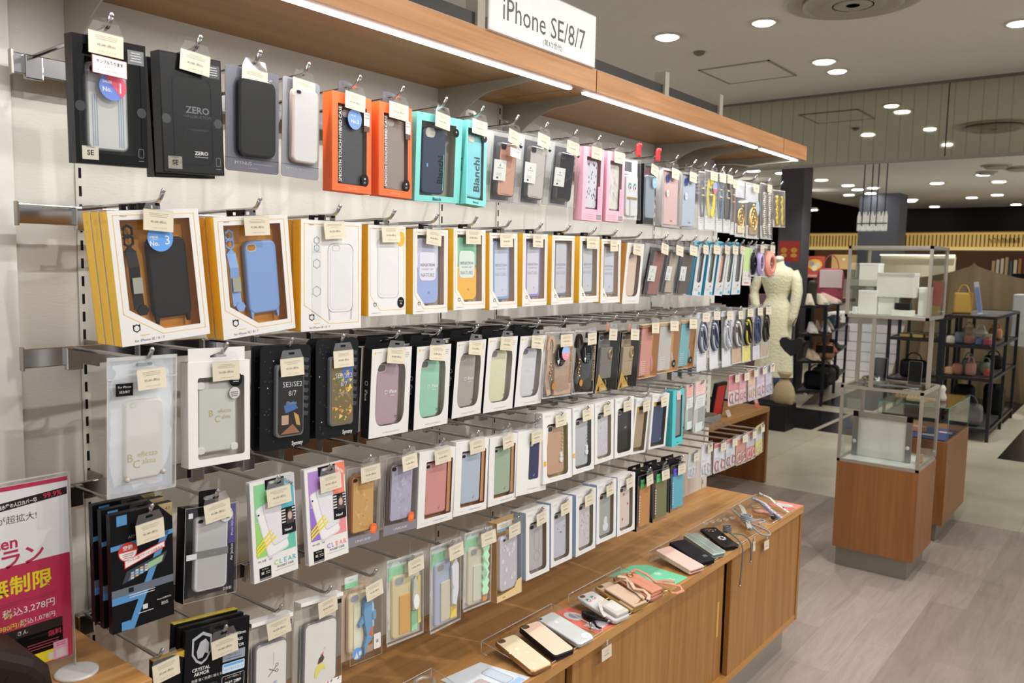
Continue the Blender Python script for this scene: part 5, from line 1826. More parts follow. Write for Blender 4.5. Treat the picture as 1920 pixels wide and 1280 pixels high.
strap_bag('c17', 2, 'white carded bag with a black and white cord loop, first of three', '4a5264', 'first white carded cord bag', 'b9bcc4', style='cord', cardc='e2e2e6', band='d9d9dd', head='c9cbd4', cardh=.34, top=.1, tagk=0)
strap_bag('c18', 2, 'white carded bag with a navy braided cord, second of three', '3c4660', 'navy braided cord bag', 'aeb2bc', style='cord', cardc='dedee4', head='c9cbd4', cardh=.34, top=.1, tagk=1)
strap_bag('c19', 2, 'white carded bag with a silver grey cord, last of three', 'b1b4ba', 'silver grey cord bag', '8d9096', style='cord', cardc='dcdce2', head='d0d2d8', cardh=.34, top=.1, tagk=2)
strap_bag('c20', 2, 'kraft carded bag with a black and white twisted cord', '5a5856', 'twisted cord bag on kraft card', 'd0cfcb', style='cord', cardc='b99468', head='c9c0cc', cardh=.28, tagk=3, top=.3)
strap_bag('c21', 2, 'yellow carded bag with a black cord strap', '30302c', 'yellow carded cord bag', 'c9b82c', style='cord', cardc='d9cc22', head='bab4a2', cardh=.3, tagk=0, top=.2)
strap_bag('c22', 2, 'pale carded bag with a navy cord strap', '33415f', 'navy cord bag on a pale card', '4a5a80', style='cord', cardc='d5cfd2', head='a59cae', cardh=.26, tagk=1, top=.28)
strap_bag('c23', 2, 'brown carded bag with a dark brown cord, last on the third row', '3a302c', 'dark brown cord bag', '5c4c44', style='cord', cardc='a98a6c', head='8a6a66', cardh=.26, tagk=2, top=.28)

# ================================================================== fourth row
S_ = 'black film set box'
o, w, h = hang('d1', 'film_box', 'black and blue protector film set box, front of its stack', 'film box')
kb, bl = M('1c1d22', .35), M('4f87b8', .4)
b = MB()
b.box(-.011, 0, -w / 2, w / 2, -h, 0, kb)
b.poly([(w * .26, 0), (w / 2, 0), (w / 2, -h * .13)], .0003, M('a58f62', .4))
b.poly([(w * .26, 0), (w * .47, 0), (w / 2, -h * .02), (w / 2, -h * .13)], .0003, M('9b8a66', .4))
b.text('4.7', .006, w * .42, -h * .045, .0006, M('3c352c', .4))
b.poly(rect(-w * .40, -h * .105, -w * .24, -h * .02), .0004, bl)
b.text('AFP crystal set', .0065, -w * .02, -h * .215, .0005, M('7d8086', .4), maxw=w * .8)
b.poly([(-w * .5, -h * .265), (w * .5, -h * .235), (w * .5, -h * .275), (-w * .5, -h * .305)], .0004, bl)
b.poly([(w * .32, -h * .24), (w * .44, -h * .24), (-w * .16, -h), (-w * .27, -h)], .0004, bl)
b.poly(rect(-w * .5, -h * .70, w * .5, -h * .635), .00045, M('5d6673', .4))
b.poly([(-w * .5, -h * .70), (w * .1, -h * .70), (w * .0, -h * .76), (-w * .5, -h * .76)], .0005, bl)
b.bars(-w * .25, w * .2, -h * .705, .0008, WHITEC, 2, .0035)
b.poly(rect(-w * .24, -h * .685, -w * .16, -h * .645), .0006, M('2c3038', .4))
# drawn handset
b.poly([(-w * .34, -h * .60), (w * .33, -h * .50), (w * .40, -h * .415), (-w * .26, -h * .50)], .0006, M('3a3f48', .3))
b.poly([(-w * .24, -h * .585), (w * .30, -h * .50), (w * .34, -h * .44), (-w * .19, -h * .52)], .0007, M('56708f', .3))
b.poly([(w * .05, -h * .535), (w * .30, -h * .495), (w * .34, -h * .44), (w * .08, -h * .475)], .0008, M('8fb389', .3))
for i in range(4):
 for j in range(3):
  u, v = -w * (.2 - .075 * i + .0 * j), -h * (.575 - .022 * j - .012 * i)
  b.poly(rect(u, v, u + .0042, v + .0028), .0009, M(['cdd6e0', 'd9a05a', '8fb9d9'][(i + j) % 3], .4))
b.poly(rect(-w * .36, -h * .995, -w * .22, -h * .92), .0005, bl)
b.poly(rect(-w * .02, -h * .865, w * .06, -h * .825), .0005, M('d9d9d6', .4)); b.bars(-w * .1, w * .16, -h * .885, .0005, WHITEC, 1)
b.poly(ngon(w * .33, -h * .84, .012, 22), .0005, M('101114', .4)); b.text('iPhone SE(第2世代)', .003, w * .33, -h * .82, .0008, WHITEC, maxw=.022); b.text('対応', .0058, w * .34, -h * .865, .0008, WHITEC)
b.build('carton', o)
b = MB()
b.poly(ngon(-w * .24, -h * .335, .0142, 28), .0010, M('c4302b', .4)); b.poly([p_ for p_ in ngon(-w * .24, -h * .335, .0128, 28, rot=PI)][0:15], .0012, WHITEC)
b.text('空箱', .0075, -w * .24, -h * .30, .0014, WHITEC, bold=True); b.bars(-w * .33, -w * .15, -h * .35, .0014, M('a03a38', .4), 3, .003)
b.build('round_sticker', o)
b = MB(); b.slab([(-w * .30, -h * .475), (w * .36, -h * .375), (w * .36, -h * .318), (-w * .30, -h * .405)], .0008, .0012, M('c4302b', .4)); b.slab([(-w * .285, -h * .465), (w * .345, -h * .37), (w * .345, -h * .328), (-w * .285, -h * .412)], .0012, .0014, WHITEC)
b.text('フィルム貼りサービス対象商品', .0056, w * .03, -h * .392, .0018, M('c4302b', .4), rot=.155, maxw=w * .58); b.build('slanted_sticker', o)
tab(o, FILM, .036, .012, n=.0006)
for k, lb in ((1, 'black film set box second in the stack on the fourth row'), (2, 'black film set box last in the stack on the fourth row')):
 c = copy_tree(o); c.location += Vector((-.020 * k, -.003 * k, .004 * k)); tag(c, lb, 'film box')
price_tag('d1', S_, .006, -.020, 0, 3, dx=.002); peg('d1', 3, S_, .010)

S_ = 'clear hard box with the see-through case'
o, w, h = hang('d2', 'boxed_phone_case', 'clear hard box with a see-through handset case and violet edge', 'boxed phone case')
kb = M('2a2a31', .35)
b = MB(); b.box(-.024, -.023, -w / 2, w / 2, -h, 0, M('34343b', .35)); b.box(-.023, 0, -w / 2, -w / 2 + .001, -h, 0, M('1e1e23', .3))
b.poly(rect(-w * .47, -h, -w * .28, 0), -.0222, M('1b1c1f', .35)); b.poly(rect(w * .34, -h * .45, w * .47, -h * .02), -.003, M('3a3376', .35)); b.poly(rect(w * .34, -h, w * .47, -h * .45), -.003, M('2b2b35', .35))
b.text('Air Jacket', .0068, w * .405, -h * .55, -.0026, M('c9c9d4', .4), rot=PI / 2, maxw=h * .28); b.text('iPhone 2020 model', .0048, w * .405, -h * .24, -.0026, M('c9c9d4', .4), rot=PI / 2, maxw=h * .36)
b.text('日本製', .0052, w * .34, -h * .94, -.0026, LT)
b.poly(rect(-w * .45, -h * .11, -w * .37, -h * .055), .0012, M('d0d0cf', .4)); b.poly(rect(-w * .47, -h * .55, -w * .28, -h * .49), .0012, M('b9b9bd', .4)); b.build('backing_card', o)
phone(o, w * .03, -h * .52, w * .62, h * .80, -.003, .009, M('a9a9a9', .15, coat=1), rad=.14, campos=(.13, .055), cams=(.16, .09), rim=M('c9c9cc', .2), extra=lambda b: (b.poly(rect(-w * .28, -h * .56, w * .34, -h * .48), -.0027, M('6f7070', .3)), b.text('iPhone', .0045, w * .03, -h * .52, -.0024, M('8d8e8e', .3))))
clearbox(o, w, h, .024, film(fac=.06, rough=.04))
b = MB(); b.holed(rrect(-w * .05, .006, .034, .036, .003), [rrect(-w * .03, .012, .022, .006, .003)], -.004, BLACKP, back=-.005); b.build('hang_tab', o)
sticker(o, ngon(w * .26, -h * .12, .012, 22), .0007, M('d3d3d0', .5), 'round_sticker', lambda b: (b.text('第3世代 iPhoneSE', .0032, w * .26, -h * .09, .001, DK, maxw=.02), b.text('対応', .0060, w * .26, -h * .15, .001, DK, bold=True)))
price_tag('d2', S_, .0, .006, 1, 5, dx=.002); peg('d2', 3, S_, .003, label='chrome peg hook carrying the clear hard box with the see-through case')

def clearpocket(key, short, label, cs, tagk, accent):
 o, w, h = hang(key, 'boxed_phone_case', label, 'boxed phone case')
 g1, g2, g3, g4 = (M(c_, .45) for c_ in cs)
 b = MB()
 b.box(-.011, 0, -w / 2, w / 2, -h, 0, WH)
 b.box(-.009, -.002, -w / 2 - .0003, -w / 2, -h * .98, -h * .02, M('b9b7bb', .5))
 n = .0003
 b.poly([(-w * .42, -h * .035), (-w * .05, -h * .035), (-w * .05, -h * .40), (-w * .42, -h * .40)], n, g1)
 b.poly([(w * .12, -h * .035), (w * .47, -h * .035), (w * .47, -h * .42), (w * .12, -h * .42)], n, g2)
 b.poly([(-w * .42, -h * .40), (w * .1, -h * .5), (-w * .02, -h * .76), (-w * .42, -h * .76)], n, g3)
 b.poly([(w * .1, -h * .5), (w * .47, -h * .5), (w * .47, -h * .76), (-w * .02, -h * .76)], n, g4)
 b.poly([(w * .22, -h * .002), (w * .5, -h * .002), (w * .5, -h * .15)], n + .0001, accent)
 b.text('CLEAR' if tagk == 2 else 'AURORA', .0075, w * .355, -h * .075, n + .0003, WHITEC if tagk != 2 else M('4a4a4a', .5), rot=-.62, bold=True, maxw=w * .28)
 # drawn handset and its clear sleeve
 rot = .24
 def q(cu, cv, ww, hh, m, nn, r=.006):
  ca, sa = math.cos(rot), math.sin(rot)
  b.poly([(cu + x * ca - y * sa, cv + x * sa + y * ca) for x, y in rrect(0, 0, ww, hh, r)], nn, m)
 q(-w * .05, -h * .50, w * .50, h * .54, M('d5d5d8', .4), n + .0003)
 q(-w * .045, -h * .495, w * .47, h * .515, M('e9e9ea', .4), n + .0004)
 q(w * .03, -h * .44, w * .40, h * .46, M('b9bcc2', .4), n + .0005)
 q(w * .03, -h * .44, w * .37, h * .44, M('dfdfe4', .4), n + .0006)
 b.poly(ngon(-w * .345, -h * .335, .0017, 12), n + .0008, M('2c2c30', .4))
 # inset picture: a plain portrait patch
 b.poly(rect(w * .16, -h * .60, w * .48, -h * .33), n + .0010, M('29292f', .5))
 for i in range(5):
  b.poly(rect(w * .16, -h * (.36 + .03 * i), w * .25, -h * (.345 + .03 * i)), n + .0012, M('c9c6c0', .5))
  b.poly(rect(w * .40, -h * (.355 + .03 * i), w * .48, -h * (.34 + .03 * i)), n + .0012, M('b9b6c4', .5))
 b.poly([(w * .25, -h * .60), (w * .45, -h * .60), (w * .43, -h * .40), (w * .35, -h * .345), (w * .27, -h * .40)], n + .0013, M('4a3835', .5))
 b.poly(ngon(w * .35, -h * .42, .0045, 14, .007), n + .0014, M('b9a094', .5))
 b.poly(rect(w * .25, -h * .60, w * .44, -h * .50), n + .0015, M('2a2c36', .5))
 b.text('New?', .0068, w * .30, -h * .555, n + .0017, WHITEC, bold=True)
 yl = M('e6cf2a', .45)
 for i in range(3):
  u0, v0 = -w * .42, -h * (.67 + .035 * i)
  b.poly([(u0, v0), (u0 + w * (.34 + .05 * i), v0 + h * .14), (u0 + w * (.34 + .05 * i), v0 + h * .163), (u0, v0 + h * .025)], n + .0009, yl)
 gr = M('55555a', .5)
 b.text('99% 抗菌', .0042, -w * .31, -h * .80, n, gr); b.text('360°', .0042, -w * .12, -h * .80, n, gr)
 cc = [g3, g1, g2, g4, g2]
 for i, ch in enumerate('CLEAR'):
  b.text(ch, .0115, w * (-.0 + .105 * i), -h * .855, n, cc[i], bold=True)
 b.text('POCKET CASE', .0052, w * .21, -h * .905, n, gr, bold=True, maxw=w * .5)
 b.bars(-w * .05, w * .45, -h * .935, n, M('9a9a9e', .5), 1)
 b.poly(rect(-w * .38, -h * .97, -w * .12, -h * .865), n, M('232327', .45)); b.poly(rect(-w * .38, -h * .99, -w * .12, -h * .965), n, M('77777c', .45))
 b.text('SE', .0058, -w * .31, -h * .92, n + .0003, WHITEC, bold=True); b.text('for iPhone', .0030, -w * .25, -h * .883, n + .0003, WHITEC, maxw=w * .22); b.bars(-w * .24, -w * .14, -h * .91, n + .0003, LT, 2, .003)
 b.build('carton', o)
 b = MB(); b.holed(rect(-w * .17, -h * .10, w * .25, -h * .005), [rrect(w * .04, -h * .04, .022, .005, .0025)], .0012, M('23252a', .35), back=.0004); b.build('hang_tab', o)
 price_tag(key, short, .004, -.016, tagk, 4, dx=.002); peg(key, 3, short, .005)
clearpocket('d3', 'green striped clear pocket box', 'white box with green and teal panels and a printed portrait', ('7fc08a', '58a7bf', '8fc56a', '5fb59c'), 2, M('b9b9bb', .4))
clearpocket('d4', 'purple striped clear pocket box', 'white box with purple and coral panels and a printed portrait', ('a57fc0', 'e8826a', '8d6ac0', 'd9868a'), 3, M('e0785c', .4))

def pearlbox(key, short, label, cm, rimc, tagk):
 o, w, h = hang(key, 'boxed_phone_case', label, 'boxed phone case')
 b = MB(); b.box(-.022, -.0215, -w / 2, w / 2, -h, 0, M('9b918a', .4)); b.poly(rect(-w / 2, -h, w / 2, -h * .875), .0005, M('77747c', .4)); b.text('UNICASE', .0062, 0, -h * .94, .0008, M('c9c6cc', .4), sx=1.5, maxw=w * .5); b.build('backing_card', o)
 r = random.Random(key)
 def ex(b):
  for i in range(26):
   u, v = r.uniform(-w * .2, w * .3), r.uniform(-h * .8, -h * .18)
   s = r.uniform(.003, .008)
   b.poly([(u + s * math.cos(a), v + s * math.sin(a)) for a in sorted(r.uniform(0, 6.28) for _ in range(4))], -.0037 + i * 2e-6, M(cm[1 + i % 2], .25))
 phone(o, w * .04, -h * .49, w * .70, h * .74, -.004, .010, M(cm[0], .25), rad=.14, rim=M(rimc, .2, .8, kind='metal'), campos=(.13, .07), cams=(.17, .07), extra=ex)
 clearbox(o, w, h, .022, film(fac=.07, rough=.05)); tab(o, FILM, .032, .02, n=-.010)
 sticker(o, ngon(w * .32, -h * .83, .0085, 20, .0105), .001, M('f2672a', .4), 'round_sticker', lambda b: b.bars(w * .26, w * .38, -h * .81, .0013, M('f7b08a', .4), 3))
 price_tag(key, short, .008, .0, tagk, 3); peg(key, 3, short, .005)
pearlbox('d5', 'clear box with the amber pearl case', 'clear box with an amber pearl case and orange sticker', ('c79a5c', 'd3ab6e', 'bd8f50'), 'c98d5a', 0)
pearlbox('d6', 'clear box with the lilac pearl case', 'clear box with a lilac pearl case and orange sticker', ('a8a5bd', 'b4b2c6', '9d9ab4'), '9a8f90', 1)

CUP = M('cf9466', .4, .15, kind='metal')
def copperbox(key, short, label, c_, tagk):
 o, w, h = hang(key, 'boxed_phone_case', label, 'boxed phone case')
 win = rrect(w * .06, -h * .52, w * .74, h * .76, .003)
 carton(o, w, h, .022, WH, M('d5d4d2', .5), win, CUP, lambda b: (b.text('for iPhone SE(2nd) / 8 / 7', .0042, w * .14, -h * .95, .0004, M('8d8d8d', .5), maxw=w * .5), b.bars(-w * .4, -w * .2, -h * .95, .0004, LT, 1)))
 phone(o, w * .02, -h * .52, w * .60, h * .70, -.004, .009, M(c_, .4), rad=.12, campos=(.1, .06), cams=(.17, .08), extra=lambda b: (b.line([(w * .08, -h * .79), (w * .11, -h * .81), (w * .14, -h * .77)], .0008, -.0035, M('8a5a50', .4))))
 b = MB(); b.bbox(-.003, .0018, w * .29, w * .30, -h * .86, -h * .22, CUP, .0004) if False else b.box(-.004, -.0036, w * .33, w * .42, -h * .88, -h * .15, CUP); b.build('inner_tray', o)
 tab(o, FILM, .032, .018, n=-.010)
 price_tag(key, short, .004, .001, tagk, 4); peg(key, 3, short, .004)
copperbox('d7', 'white and copper box with the pink case', 'white box with copper tray and a dusty pink case', 'c58682', 2)
copperbox('d8', 'white and copper box with the powder blue case', 'white box with copper tray and a powder blue case', 'a3b2c2', 3)
copperbox('d9', 'white and copper box with the sage case', 'white box with copper tray and a sage green case', '96a890', 0)
S_ = 'white box with the printed navy case'
o, w, h = hang('d10', 'boxed_phone_case', 'plain white box printed with a navy case picture', 'boxed phone case')
carton(o, w, h, .022, WH, M('d5d4d2', .5), None, None, lambda b: (b.poly(rrect(w * .07, -h * .48, w * .34, h * .60, .005), .0004, M('d9b3a5', .4)), b.poly(rrect(w * .05, -h * .48, w * .32, h * .60, .005), .0006, M('35385a', .4)), b.poly(rrect(-w * .045, -h * .225, w * .09, h * .06, .003), .0009, M('c9ccd6', .4)),
  b.line([(w * .04, -h * .72), (w * .055, -h * .735), (w * .075, -h * .70)], .0008, .0009, LT), b.text('for iPhone SE(2nd) / 8 / 7', .0042, w * .05, -h * .93, .0004, M('9d9d9d', .5), maxw=w * .6), b.poly(rrect(0, -.010, .024, .004, .002), .0004, M('8d7d86', .5))))
tab(o, FILM, .032, .018, n=-.010); price_tag('d10', S_, .003, -.002, 1, 3); peg('d10', 3, S_, .008)

def whitewin(key, row, short, label, cm, inn, ex=None, tagk=0, corner=.010, side=None, campos=(.2, .06), spot=None, winw=.74, winh=.76, bottomclear=False, back=True, cx=0.0):
 o, w, h = hang(key, 'boxed_phone_case', label, 'boxed phone case')
 win = rrect(w * cx, -h * .55, w * winw, h * winh, corner)
 side = side or M('dfdedb', .5)
 def deco(b):
  b.holed(rrect(0, -h * .055, .028, .010, .001), [rrect(0, -h * .055, .018, .004, .002)], .0004, M('9a9aa0', .4)) if False else b.poly([(-.011, -h * .07), (.011, -h * .07), (.004, -h * .045), (-.004, -h * .045)], .0004, M('8d9095', .4))
  b.bars(-w * .44, -w * .22, -h * .04, .0004, M('a9acb0', .4), 2, .003)
  b.bars(-w * .3, w * .4, -h * .955, .0004, M('c0c0c2', .4), 1)
  if spot: b.poly(rect(-w * .48, -h * .75, -w * .40, -h * .68), .0004, M(spot, .4))
 carton(o, w, h, .022, WH, side, win, inn, deco, toptab=(WH,))
 phone(o, w * cx - w * .03, -h * .555, w * .60, h * .70, -.004, .009, cm, rad=.15, campos=campos, extra=ex)
 if back:
  b = MB(); b.box(-.047, -.024, -w / 2, w / 2, -h, -.0005, M('e2e1de', .5)); b.box(-.0465, -.0245, -w / 2 - .0004, -w / 2, -h, -.0005, side)
  q = b.build('boxed_phone_case'); q.matrix_world = Matrix.Translation(o.location) @ o.rotation_euler.to_matrix().to_4x4()
  tag(q, 'plain white box hanging just behind the ' + short, 'boxed phone case')
 price_tag(key, short, .004, -.008, tagk, 2); peg(key, row, short, .006)
 return o
charm = lambda c1_, c2_: (lambda b: ([b.ball((-.002, .024 + .0015 * math.sin(i), -.05 - .009 * i), .0022, M(c2_, .3), seg=6) for i in range(9)], b.slab(rrect(.018, -.11, .010, .014, .005), -.004, -.001, M(c1_, .4)), b.slab(rrect(.018, -.122, .013, .014, .006), -.004, -.001, M(c1_, .4))))
whitewin('d11', 3, 'white box with the tan charm case', 'white box with a tan case and hanging charm', M('b08a6c', .45), M('b9aa78', .4), charm('dcdcdc', 'c9b878'), 2, spot='eda63c')
whitewin('d12', 3, 'white box with the silver charm case', 'white box with a silver grey case and dark charm cord', M('a9abb1', .3), M('6f7076', .4), charm('e6e6e6', '3c3e46'), 3, spot='eda63c')
whitewin('d13', 3, 'white box with the clear dotted case', 'white box with a clear case scattered with pale marks', M('b9bac2', .25), M('c6b49a', .4), lambda b: [b.poly(ngon(rnd.uniform(-.02, .02), -rnd.uniform(.05, .14), .003, 6), -.0036, M('d3d3d9', .3)) for _ in range(14)], 0)
whitewin('d14', 3, 'white box with the black case', 'white box with a black case and small silver emblem', M('343234', .4), M('4a4444', .4), lambda b: (b.ball((-.003, .006, -.085), .004, CHROME, seg=8), b.ball((-.003, .012, -.083), .003, CHROME, seg=8)), 1)
whitewin('d15', 3, 'tilted white box with the taupe folio', 'tilted white box with a taupe folio case', M('a08c6c', .5), M('8f7d60', .4), lambda b: b.poly(rect(-.03, -.04, -.015, -.022), -.003, M('c9ab2c', .4)), 2, corner=.002, campos=None, winw=.78, winh=.82)
whitewin('d16', 3, 'tilted white box with the navy folio', 'tilted white box with a navy blue folio case', M('2c3f6c', .45), M('3a3a42', .4), lambda b: (b.poly(rect(-.038, -.036, -.02, -.02), -.003, M('c9ab2c', .4)), b.poly(rect(.02, -.14, .026, -.135), -.003, M('4ab0a0', .4))), 3, corner=.002, campos=None, winw=.78, winh=.82)
S_ = 'tall turquoise box with the grey case'
o, w, h = hang('d17', 'boxed_phone_case', 'tall turquoise sided box with a grey case on the fourth row', 'boxed phone case')
tq = M('4cbac0', .5)
carton(o, w, h, .034, tq, M('3fa9b2', .5), rect(-w * .2, -h * .86, w * .38, -h * .1), M('8a8f90', .5), lambda b: b.text('Bianchi', .005, w * .05, -h * .95, .0004, DK, bold=True))
phone(o, w * .08, -h * .48, w * .52, h * .72, -.003, .008, M('7b7d80', .45), rad=.12, campos=None)
b = MB(xf=Matrix.Translation((-.018, -w / 2 - .0004, 0)) @ Matrix.Rotation(-PI / 2, 4, 'Z')); b.text('Bianchi', .0085, 0, -h * .55, 0, M('1f4a5c', .4), rot=PI / 2, bold=True); b.build('side_lettering', o)
b = MB(); b.slab(rect(-.012, -.030, .012, -.002), .0008, .0014, M('e9c9c6', .5)); b.bars(-.009, .009, -.008, .0018, M('b98a8a', .5), 4, .005); b.build('pink_label', o)
tab(o, FILM, .03, .018, n=-.01); peg('d17', 3, S_, .004)
def leaflet(key, label, c_, pk):
 o, w, h = hang(key, 'leaflet_pack', label, 'leaflet pack')
 b = MB(); b.slab(rect(-w / 2, -h, w / 2, 0), -.004, 0, M('a7a9a6', .5)); b.poly(rect(-w * .1, -h * .95, w * .45, -h * .25), .0004, M('8a8f8e', .5)); b.build('body', o)
 sticker(o, rect(-w * .42, -h * .28, w * .42, -h * .01), .0008, M(pk, .5), 'top_label', lambda b: b.bars(-w * .35, w * .35, -h * .06, .0011, M('a98a8a', .5), 4, .007))
 sticker(o, [(-w * .5, -h * .56), (w * .42, -h * .53), (w * .5, -h * .29), (-w * .36, -h * .30)], .0012, M('d6dadb', .5), 'white_label', lambda b: b.bars(-w * .3, w * .3, -h * .36, .0015, M('8a9094', .5), 4, .008))
 sticker(o, rect(-w * .35, -h * 1.02, w * .3, -h * .84), .0012, M('cfdcdc', .5), 'foot_label')
 peg(key, 3, 'narrow grey leaflet pack' if key == 'd18' else 'pink labelled leaflet pack by the wall end', 0)
leaflet('d18', 'narrow grey leaflet pack with pink top label, beside the tall turquoise box', '', 'dba59c')
leaflet('d19', 'grey leaflet pack with pink and white labels near the wall end', '', 'e3bdb9')
def earpack(key, row, short, label, top, mid, bot, curl, tagk, tg=True, back=True):
 o, w, h = hang(key, 'accessory_pack', label, 'accessory pack')
 b = MB(); b.slab(rect(-w * .47, -h * .98, w * .47, -.004), -.005, -.004, M(mid, .5)); b.poly(rect(-w * .47, -h * .16, w * .47, -.001), -.0035, M(top, .5)); b.poly(rect(-w * .47, -h * .98, w * .47, -h * .55), -.0034, M(bot, .5)); b.bars(-w * .4, w * .1, -h * .5, -.0032, M('8a8a90', .5), 2, .004); b.build('backing_card', o)
 b = MB()
 for s, rr in ((-.22, .15), (.08, .2), (.28, .13)):
  b.tube([(-.001, w * (s + rr * math.cos(a)), -h * .77 + w * rr * 1.2 * math.sin(a)) for a in [PI * .2 + 1.6 * PI * q / 12 for q in range(13)]], w * .02, M(curl if s != .08 else 'b9b9bb', .35), 6)
 b.build('ring_parts', o)
 bag(o, w, h, key, .004, BAG, .003)
 if tg: price_tag(key, short, .008, -.004, tagk, 0, scale=.9)
 peg(key, row, short, .004)
pk = [('p1', 'red cased accessory pack', 'red hard accessory pack above the open shelf unit, nearest of five', 'b8434c', 'c96a70', 'd9b9bd', 'a03a44'), ('p2', 'pink accessory pack', 'deep pink accessory pack, second of five above the shelf unit', 'c9636e', 'd98a94', 'd9a9b4', 'b04a5c'),
  ('p3', 'orange accessory pack', 'pale orange accessory pack, middle of five above the shelf unit', 'c9926a', 'd3a88a', 'c9b3bd', 'd9b03c'), ('p4', 'lilac accessory pack', 'lilac accessory pack, fourth of five above the shelf unit', 'b599b5', 'bfa3ba', 'c3b3c6', 'c96a4a'),
  ('p5', 'grey violet accessory pack', 'grey violet accessory pack, farthest of five above the shelf unit', 'aa9fb3', 'b9afc0', 'b9b3c3', '9a92a9')]
for i, (k_, sh, lb, a_, m_, b_, c_) in enumerate(pk):
 earpack(k_, 3, sh, lb, a_, m_, b_, c_, i % 4)

# ================================================================== lowest row
S_ = 'black and gold film box at the counter corner'
o, w, h = hang('e00', 'film_box', 'black film box with a gold corner, partly behind the side counter', 'film box')
w = .09
b = MB(); b.box(-.010, 0, -.022, w - .022, -h * 1.2, 0, M('1b1b1f', .35)); b.poly([(w * .1, 0), (w - .022, 0), (w - .022, -.032)], .0004, M('bf9a2c', .35)); b.box(-.010, .0003, -.022, w - .022, -.0012, .0003, M('c9a23a', .3, .5, kind='metal')); b.text('iPhone', .006, w * .55, -.006, .0008, M('6b5416', .4)); b.text('7/8', .0075, w * .6, -.014, .0008, M('5d4810', .4)); b.build('carton', o)
price_tag('e00', S_, -.006, -.003, 0, 2); peg('e00', 4, S_, -.012)
S_ = 'black glass protector box'
o, w, h = hang('e0', 'film_box', 'black glass protector box with a silver helmet shield, front of its stack', 'film box')
h = .18
kb = M('1a1b20', .35)
b = MB(); b.box(-.009, 0, -w / 2, w / 2, -h, 0, kb)
sv = M('a5a7ab', .35)
sh = [(-w * .40, -h * .08), (-w * .24, -h * .035), (-w * .10, -h * .08), (-w * .10, -h * .22), (-w * .17, -h * .29), (-w * .25, -h * .32), (-w * .33, -h * .29), (-w * .40, -h * .22)]
b.poly(sh, .0004, sv); b.poly(scale_poly(sh, .82), .0006, kb)
b.poly([(-w * .33, -h * .20), (-w * .28, -h * .12), (-w * .20, -h * .10), (-w * .14, -h * .15), (-w * .15, -h * .24), (-w * .20, -h * .22), (-w * .24, -h * .26), (-w * .31, -h * .26)], .0008, sv)
b.text('CRYSTAL', .0075, -w * .25, -h * .355, .0005, LT, bold=True, maxw=w * .34); b.text('ARMOR', .0075, -w * .24, -h * .395, .0005, LT, bold=True, maxw=w * .3)
b.text('抗菌 強く快適に使える!', .0052, -w * .15, -h * .45, .0005, LT, maxw=w * .6)
b.text('SLIM 0.30mm', .0068, w * .28, -h * .13, .0005, LT, bold=True, maxw=w * .38); b.text('GLASS', .0068, w * .31, -h * .185, .0005, LT, bold=True); b.text('PROTECTOR', .0068, w * .25, -h * .24, .0005, LT, bold=True, maxw=w * .4)
b.poly(rect(w * .08, -h * .36, w * .44, -h * .275), .0006, M('8a90a0', .4)); b.text('ブルーライト', .004, w * .26, -h * .31, .0009, DK, maxw=w * .3); b.bars(w * .12, w * .4, -h * .335, .0009, M('4a5060', .4), 1)
b.poly(rrect(w * .26, -h * .42, w * .36, h * .085, .002), .0006, M('c9dcec', .4)); b.poly(rect(w * .10, -h * .405, w * .42, -h * .385), .0009, M('5a9ad2', .4)); b.text('ブルーライトカット', .0042, w * .26, -h * .435, .0009, M('4a88c0', .4), maxw=w * .32)
b.line(rrect(w * .26, -h * .555, w * .36, h * .13, .002), .0007, .0006, LT, closed=True); b.text('しっかり吸収して', .0038, w * .26, -h * .51, .0007, LT, maxw=w * .3); b.text('耐衝撃', .0105, w * .26, -h * .57, .0007, LT, bold=True, maxw=w * .32)
b.poly(rrect(w * .26, -h * .72, w * .36, h * .12, .002), .0006, M('b9d2e6', .4)); b.text('3H', .012, w * .26, -h * .72, .0009, M('2a3a4a', .4), bold=True)
b.line(rrect(-w * .14, -h * .66, w * .30, h * .30, .004), .0008, .0005, M('55585f', .4), closed=True); b.poly([(-w * .42, -h * .66), (-w * .12, -h * .585), (-w * .12, -h * .55), (-w * .42, -h * .62)], .0008, M('3f62c0', .4)); b.poly(ngon(w * -.01, -h * .66, .012, 20), .001, M('c9a5a9', .4))
b.build('carton', o); tab(o, FILM, .034, .003, n=.0008, base=-.034)
for k, lb in ((1, 'black glass protector box second in its stack'), (2, 'black glass protector box with yellow top edge, last in its stack')):
 c = copy_tree(o); c.location += Vector((-.013 * k, -.003 * k, .003 * k)); tag(c, lb, 'film box')
 if k == 2:
  b = MB(); b.box(-.010, 0, -w / 2, w / 2, -.001, .001, M('c9b23a', .4)); b.build('yellow_edge', c)
price_tag('e0', S_, .002, -.022, 1, 3, dx=.003); peg('e0', 4, S_, .006)

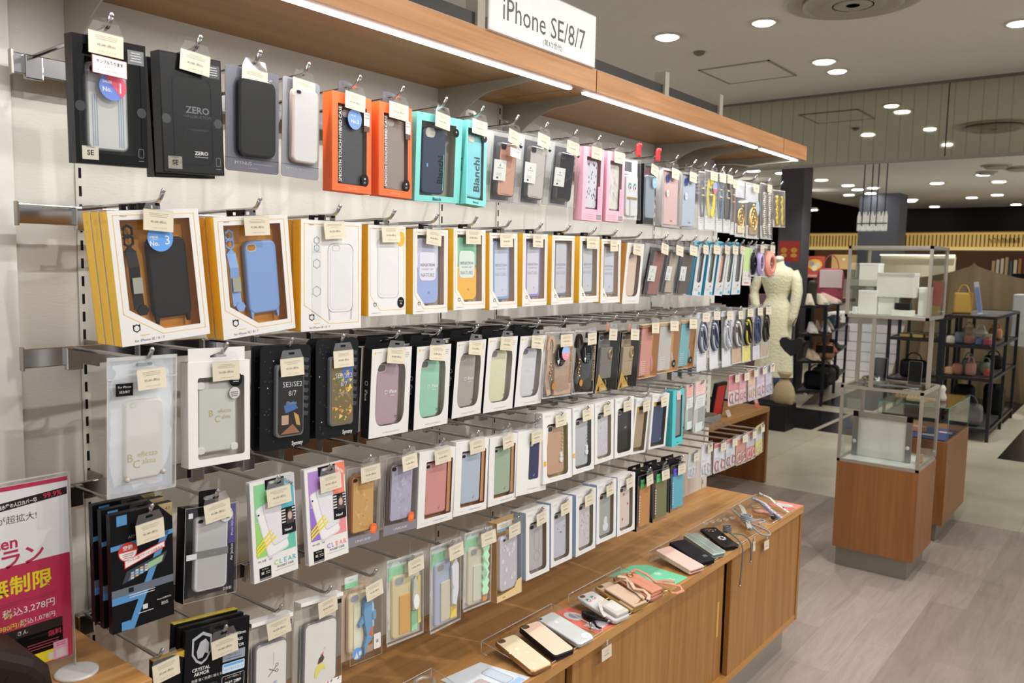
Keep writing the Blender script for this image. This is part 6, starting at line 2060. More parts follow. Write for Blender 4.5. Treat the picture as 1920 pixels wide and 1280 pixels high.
def prnt(key, short, label, ex, tagk, foot):
 o, w, h = hang(key, 'boxed_phone_case', label, 'boxed phone case')
 h = .166
 b = MB(); b.box(-.020, -.0195, -w / 2, w / 2, -h, 0, M('b9b3a8', .45)); b.box(-.020, .0006, -w / 2, w / 2, -.006, .0006, M('e4e4e2', .4)); b.poly(rect(w * .36, -.018, w * .46, -.010), .0006, DK)
 if foot:
  b.poly(rect(-w * .5, -h, w * .5, -h * .92), .0006, M('e6e6e3', .5))
  for i in range(11):
   u = -w * .46 + i * w * .085
   b.poly([(u, -h * .95), (u + .003, -h * .95), (u + .005, -h * .925), (u + .002, -h * .925)], .0009, M(['3c4a7a', 'd9b33c', 'c9483c', '3f6a50', 'e9e9e9'][i % 5], .4))
 b.build('tray', o)
 phone(o, 0, -h * .60, w * .80, h * .72, -.002, .009, M('c2c1bc', .2, coat=.5), rad=.16, rim=M('6a6a6c', .3), campos=None, extra=ex)
 clearbox(o, w, h, .020, film(fac=.06, rough=.05)); tab(o, FILM, .036, .016, n=-.010)
 price_tag(key, short, .004, -.002, tagk, 5); peg(key, 4, short, .010)
prnt('e1', 'clear case box with the scissors print', 'clear case box with a small scissors print, left of two', lambda b: (b.line([(.004, -.06), (.004, -.082)], .0005, -.0014, M('8a8a90', .4)), b.line([(-.006, -.098), (.010, -.084)], .0012, -.0014, M('5a5f70', .4)), b.line([(-.004, -.086), (.008, -.092)], .0012, -.0014, M('5a5f70', .4)), b.line(ngon(.011, -.082, .0025, 8), .0008, -.0014, M('5a5f70', .4), closed=True), b.line(ngon(.011, -.092, .0025, 8), .0008, -.0014, M('5a5f70', .4), closed=True), b.poly([(-.006, -.118), (.008, -.108), (.012, -.112), (.006, -.128), (-.002, -.13)], -.0014, M('8fb9c9', .4)), b.line([(-.006, -.118), (.010, -.109)], .0014, -.0013, M('c46a8a', .4))), 2, False)
prnt('e2', 'clear case box with the coloured figure print', 'clear case box with a little yellow and brown print, right of two', lambda b: (b.poly([(-.014, -.14), (-.011, -.124), (.000, -.116), (.008, -.122), (.012, -.132), (.004, -.128), (-.004, -.134), (-.008, -.142)], -.0014, M('c9bf5c', .4)), b.poly([(-.007, -.118), (-.004, -.108), (.004, -.102), (.008, -.110), (.004, -.116)], -.0014, M('4a3a38', .4)), b.poly([(-.002, -.104), (.006, -.102), (.006, -.098)], -.0013, M('c05a58', .4)), b.poly(ngon(.008, -.092, .0014, 8), -.0014, M('d9a0a0', .4))), 3, True)
S_ = 'clear box with the blue fish pouch'
o, w, h = hang('e3', 'boxed_phone_case', 'clear box holding a cream case and a blue fish shaped pouch', 'boxed phone case')
b = MB(); b.box(-.026, -.0255, -w / 2, w / 2, -h, 0, M('b9a48c', .45)); b.poly(rect(-w * .3, -h * .9, w * .42, -h * .1), -.025, M('a8968a', .5)); b.build('backing_card', o)
phone(o, -w * .04, -h * .52, w * .70, h * .78, -.014, .008, M('cfc0a0', .4), rad=.16, campos=(.25, .08), cams=(.35, .1), camc='8a8d96')
b = MB(); b.slab(rrect(-w * .08, -h * .55, w * .34, h * .60, .002), -.014, -.012, M('d3d3b9', .5)); b.slab(rrect(w * .18, -h * .68, w * .28, h * .34, .002), -.013, -.011, M('d9694a', .5)); b.build('card_pocket', o)
b = MB(); f1 = M('5b87ab', .6)
b.slab([(-w * .02, -h * .22), (w * .10, -h * .18), (w * .24, -h * .24), (w * .30, -h * .40), (w * .24, -h * .58), (w * .12, -h * .70), (w * .30, -h * .76), (w * .10, -h * .82), (-w * .02, -h * .97), (-w * .02, -h * .84), (w * .06, -h * .70), (w * .0, -h * .58), (-w * .05, -h * .40)], -.010, -.003, f1, bev=.002)
b.slab([(-w * .03, -h * .42), (-w * .17, -h * .52), (-w * .15, -h * .57), (-w * .01, -h * .52)], -.009, -.005, f1); b.slab(rrect(w * .27, -h * .45, w * .11, h * .13, .004), -.004, -.001, f1, bev=.001); b.slab([(w * .2, -h * .26), (w * .26, -h * .3), (w * .27, -h * .6), (w * .22, -h * .6)], -.003, -.0025, M('8fb3c9', .5))
b.build('fish_pouch', o)
b = MB(); b.tube([(-.002, w * .12 + .008 * math.cos(a), -h * .20 + .008 * math.sin(a)) for a in [2 * PI * q / 16 for q in range(16)]], .0013, CHROME, 6, closed=True); b.build('key_ring', o)
sticker(o, ngon(-w * .28, -h * .87, .0115, 22), .0008, M('5f97dc', .4), 'round_sticker', lambda b: (b.poly([(-w * .38, -h * .93), (-w * .25, -h * .93), (-w * .30, -h * .84)], .0011, LT), b.poly(rect(-w * .24, -h * .9, -w * .16, -h * .85), .0011, LT)))
sticker(o, rrect(w * .34, -h * .80, w * .22, h * .20, .002), .0008, M('e2e2e0', .5), 'model_sticker', lambda b: (b.text('SE', .008, w * .34, -h * .80, .0011, DK), b.bars(w * .27, w * .41, -h * .74, .0011, LT, 1), b.bars(w * .27, w * .41, -h * .86, .0011, LT, 1)))
sticker(o, rect(-w * .5, -h * .04, -w * .10, h * .11), -.016, M('d9dedd', .5), 'header_card', lambda b: (b.poly(rect(-w * .5, -h * .04, -w * .10, h * .03), -.0155, M('8fd0a4', .5)), b.text('nuno', .006, -w * .3, h * .07, -.0155, M('9fc9b9', .4))))
clearbox(o, w, h, .026, FILM); tab(o, FILM, .036, .018, n=-.010)
price_tag('e3', S_, .010, -.001, 0, 5); peg('e3', 4, S_, .014)
def softcase(key, short, label, c1_, c2_, c3_, tagk, shape):
 o, w, h = hang(key, 'bagged_phone_case', label, 'bagged phone case')
 b = MB(); b.slab(rect(-w * .46, -h * .97, w * .44, -h * .02), -.006, -.0055, M('d0cdc6', .5)); b.poly(rect(-w * .46, -h * .10, w * .0, -h * .01), -.0052, M('d5e2de', .5)); b.poly(rect(-w * .46, -h * .26, w * .02, -h * .10), -.0050, M('8fd0a4', .5))
 b.line([(-w * .4, -h * .22), (-w * .3, -h * .14), (-w * .2, -h * .22), (-w * .1, -h * .14)], .0012, -.0047, M('c9ead2', .5)); b.build('backing_card', o)
 phone(o, -w * .10, -h * .58, w * .52, h * .74, .000, .008, M(c1_, .5), rad=.2, campos=(.36, .09), cams=(.42, .12), camc='8b8e90')
 b = MB(); b.slab(rrect(-w * .03, -h * .68, w * .30, h * .46, .002), .0004, .0022, M(c2_, .55), bev=.0008); b.build('card_pocket', o)
 b = MB(); m = M(c3_, .6)
 if shape == 'blob':
  b.slab([(w * .16, -h * .32), (w * .22, -h * .26), (w * .27, -h * .32), (w * .30, -h * .45), (w * .34, -h * .60), (w * .26, -h * .68), (w * .14, -h * .66), (w * .13, -h * .5)], .002, .008, m, bev=.002)
  b.slab(ngon(w * .22, -h * .57, w * .08, 16, h * .09), .008, .0092, M('c9ccd0', .5), bev=.0006); b.slab(rect(w * .14, -h * .92, w * .30, -h * .68), .001, .0025, M('7fb58c', .5)); b.slab(rect(w * .32, -h * .85, w * .40, -h * .28), .000, .002, M('d9c96a', .5))
 elif shape == 'grey':
  b.slab([(w * .12, -h * .30), (w * .26, -h * .22), (w * .36, -h * .30), (w * .36, -h * .60), (w * .28, -h * .78), (w * .14, -h * .74)], .002, .007, m, bev=.002); b.slab(rect(w * .12, -h * .92, w * .32, -h * .78), .001, .003, M('d3b84a', .5)); b.slab(rect(w * .14, -h * .26, w * .30, -h * .16), .001, .003, M('d3b84a', .5))
 else:
  pts = []
  for i in range(13):
   pts.append((w * (.30 + (.06 if i % 2 else .0)), -h * (.20 + .055 * i)))
  pts2 = [(w * (.14 - (.04 if i % 2 else 0)), -h * (.20 + .055 * i)) for i in range(12, -1, -1)]
  b.slab(pts + pts2, .002, .006, m, bev=.001); b.slab(rect(w * .16, -h * .95, w * .3, -h * .86), .001, .003, M('b9793c', .5))
 b.build('animal_pouch', o)
 bag(o, w, h, key, .009, film('f6f6f6', .10, .06, .03)); tab(o, FILM, .030, .014, n=-.003)
 price_tag(key, short, .014, -.006, tagk, 4, dx=.007); peg(key, 4, short, .010)
softcase('e4', 'bagged yellow case', 'bagged yellow case with an orange pocket and grey pouch', 'ddd0a0', 'd3a24c', '9b9a90', 1, 'blob')
softcase('e5', 'bagged grey blue case', 'bagged grey blue case with a cream pocket and grey pouch', 'a5b1c9', 'd9d3bc', 'b3b6bb', 2, 'grey')
softcase('e6', 'bagged cream case', 'bagged cream case with a green jagged pouch', 'd6ceb8', 'dfe2cc', '9fcdaa', 3, 'croc')
S_ = 'wood framed box'
o, w, h = hang('e7', 'boxed_phone_case', 'wood print framed box with a clear white dotted case', 'boxed phone case')
wd = M('cfa468', .5)
b = MB(); b.box(-.026, -.0255, -w / 2, w / 2, -h, 0, M('b9975f', .5)); b.box(-.0255, 0, -w / 2, -w / 2 + .001, -h, 0, wd); b.box(-.0255, 0, -w / 2, w / 2, -h, -h + .001, M('d9bd8a', .5)); b.poly(rect(-w * .5, -h * .08, w * .1, 0), -.0005, M('d3cbbd', .5)); b.poly(rect(-w * .5, -h * .115, w * .1, -h * .08), -.0003, M('6f9ab5', .5))
b.bars(-w * .4, -w * .05, -h * .03, -.0002, M('6a645c', .5), 3, .003)
b.poly([(-w / 2, -h), (w / 2, -h), (w / 2, -h * .80), (w * .3, -h * .82), (w * .2, -h * .90), (-w * .3, -h * .92), (-w / 2, -h * .92)], -.0002, M('d9bd83', .5)); b.text('miffy', .005, -w * .22, -h * .96, .0002, M('6a5530', .5)); b.build('tray', o)
r_ = random.Random(4)
phone(o, w * .02, -h * .55, w * .68, h * .70, -.003, .010, M('b5b5be', .3), rad=.16, rim=M('c9c9d3', .25), campos=(.22, .07), cams=(.14, .08), extra=lambda b: [b.poly([(u + a * .0035, v + c_ * .004) for a, c_ in ((-1, -1), (0, -1.5), (1, -1), (1.1, .4), (.3, 1.6), (-.8, 1.2), (-1.2, 0))], -.0026, M('dcdce0', .4)) for u, v in [(r_.uniform(-.024, .026), -r_.uniform(.055, .155)) for _ in range(13)]])
clearbox(o, w, h, .026, FILM); price_tag('e7', S_, .010, -.012, 0, 3); peg('e7', 4, S_, .018)
LB = M('a3b8d3', .45)
bx = [('e8', 'blue sided white box with the outline case', 'blue sided white box with a clear case and thin outline drawing', M('a9a9ab', .3), lambda b: (b.line(rrect(0, -.075, .020, .05, .008), .0006, -.0035, M('8a8a90', .4), closed=True), b.line(ngon(0, -.115, .012, 14), .0006, -.0035, M('8a8a90', .4), closed=True)), 1),
  ('e9', 'blue sided white box with the frost case', 'blue sided white box with a frosted case and tiny cross mark', M('b5b6c2', .3), lambda b: (b.poly(ngon(-.012, -.073, .0013, 8), -.0035, BLACKP), b.poly(ngon(.016, -.071, .0013, 8), -.0035, BLACKP), b.line([(-.002, -.082), (.004, -.086)], .0009, -.0035, BLACKP), b.line([(.004, -.082), (-.002, -.086)], .0009, -.0035, BLACKP)), 2),
  ('e10', 'blue sided white box with the patterned case', 'blue sided white box with a pale patterned case', M('c3bcc0', .35), lambda b: [b.poly(ngon(rnd.uniform(-.022, .022), -rnd.uniform(.05, .14), rnd.uniform(.002, .004), 7), -.0035, M(rnd.choice(['d6d3da', 'b5aab3', 'cbb9b6']), .4)) for _ in range(24)], 3),
  ('e11', 'blue sided white box with the grey case', 'blue sided white box with a grey case and white blob print', M('9aa09b', .35), lambda b: (b.poly(ngon(0, -.125, .014, 18, .012), -.0035, M('dfe1e2', .4)), b.poly(ngon(0, -.108, .009, 16, .012), -.0034, M('dfe1e2', .4))), 0),
  ('e12', 'blue sided white box with the red marked case', 'blue sided white box with a rosy clear case and red marks', M('d0c0b8', .3), lambda b: [b.poly([(u, v), (u + .004, v + .005), (u + .008, v), (u + .004, v - .005)], -.0035, M('b5493c', .4)) for u, v in ((-.012, -.055), (.010, -.085), (-.018, -.125))], 1)]
for k_, s_, l_, m_, e_, t_ in bx:
 whitewin(k_, 4, s_, l_, m_, M('b0a78e', .4), e_, t_, side=LB)
def suede(key, short, label, c_, bc, tagk):
 o, w, h = hang(key, 'boxed_phone_case', label, 'boxed phone case')
 b = MB(); b.box(-.024, -.0235, -w / 2, w / 2, -h, 0, M('25262a', .4)); b.box(-.0235, 0, -w / 2, -w / 2 + .001, -h, 0, M('1d1e22', .4)); b.box(-.0235, 0, -w / 2, w / 2, -.002, 0, BK); b.build('tray', o)
 b = MB(); b.bbox(-.012, -.003, -w * .30, w * .42, -h * .95, -h * .20, M(c_, .7), .0015); b.bars(-w * .0, w * .3, -h * .28, -.0026, M('3a342c', .5), 3, .005, .0006); b.build('folio_case', o)
 sticker(o, rect(-w * .32, -h * .24, -w * .06, -h * .08), .0006, M(bc, .5), 'colour_tab', lambda b: b.bars(-w * .28, -w * .1, -h * .13, .0009, DK, 2))
 b = MB(); [b.poly(rect(-w * .38, -h * (.40 + .05 * i), -w * .31, -h * (.37 + .05 * i)), .0006, M('b9bcbc', .4)) for i in range(10)]; b.build('front_lettering', o)
 clearbox(o, w, h, .024, FILM)
 b = MB(); b.holed([(-w * .45, 0), (w * .45, 0), (w * .4, .02), (-w * .4, .02)], [rrect(0, .010, .02, .006, .003)], -.012, BK, back=-.0128); b.build('hang_tab', o)
 price_tag(key, short, .010, -.004, tagk, 2); peg(key, 4, short, .006)
 c = copy_tree(o); c.location.x -= .027; tag(c, 'black framed box hanging just behind the ' + short, 'boxed phone case')
suede('e13', 'black framed box with the ochre folio', 'black framed box with an ochre suede folio', 'b07a3c', '3f9a5a', 2)
suede('e14', 'black framed box with the olive folio', 'black framed box with an olive suede folio', '6a6840', '45a860', 3)
suede('e15', 'black framed box with the cyan folio', 'black framed box with a cyan blue suede folio', '4a9db5', '5a4ac0', 0)
earpack('e16', 4, 'small blank white pack', 'small blank white pack beside the cyan suede folio box', 'd9d5c0', 'd9d9dd', 'd5d5db', 'cfcfd3', 1)
ep = [('e17', 'white pack with silver ring', 'white accessory pack with a silver ring, nearest of the ring packs', 'd0d0d6', 'e0e0e4', 'dedee2', 'b9b9bd'), ('e18', 'white pack with red header and rings', 'white ring pack with a red header, nearer of two', 'c9383c', 'dcdce2', 'dcd8dc', 'b04a50'),
  ('e19', 'farther white pack with red header', 'white ring pack with a red header, farther of two', 'c9484a', 'dadae0', 'd8d3d8', 'a8444c'), ('e20', 'terracotta ring pack', 'ring pack with a terracotta lower card', 'cfcfd6', 'c9795c', 'b9694c', 'e6e6e6'),
  ('e21', 'scarlet ring pack', 'ring pack with a scarlet lower card', 'c9686a', 'b9b3c0', 'd9482c', 'e9e9e9'), ('e22', 'yellow ring pack', 'yellow ring pack, farthest on the lowest row', 'd3c25c', 'c9c6c9', 'd6c82c', 'e6e6e6')]
for i, (k_, sh, lb, a_, m_, b_, c_) in enumerate(ep):
 earpack(k_, 4, sh, lb, a_, m_, b_, c_, i % 4)
# ================================================================== things on the long cabinet
ZT = 0.591
def lay(name, label, cat, x, y, z, yaw, tilt=9.0, group=None):
 "a thing lying on its back, top edge towards the wall; local n up, u along the wall, v towards the wall"
 o = empty(name, (x, y, z), (Matrix.Rotation(math.radians(yaw), 3, 'Z') @ Matrix.Rotation(math.radians(-90 + tilt), 3, 'Y')).to_euler())
 return tag(o, label, cat, group)

def riser(y0, y1, label, x0=.247, x1=.408, h=.030):
 o = empty('acrylic_riser', (x0, y0, ZT))
 a = film('ffffff', .015, .03, .0)
 e = film('ffffff', .25, .1, .5)
 L, D = y1 - y0, x1 - x0
 b = MB()
 b.add([(0, 0, h), (D, 0, .006), (D, L, .006), (0, L, h), (0, 0, h - .002), (D, 0, .004), (D, L, .004), (0, L, h - .002)], [(0, 1, 2, 3), (7, 6, 5, 4)], a)
 b.box(0, .002, 0, L, 0.0002, h, a)
 b.box(D - .002, D, 0, L, .0002, .006, a)
 b.box(0, .018, 0, L, .0002, .002, a)
 for p in ([(0, 0, h), (D, 0, .006)], [(0, L, h), (D, L, .006)], [(0, 0, h), (0, L, h)], [(0, 0, 0.001), (0, 0, h)], [(0, L, 0.001), (0, L, h)], [(0, 0, .001), (.018, 0, .001)], [(D, 0, .005), (D, L, .005)]):
  b.tube(p, .0009, e, 5)
 b.build('bent_sheet', o)
 tag(o, label, 'display riser')
riser(1.13, 1.25, 'clear acrylic riser at the photo bottom edge holding a ring')
riser(1.420, 1.706, 'clear acrylic riser carrying three sample cases, nearest of three')
riser(1.785, 2.060, 'clear acrylic riser carrying the pouch cases')
riser(2.228, 2.44, 'clear acrylic riser carrying the flip covers')
riser(2.50, 2.80, 'clear acrylic riser under the black case and cords')
riser(2.83, 3.10, 'clear acrylic riser under the colourful straps at the cabinet end')

def zon(x):    # riser top under a point
 return ZT + .030 - (x - .247) / .161 * .024
def sample(name, label, y, yaw, cm, rim, ex=None, d=.009, w=.067, h=.140, x=.349, lift=0.0, campos=(.24, .075), camc='5a4634', cams=(.27, .08), cat='phone case', parts=None):
 o = lay(name, label, cat, x, y, zon(x) + .0016 + lift, yaw)
 o2 = MB()
 phone(o, 0, 0, w, h, d, d, cm, rad=.17, rim=rim, extra=ex, campos=campos, camc=camc, cams=cams)
 if parts:
  parts(o, w, h, d)
 return o
r_ = random.Random(2)
def shell(b):
 for i in range(46):
  u, v = r_.uniform(-.029, .029), r_.uniform(-.064, .050)
  s = r_.uniform(.002, .006)
  b.poly([(u + s * math.cos(a), v + s * math.sin(a)) for a in sorted(r_.uniform(0, 6.28) for _ in range(4))], .00905 + i * 3e-6, M(r_.choice(['efe3d0', 'e9d3b5', 'f3ece2', 'e3cbaa']), .25))
sample('phone_case', 'cream pearl shell sample case with a gold edge, nearest on its riser', 1.450, -11, M('e6d3b4', .25), M('a5774c', .25, .7, kind='metal'), shell)
sample('phone_case', 'pink beige sample case with a white pocket and thick black edge', 1.541, -13, M('dcbfa9', .45), M('2e2a2b', .4),
  lambda b: (b.poly([(-.0310, .034), (.004, .045), (.0330, .010), (.0330, -.002), (-.0310, .012)], .0092, WHITEC), b.poly(rect(-.002, .018, .002, .021), .0094, DK)), d=.012)
sample('phone_case', 'silver white see-through sample case with a small white patch', 1.622, -4, M('cdd1d0', .2, coat=.8), M('c9ccce', .2, .6, kind='metal'),
  lambda b: (b.poly(ngon(.016, -.053, .014, 18, .011), .0093, M('e9e9e6', .4)), b.poly(ngon(.018, -.056, .0014, 8), .0096, DK), b.poly(ngon(0, .030, .006, 14), .0092, M('dcdedd', .2))), cams=(.14, .06), camc='3f4146', campos=(.13, .06))
# flat printed cards
def flatcard(label, pts, m, deco=None, z=.5914):
 o = empty('printed_card', (0, 0, z))
 b = MB(xf=Matrix(((0, 1, 0, 0), (0, 0, 1, 0), (1, 0, 0, 0), (0, 0, 0, 1))))   # (n,u,v)->(x=u, y=v, z=n)
 b.slab([(p[0], p[1]) for p in pts], 0, .0006, m)
 if deco:
  deco(b)
 b.build('card', o)
 return tag(o, label, 'printed card')
flatcard('coral printed card under the black cable by the silver case', [(.246, 1.690), (.400, 1.690), (.409, 1.775), (.255, 1.775)], M('e2705f', .5),
   lambda b: (b.poly(ngon(.300, 1.735, .030, 24, .022), .0008, M('dfdcdc', .5)), b.poly(ngon(.300, 1.735, .018, 20, .011), .0010, M('8f9099', .5)), b.poly(rect(.350, 1.705, .395, 1.76), .0008, M('d9d3da', .5)), b.bars(.355, .39, 1.75, .0012, M('8c88a8', .5), 4, .009)))
flatcard('mint green printed card under the pink pouch case', [(.222, 2.030), (.402, 2.110), (.406, 2.186), (.262, 2.196), (.228, 2.160)], M('6fc49c', .5),
   lambda b: (b.text('春', .026, .322, 2.150, .0008, M('e0ece2', .5), rot=-PI / 2), b.text('Z', .024, .375, 2.140, .0008, M('e0ece2', .5), rot=-PI / 2)))
flatcard('white card printed with pale blue cases at the photo bottom', [(.26, 1.265), (.405, 1.265), (.405, 1.405), (.275, 1.385)], M('dde3ea', .5),
   lambda b: (b.poly(rrect(.345, 1.362, .075, .034, .008), .0008, M('8d99ad', .5)), b.poly(rrect(.345, 1.362, .071, .030, .007), .0010, M('c9d3e2', .5)), b.poly(rect(.385, 1.275, .403, 1.39), .0009, M('9dbbe0', .5)), b.poly(rrect(.36, 1.312, .075, .034, .008), .0008, M('b5a5a5', .5))))
flatcard('coral and white printed card at the far cabinet end', [(.300, 3.09), (.408, 3.06), (.408, 3.172), (.315, 3.172)], M('e27a6f', .5), lambda b: b.poly(rrect(.35, 3.125, .07, .04, .012), .0008, M('e0dcda', .5)))
p = at(1096, 1180, 2, ZT)
# black coiled cable
o = empty('charging_cable', (.36, 1.735, ZT + .003))
b = MB(); bm_ = M('1d1e22', .45)
for k in range(6):
 b.tube([(-.022 + .020 * math.cos(a) + .002 * k, .014 + .009 * math.sin(a) - .003 * k, .006 + .004 * math.sin(a * .5 + k) + .003 * k * .5) for a in [2 * PI * q / 16 for q in range(16)]], .0032, bm_, 6, closed=True)
b.tube([(-.01, 0, .010), (.010, -.012, .016), (.030, .006, .012), (.040, .018, .008), (.022, .024, .006), (.006, .008, .010)], .0030, bm_, 6)
b.tube([(-.004, .0, .012), (.014, -.020, .012), (.030, -.030, .007), (.042, -.026, .004)], .0030, bm_, 6)
b.build('cord', o)
b = MB(); b.tube([(.006, -.026, .010), (.014, -.034, .008)], .0038, CHROME, 8); b.tube([(.036, .010, .010), (.042, .018, .009)], .0036, CHROME, 8); b.ball((.024, -.044, .006), .004, CHROME); b.tube([(.02, -.05, .006), (.03, -.052, .005), (.034, -.046, .005)], .0012, CHROME, 6); b.build('metal_plugs', o)
tag(o, 'black coiled cord with metal ends lying by the silver case', 'cord')
# pouch cases
def pouchparts(o, w, h, d):
 gm = M('b9b5b0', .5)
 b = MB(); b.bbox(d, d + .011, -.020, .031, -.064, -.002, gm, .004, 3); b.box(d + .011, d + .0115, -.010, .026, -.052, -.014, M('c6c3be', .5)); b.build('coin_pouch', o)
 b = MB(); b.tube([(d + .006, -.022, -.004), (d + .012, -.018, .002), (d + .013, .026, .004), (d + .009, .031, -.002)], .0016, GOLDM, 6); b.build('gold_zip', o)
 b = MB(); b.ribbon([(d + .013, -.018, .0), (d + .010, -.026, -.012), (d + .004, -.034, -.026), (d - .002, -.036, -.040)], .009, gm, .002, (1, 0, 0)); b.build('strap_end', o)
 b = MB()
 for u in (-.016, .006):
  v = .034 - (.0 if u < 0 else -.004)
  b.poly(ngon(u, v, .0062, 14, .0048), d + .0008, M('e9e4e2', .4)); b.line(ngon(u, v, .0062, 14, .0048), .0012, d + .0009, M('cf6f7e', .4), closed=True); b.poly(ngon(u + .001, v - .001, .0024, 10), d + .0011, M('2a3050', .3))
  for a in (-.8, -.3, .2, .7):
   b.poly([(u - .003 + .003 * a, v + .004), (u + .001 + .003 * a, v + .004), (u + .006 * a - .001, v + .013)], d + .0009, M('2f9f93', .35))
 b.build('eye_patch', o)
sample('pouch_phone_case', 'light grey pouch sample case with two lashed eyes and gold zip', 1.797, -9, M('c3bfbd', .5), M('b3afae', .5), None, parts=pouchparts)
def pocketparts(o, w, h, d):
 m = M('c0a78e', .55)
 b = MB(); b.bbox(d + .001, d + .008, -.026, .030, -.068, .040, m, .0025, 2); b.build('card_pocket', o)
 b = MB(); b.box(d - .002, d + .0012, -.031, -.026, -.02, .035, GOLDM); b.box(d - .004, d + .001, -.030, .030, -.0715, -.069, GOLDM); b.ball((d + .012, .020, -.060), .004, GOLDM); b.tube([(d + .010, .016, -.058), (d + .010, .0, -.062), (d + .006, -.022, -.060)], .0016, GOLDM, 6); b.build('gold_fitting', o)
 b = MB()
 b.ribbon([(d + .006, .034, .050), (d + .018, .046, .036), (d + .022, .044, .014), (d + .016, .030, -.002), (d + .012, .034, -.030), (d + .012, .024, -.058)], .012, m, .0022)
 b.ribbon([(d + .020, .050, .020), (d + .026, .038, .000), (d + .020, .030, -.020), (d + .022, .044, -.040), (d + .014, .048, -.058), (d + .008, .036, -.066)], .011, m, .0022)
 b.ribbon([(d + .010, .044, .054), (d + .024, .036, .046), (d + .024, .052, .030), (d + .012, .056, .020)], .012, m, .0022)
 b.build('neck_strap', o)
sample('pouch_phone_case', 'beige leather pouch sample case with a folded beige strap', 1.888, -9, M('c4ab92', .5), M('c6a468', .3, .5, kind='metal'), None, parts=pocketparts)
def pinkparts(o, w, h, d):
 m = M('c08066', .5)
 b = MB(); b.bbox(d + .0, d + .007, -.026, .028, -.066, .030, m, .003, 2); b.bbox(d + .007, d + .015, -.024, .028, -.064, .040, m, .003, 2); b.line([(.0, .038), (.004, -.040)], .0008, d + .0153, M('a3684f', .5)); b.build('wallet_pocket', o)
 b = MB(); b.tube([(d + .017, -.004 + .009 * math.cos(a), .030 + .009 * math.sin(a)) for a in [2 * PI * q / 16 for q in range(16)]], .0013, GOLDM, 6, closed=True)
 b.tube([(d + .010, .012, -.070), (d + .014, .022, -.080), (d + .010, .034, -.082)], .0028, GOLDM, 6); b.tube([(d + .008, .018, -.074), (d + .012, .030, -.070)], .0018, GOLDM, 6); b.build('gold_clasp', o)
 b = MB()
 b.ribbon([(d + .018, .010, .040), (d + .024, .030, .034), (d + .016, .046, .010), (d + .006, .050, -.026), (d + .012, .070, -.060), (d + .008, .092, -.078), (d + .004, .084, -.094), (d + .003, .058, -.092), (d + .006, .040, -.084)], .010, m, .0022)
 b.ribbon([(d + .004, .048, -.020), (d + .010, .074, -.036), (d + .008, .100, -.052)], .010, m, .0022)
 b.build('neck_strap', o)
sample('pouch_phone_case', 'terracotta pink pouch sample case with a gold ring and strap', 1.982, -8, M('bd7f68', .5), M('a86e58', .5), None, parts=pinkparts, x=.350)
def folio(label, y, yaw, cm, pg, ex=None, w=.068, h=.142, d=.014, x=.345):
 o = lay('flip_cover', label, 'flip cover', x, y, zon(x) + .0018, yaw)
 b = MB(); b.slab(rrect(0, 0, w, h, .006, 4), .009, d, cm, bev=.0025); b.slab(rrect(0, 0, w, h, .006, 4), 0, .003, cm); b.slab(rect(-w / 2, -h / 2 + .003, -w / 2 + .006, h / 2 - .003), .002, .011, cm)
 if ex: ex(b)
 b.build('cover', o)
 b = MB(); b.slab(rrect(.002, 0, w - .006, h - .004, .005, 4), .003, .009, pg); b.build('inner_shell', o)
 return o
folio('blush pink flip cover, nearest of three side by side', 2.245, -13, M('ddb5aa', .5), M('7a5a58', .5), lambda b: b.poly(ngon(-.02, .062, .0016, 10), .0143, M('9c7f78', .4)))
folio('black flip cover between the pink and the silver green one', 2.330, -20, M('2a2a33', .5), M('1b1b20', .5), lambda b: b.poly(rect(.008, -.048, .024, -.036), .0143, M('5a6468', .3)))
folio('silver green ridged flip cover, farthest of three', 2.420, -22, M('a5b3ab', .3, .5, kind='metal'), M('5b7a74', .4), lambda b: [b.box(.0140, .0148, u, u + .003, -.069, .069, M('dfe3dd', .25, .5, kind='metal')) for u in (-.030, -.006, .026)], w=.058)
o = sample('phone_case', 'glossy black sample case with a round gold pattern, cord on it', 2.527, -30, M('1d1f24', .15, coat=1), M('17181b', .2), lambda b: (
 [b.poly(ngon(r_.uniform(-.02, .02), r_.uniform(.035, .058), .0028, 5), .0093, M(r_.choice(['a5764a', '8c5a4a', 'b99a72']), .4)) for _ in range(14)],
 b.poly(ngon(.004, -.010, .016, 22), .0093, M('2c3466', .3)), [b.poly(ngon(.004 + .010 * math.cos(a), -.010 + .010 * math.sin(a), .0036, 8), .0096, M('e3cfae', .4)) for a in [2 * PI * q / 7 for q in range(7)]]), campos=None)
# cords and straps on the far risers
def cord(label, pts, r, m, coil=None, tips=True, metal=None, cat='cord', name='neck_cord'):
 o = empty(name, pts[0])
 p0 = Vector(pts[0])
 b = MB()
 for pl in [pts] + (coil or []):
  P = [Vector(p) - p0 for p in pl]
  # smooth the path
  out = []
  for i in range(len(P) - 1):
   a, c_, d_, e_ = P[max(i - 1, 0)], P[i], P[i + 1], P[min(i + 2, len(P) - 1)]
   for t in (0, .25, .5, .75):
    out.append(.5 * ((2 * c_) + (-a + d_) * t + (2 * a - 5 * c_ + 4 * d_ - e_) * t * t + (-a + 3 * c_ - 3 * d_ + e_) * t ** 3))
  out.append(P[-1])
  b.tube(out, r, m, 7)
 b.build('cord', o)
 if metal:
  b = MB()
  for q in metal:
   b.ball(tuple(Vector(q) - p0), r * 1.7, CHROME, seg=10)
  b.build('metal_tip', o)
 return tag(o, label, cat)
def spiral(cx, cy, cz, rx, ry, n, r, dz=.002):
 return [(cx + rx * math.cos(2 * PI * i / 10), cy + ry * math.sin(2 * PI * i / 10), cz + dz * i / 3) for i in range(n * 10)]
G1 = M('7d8288', .7)
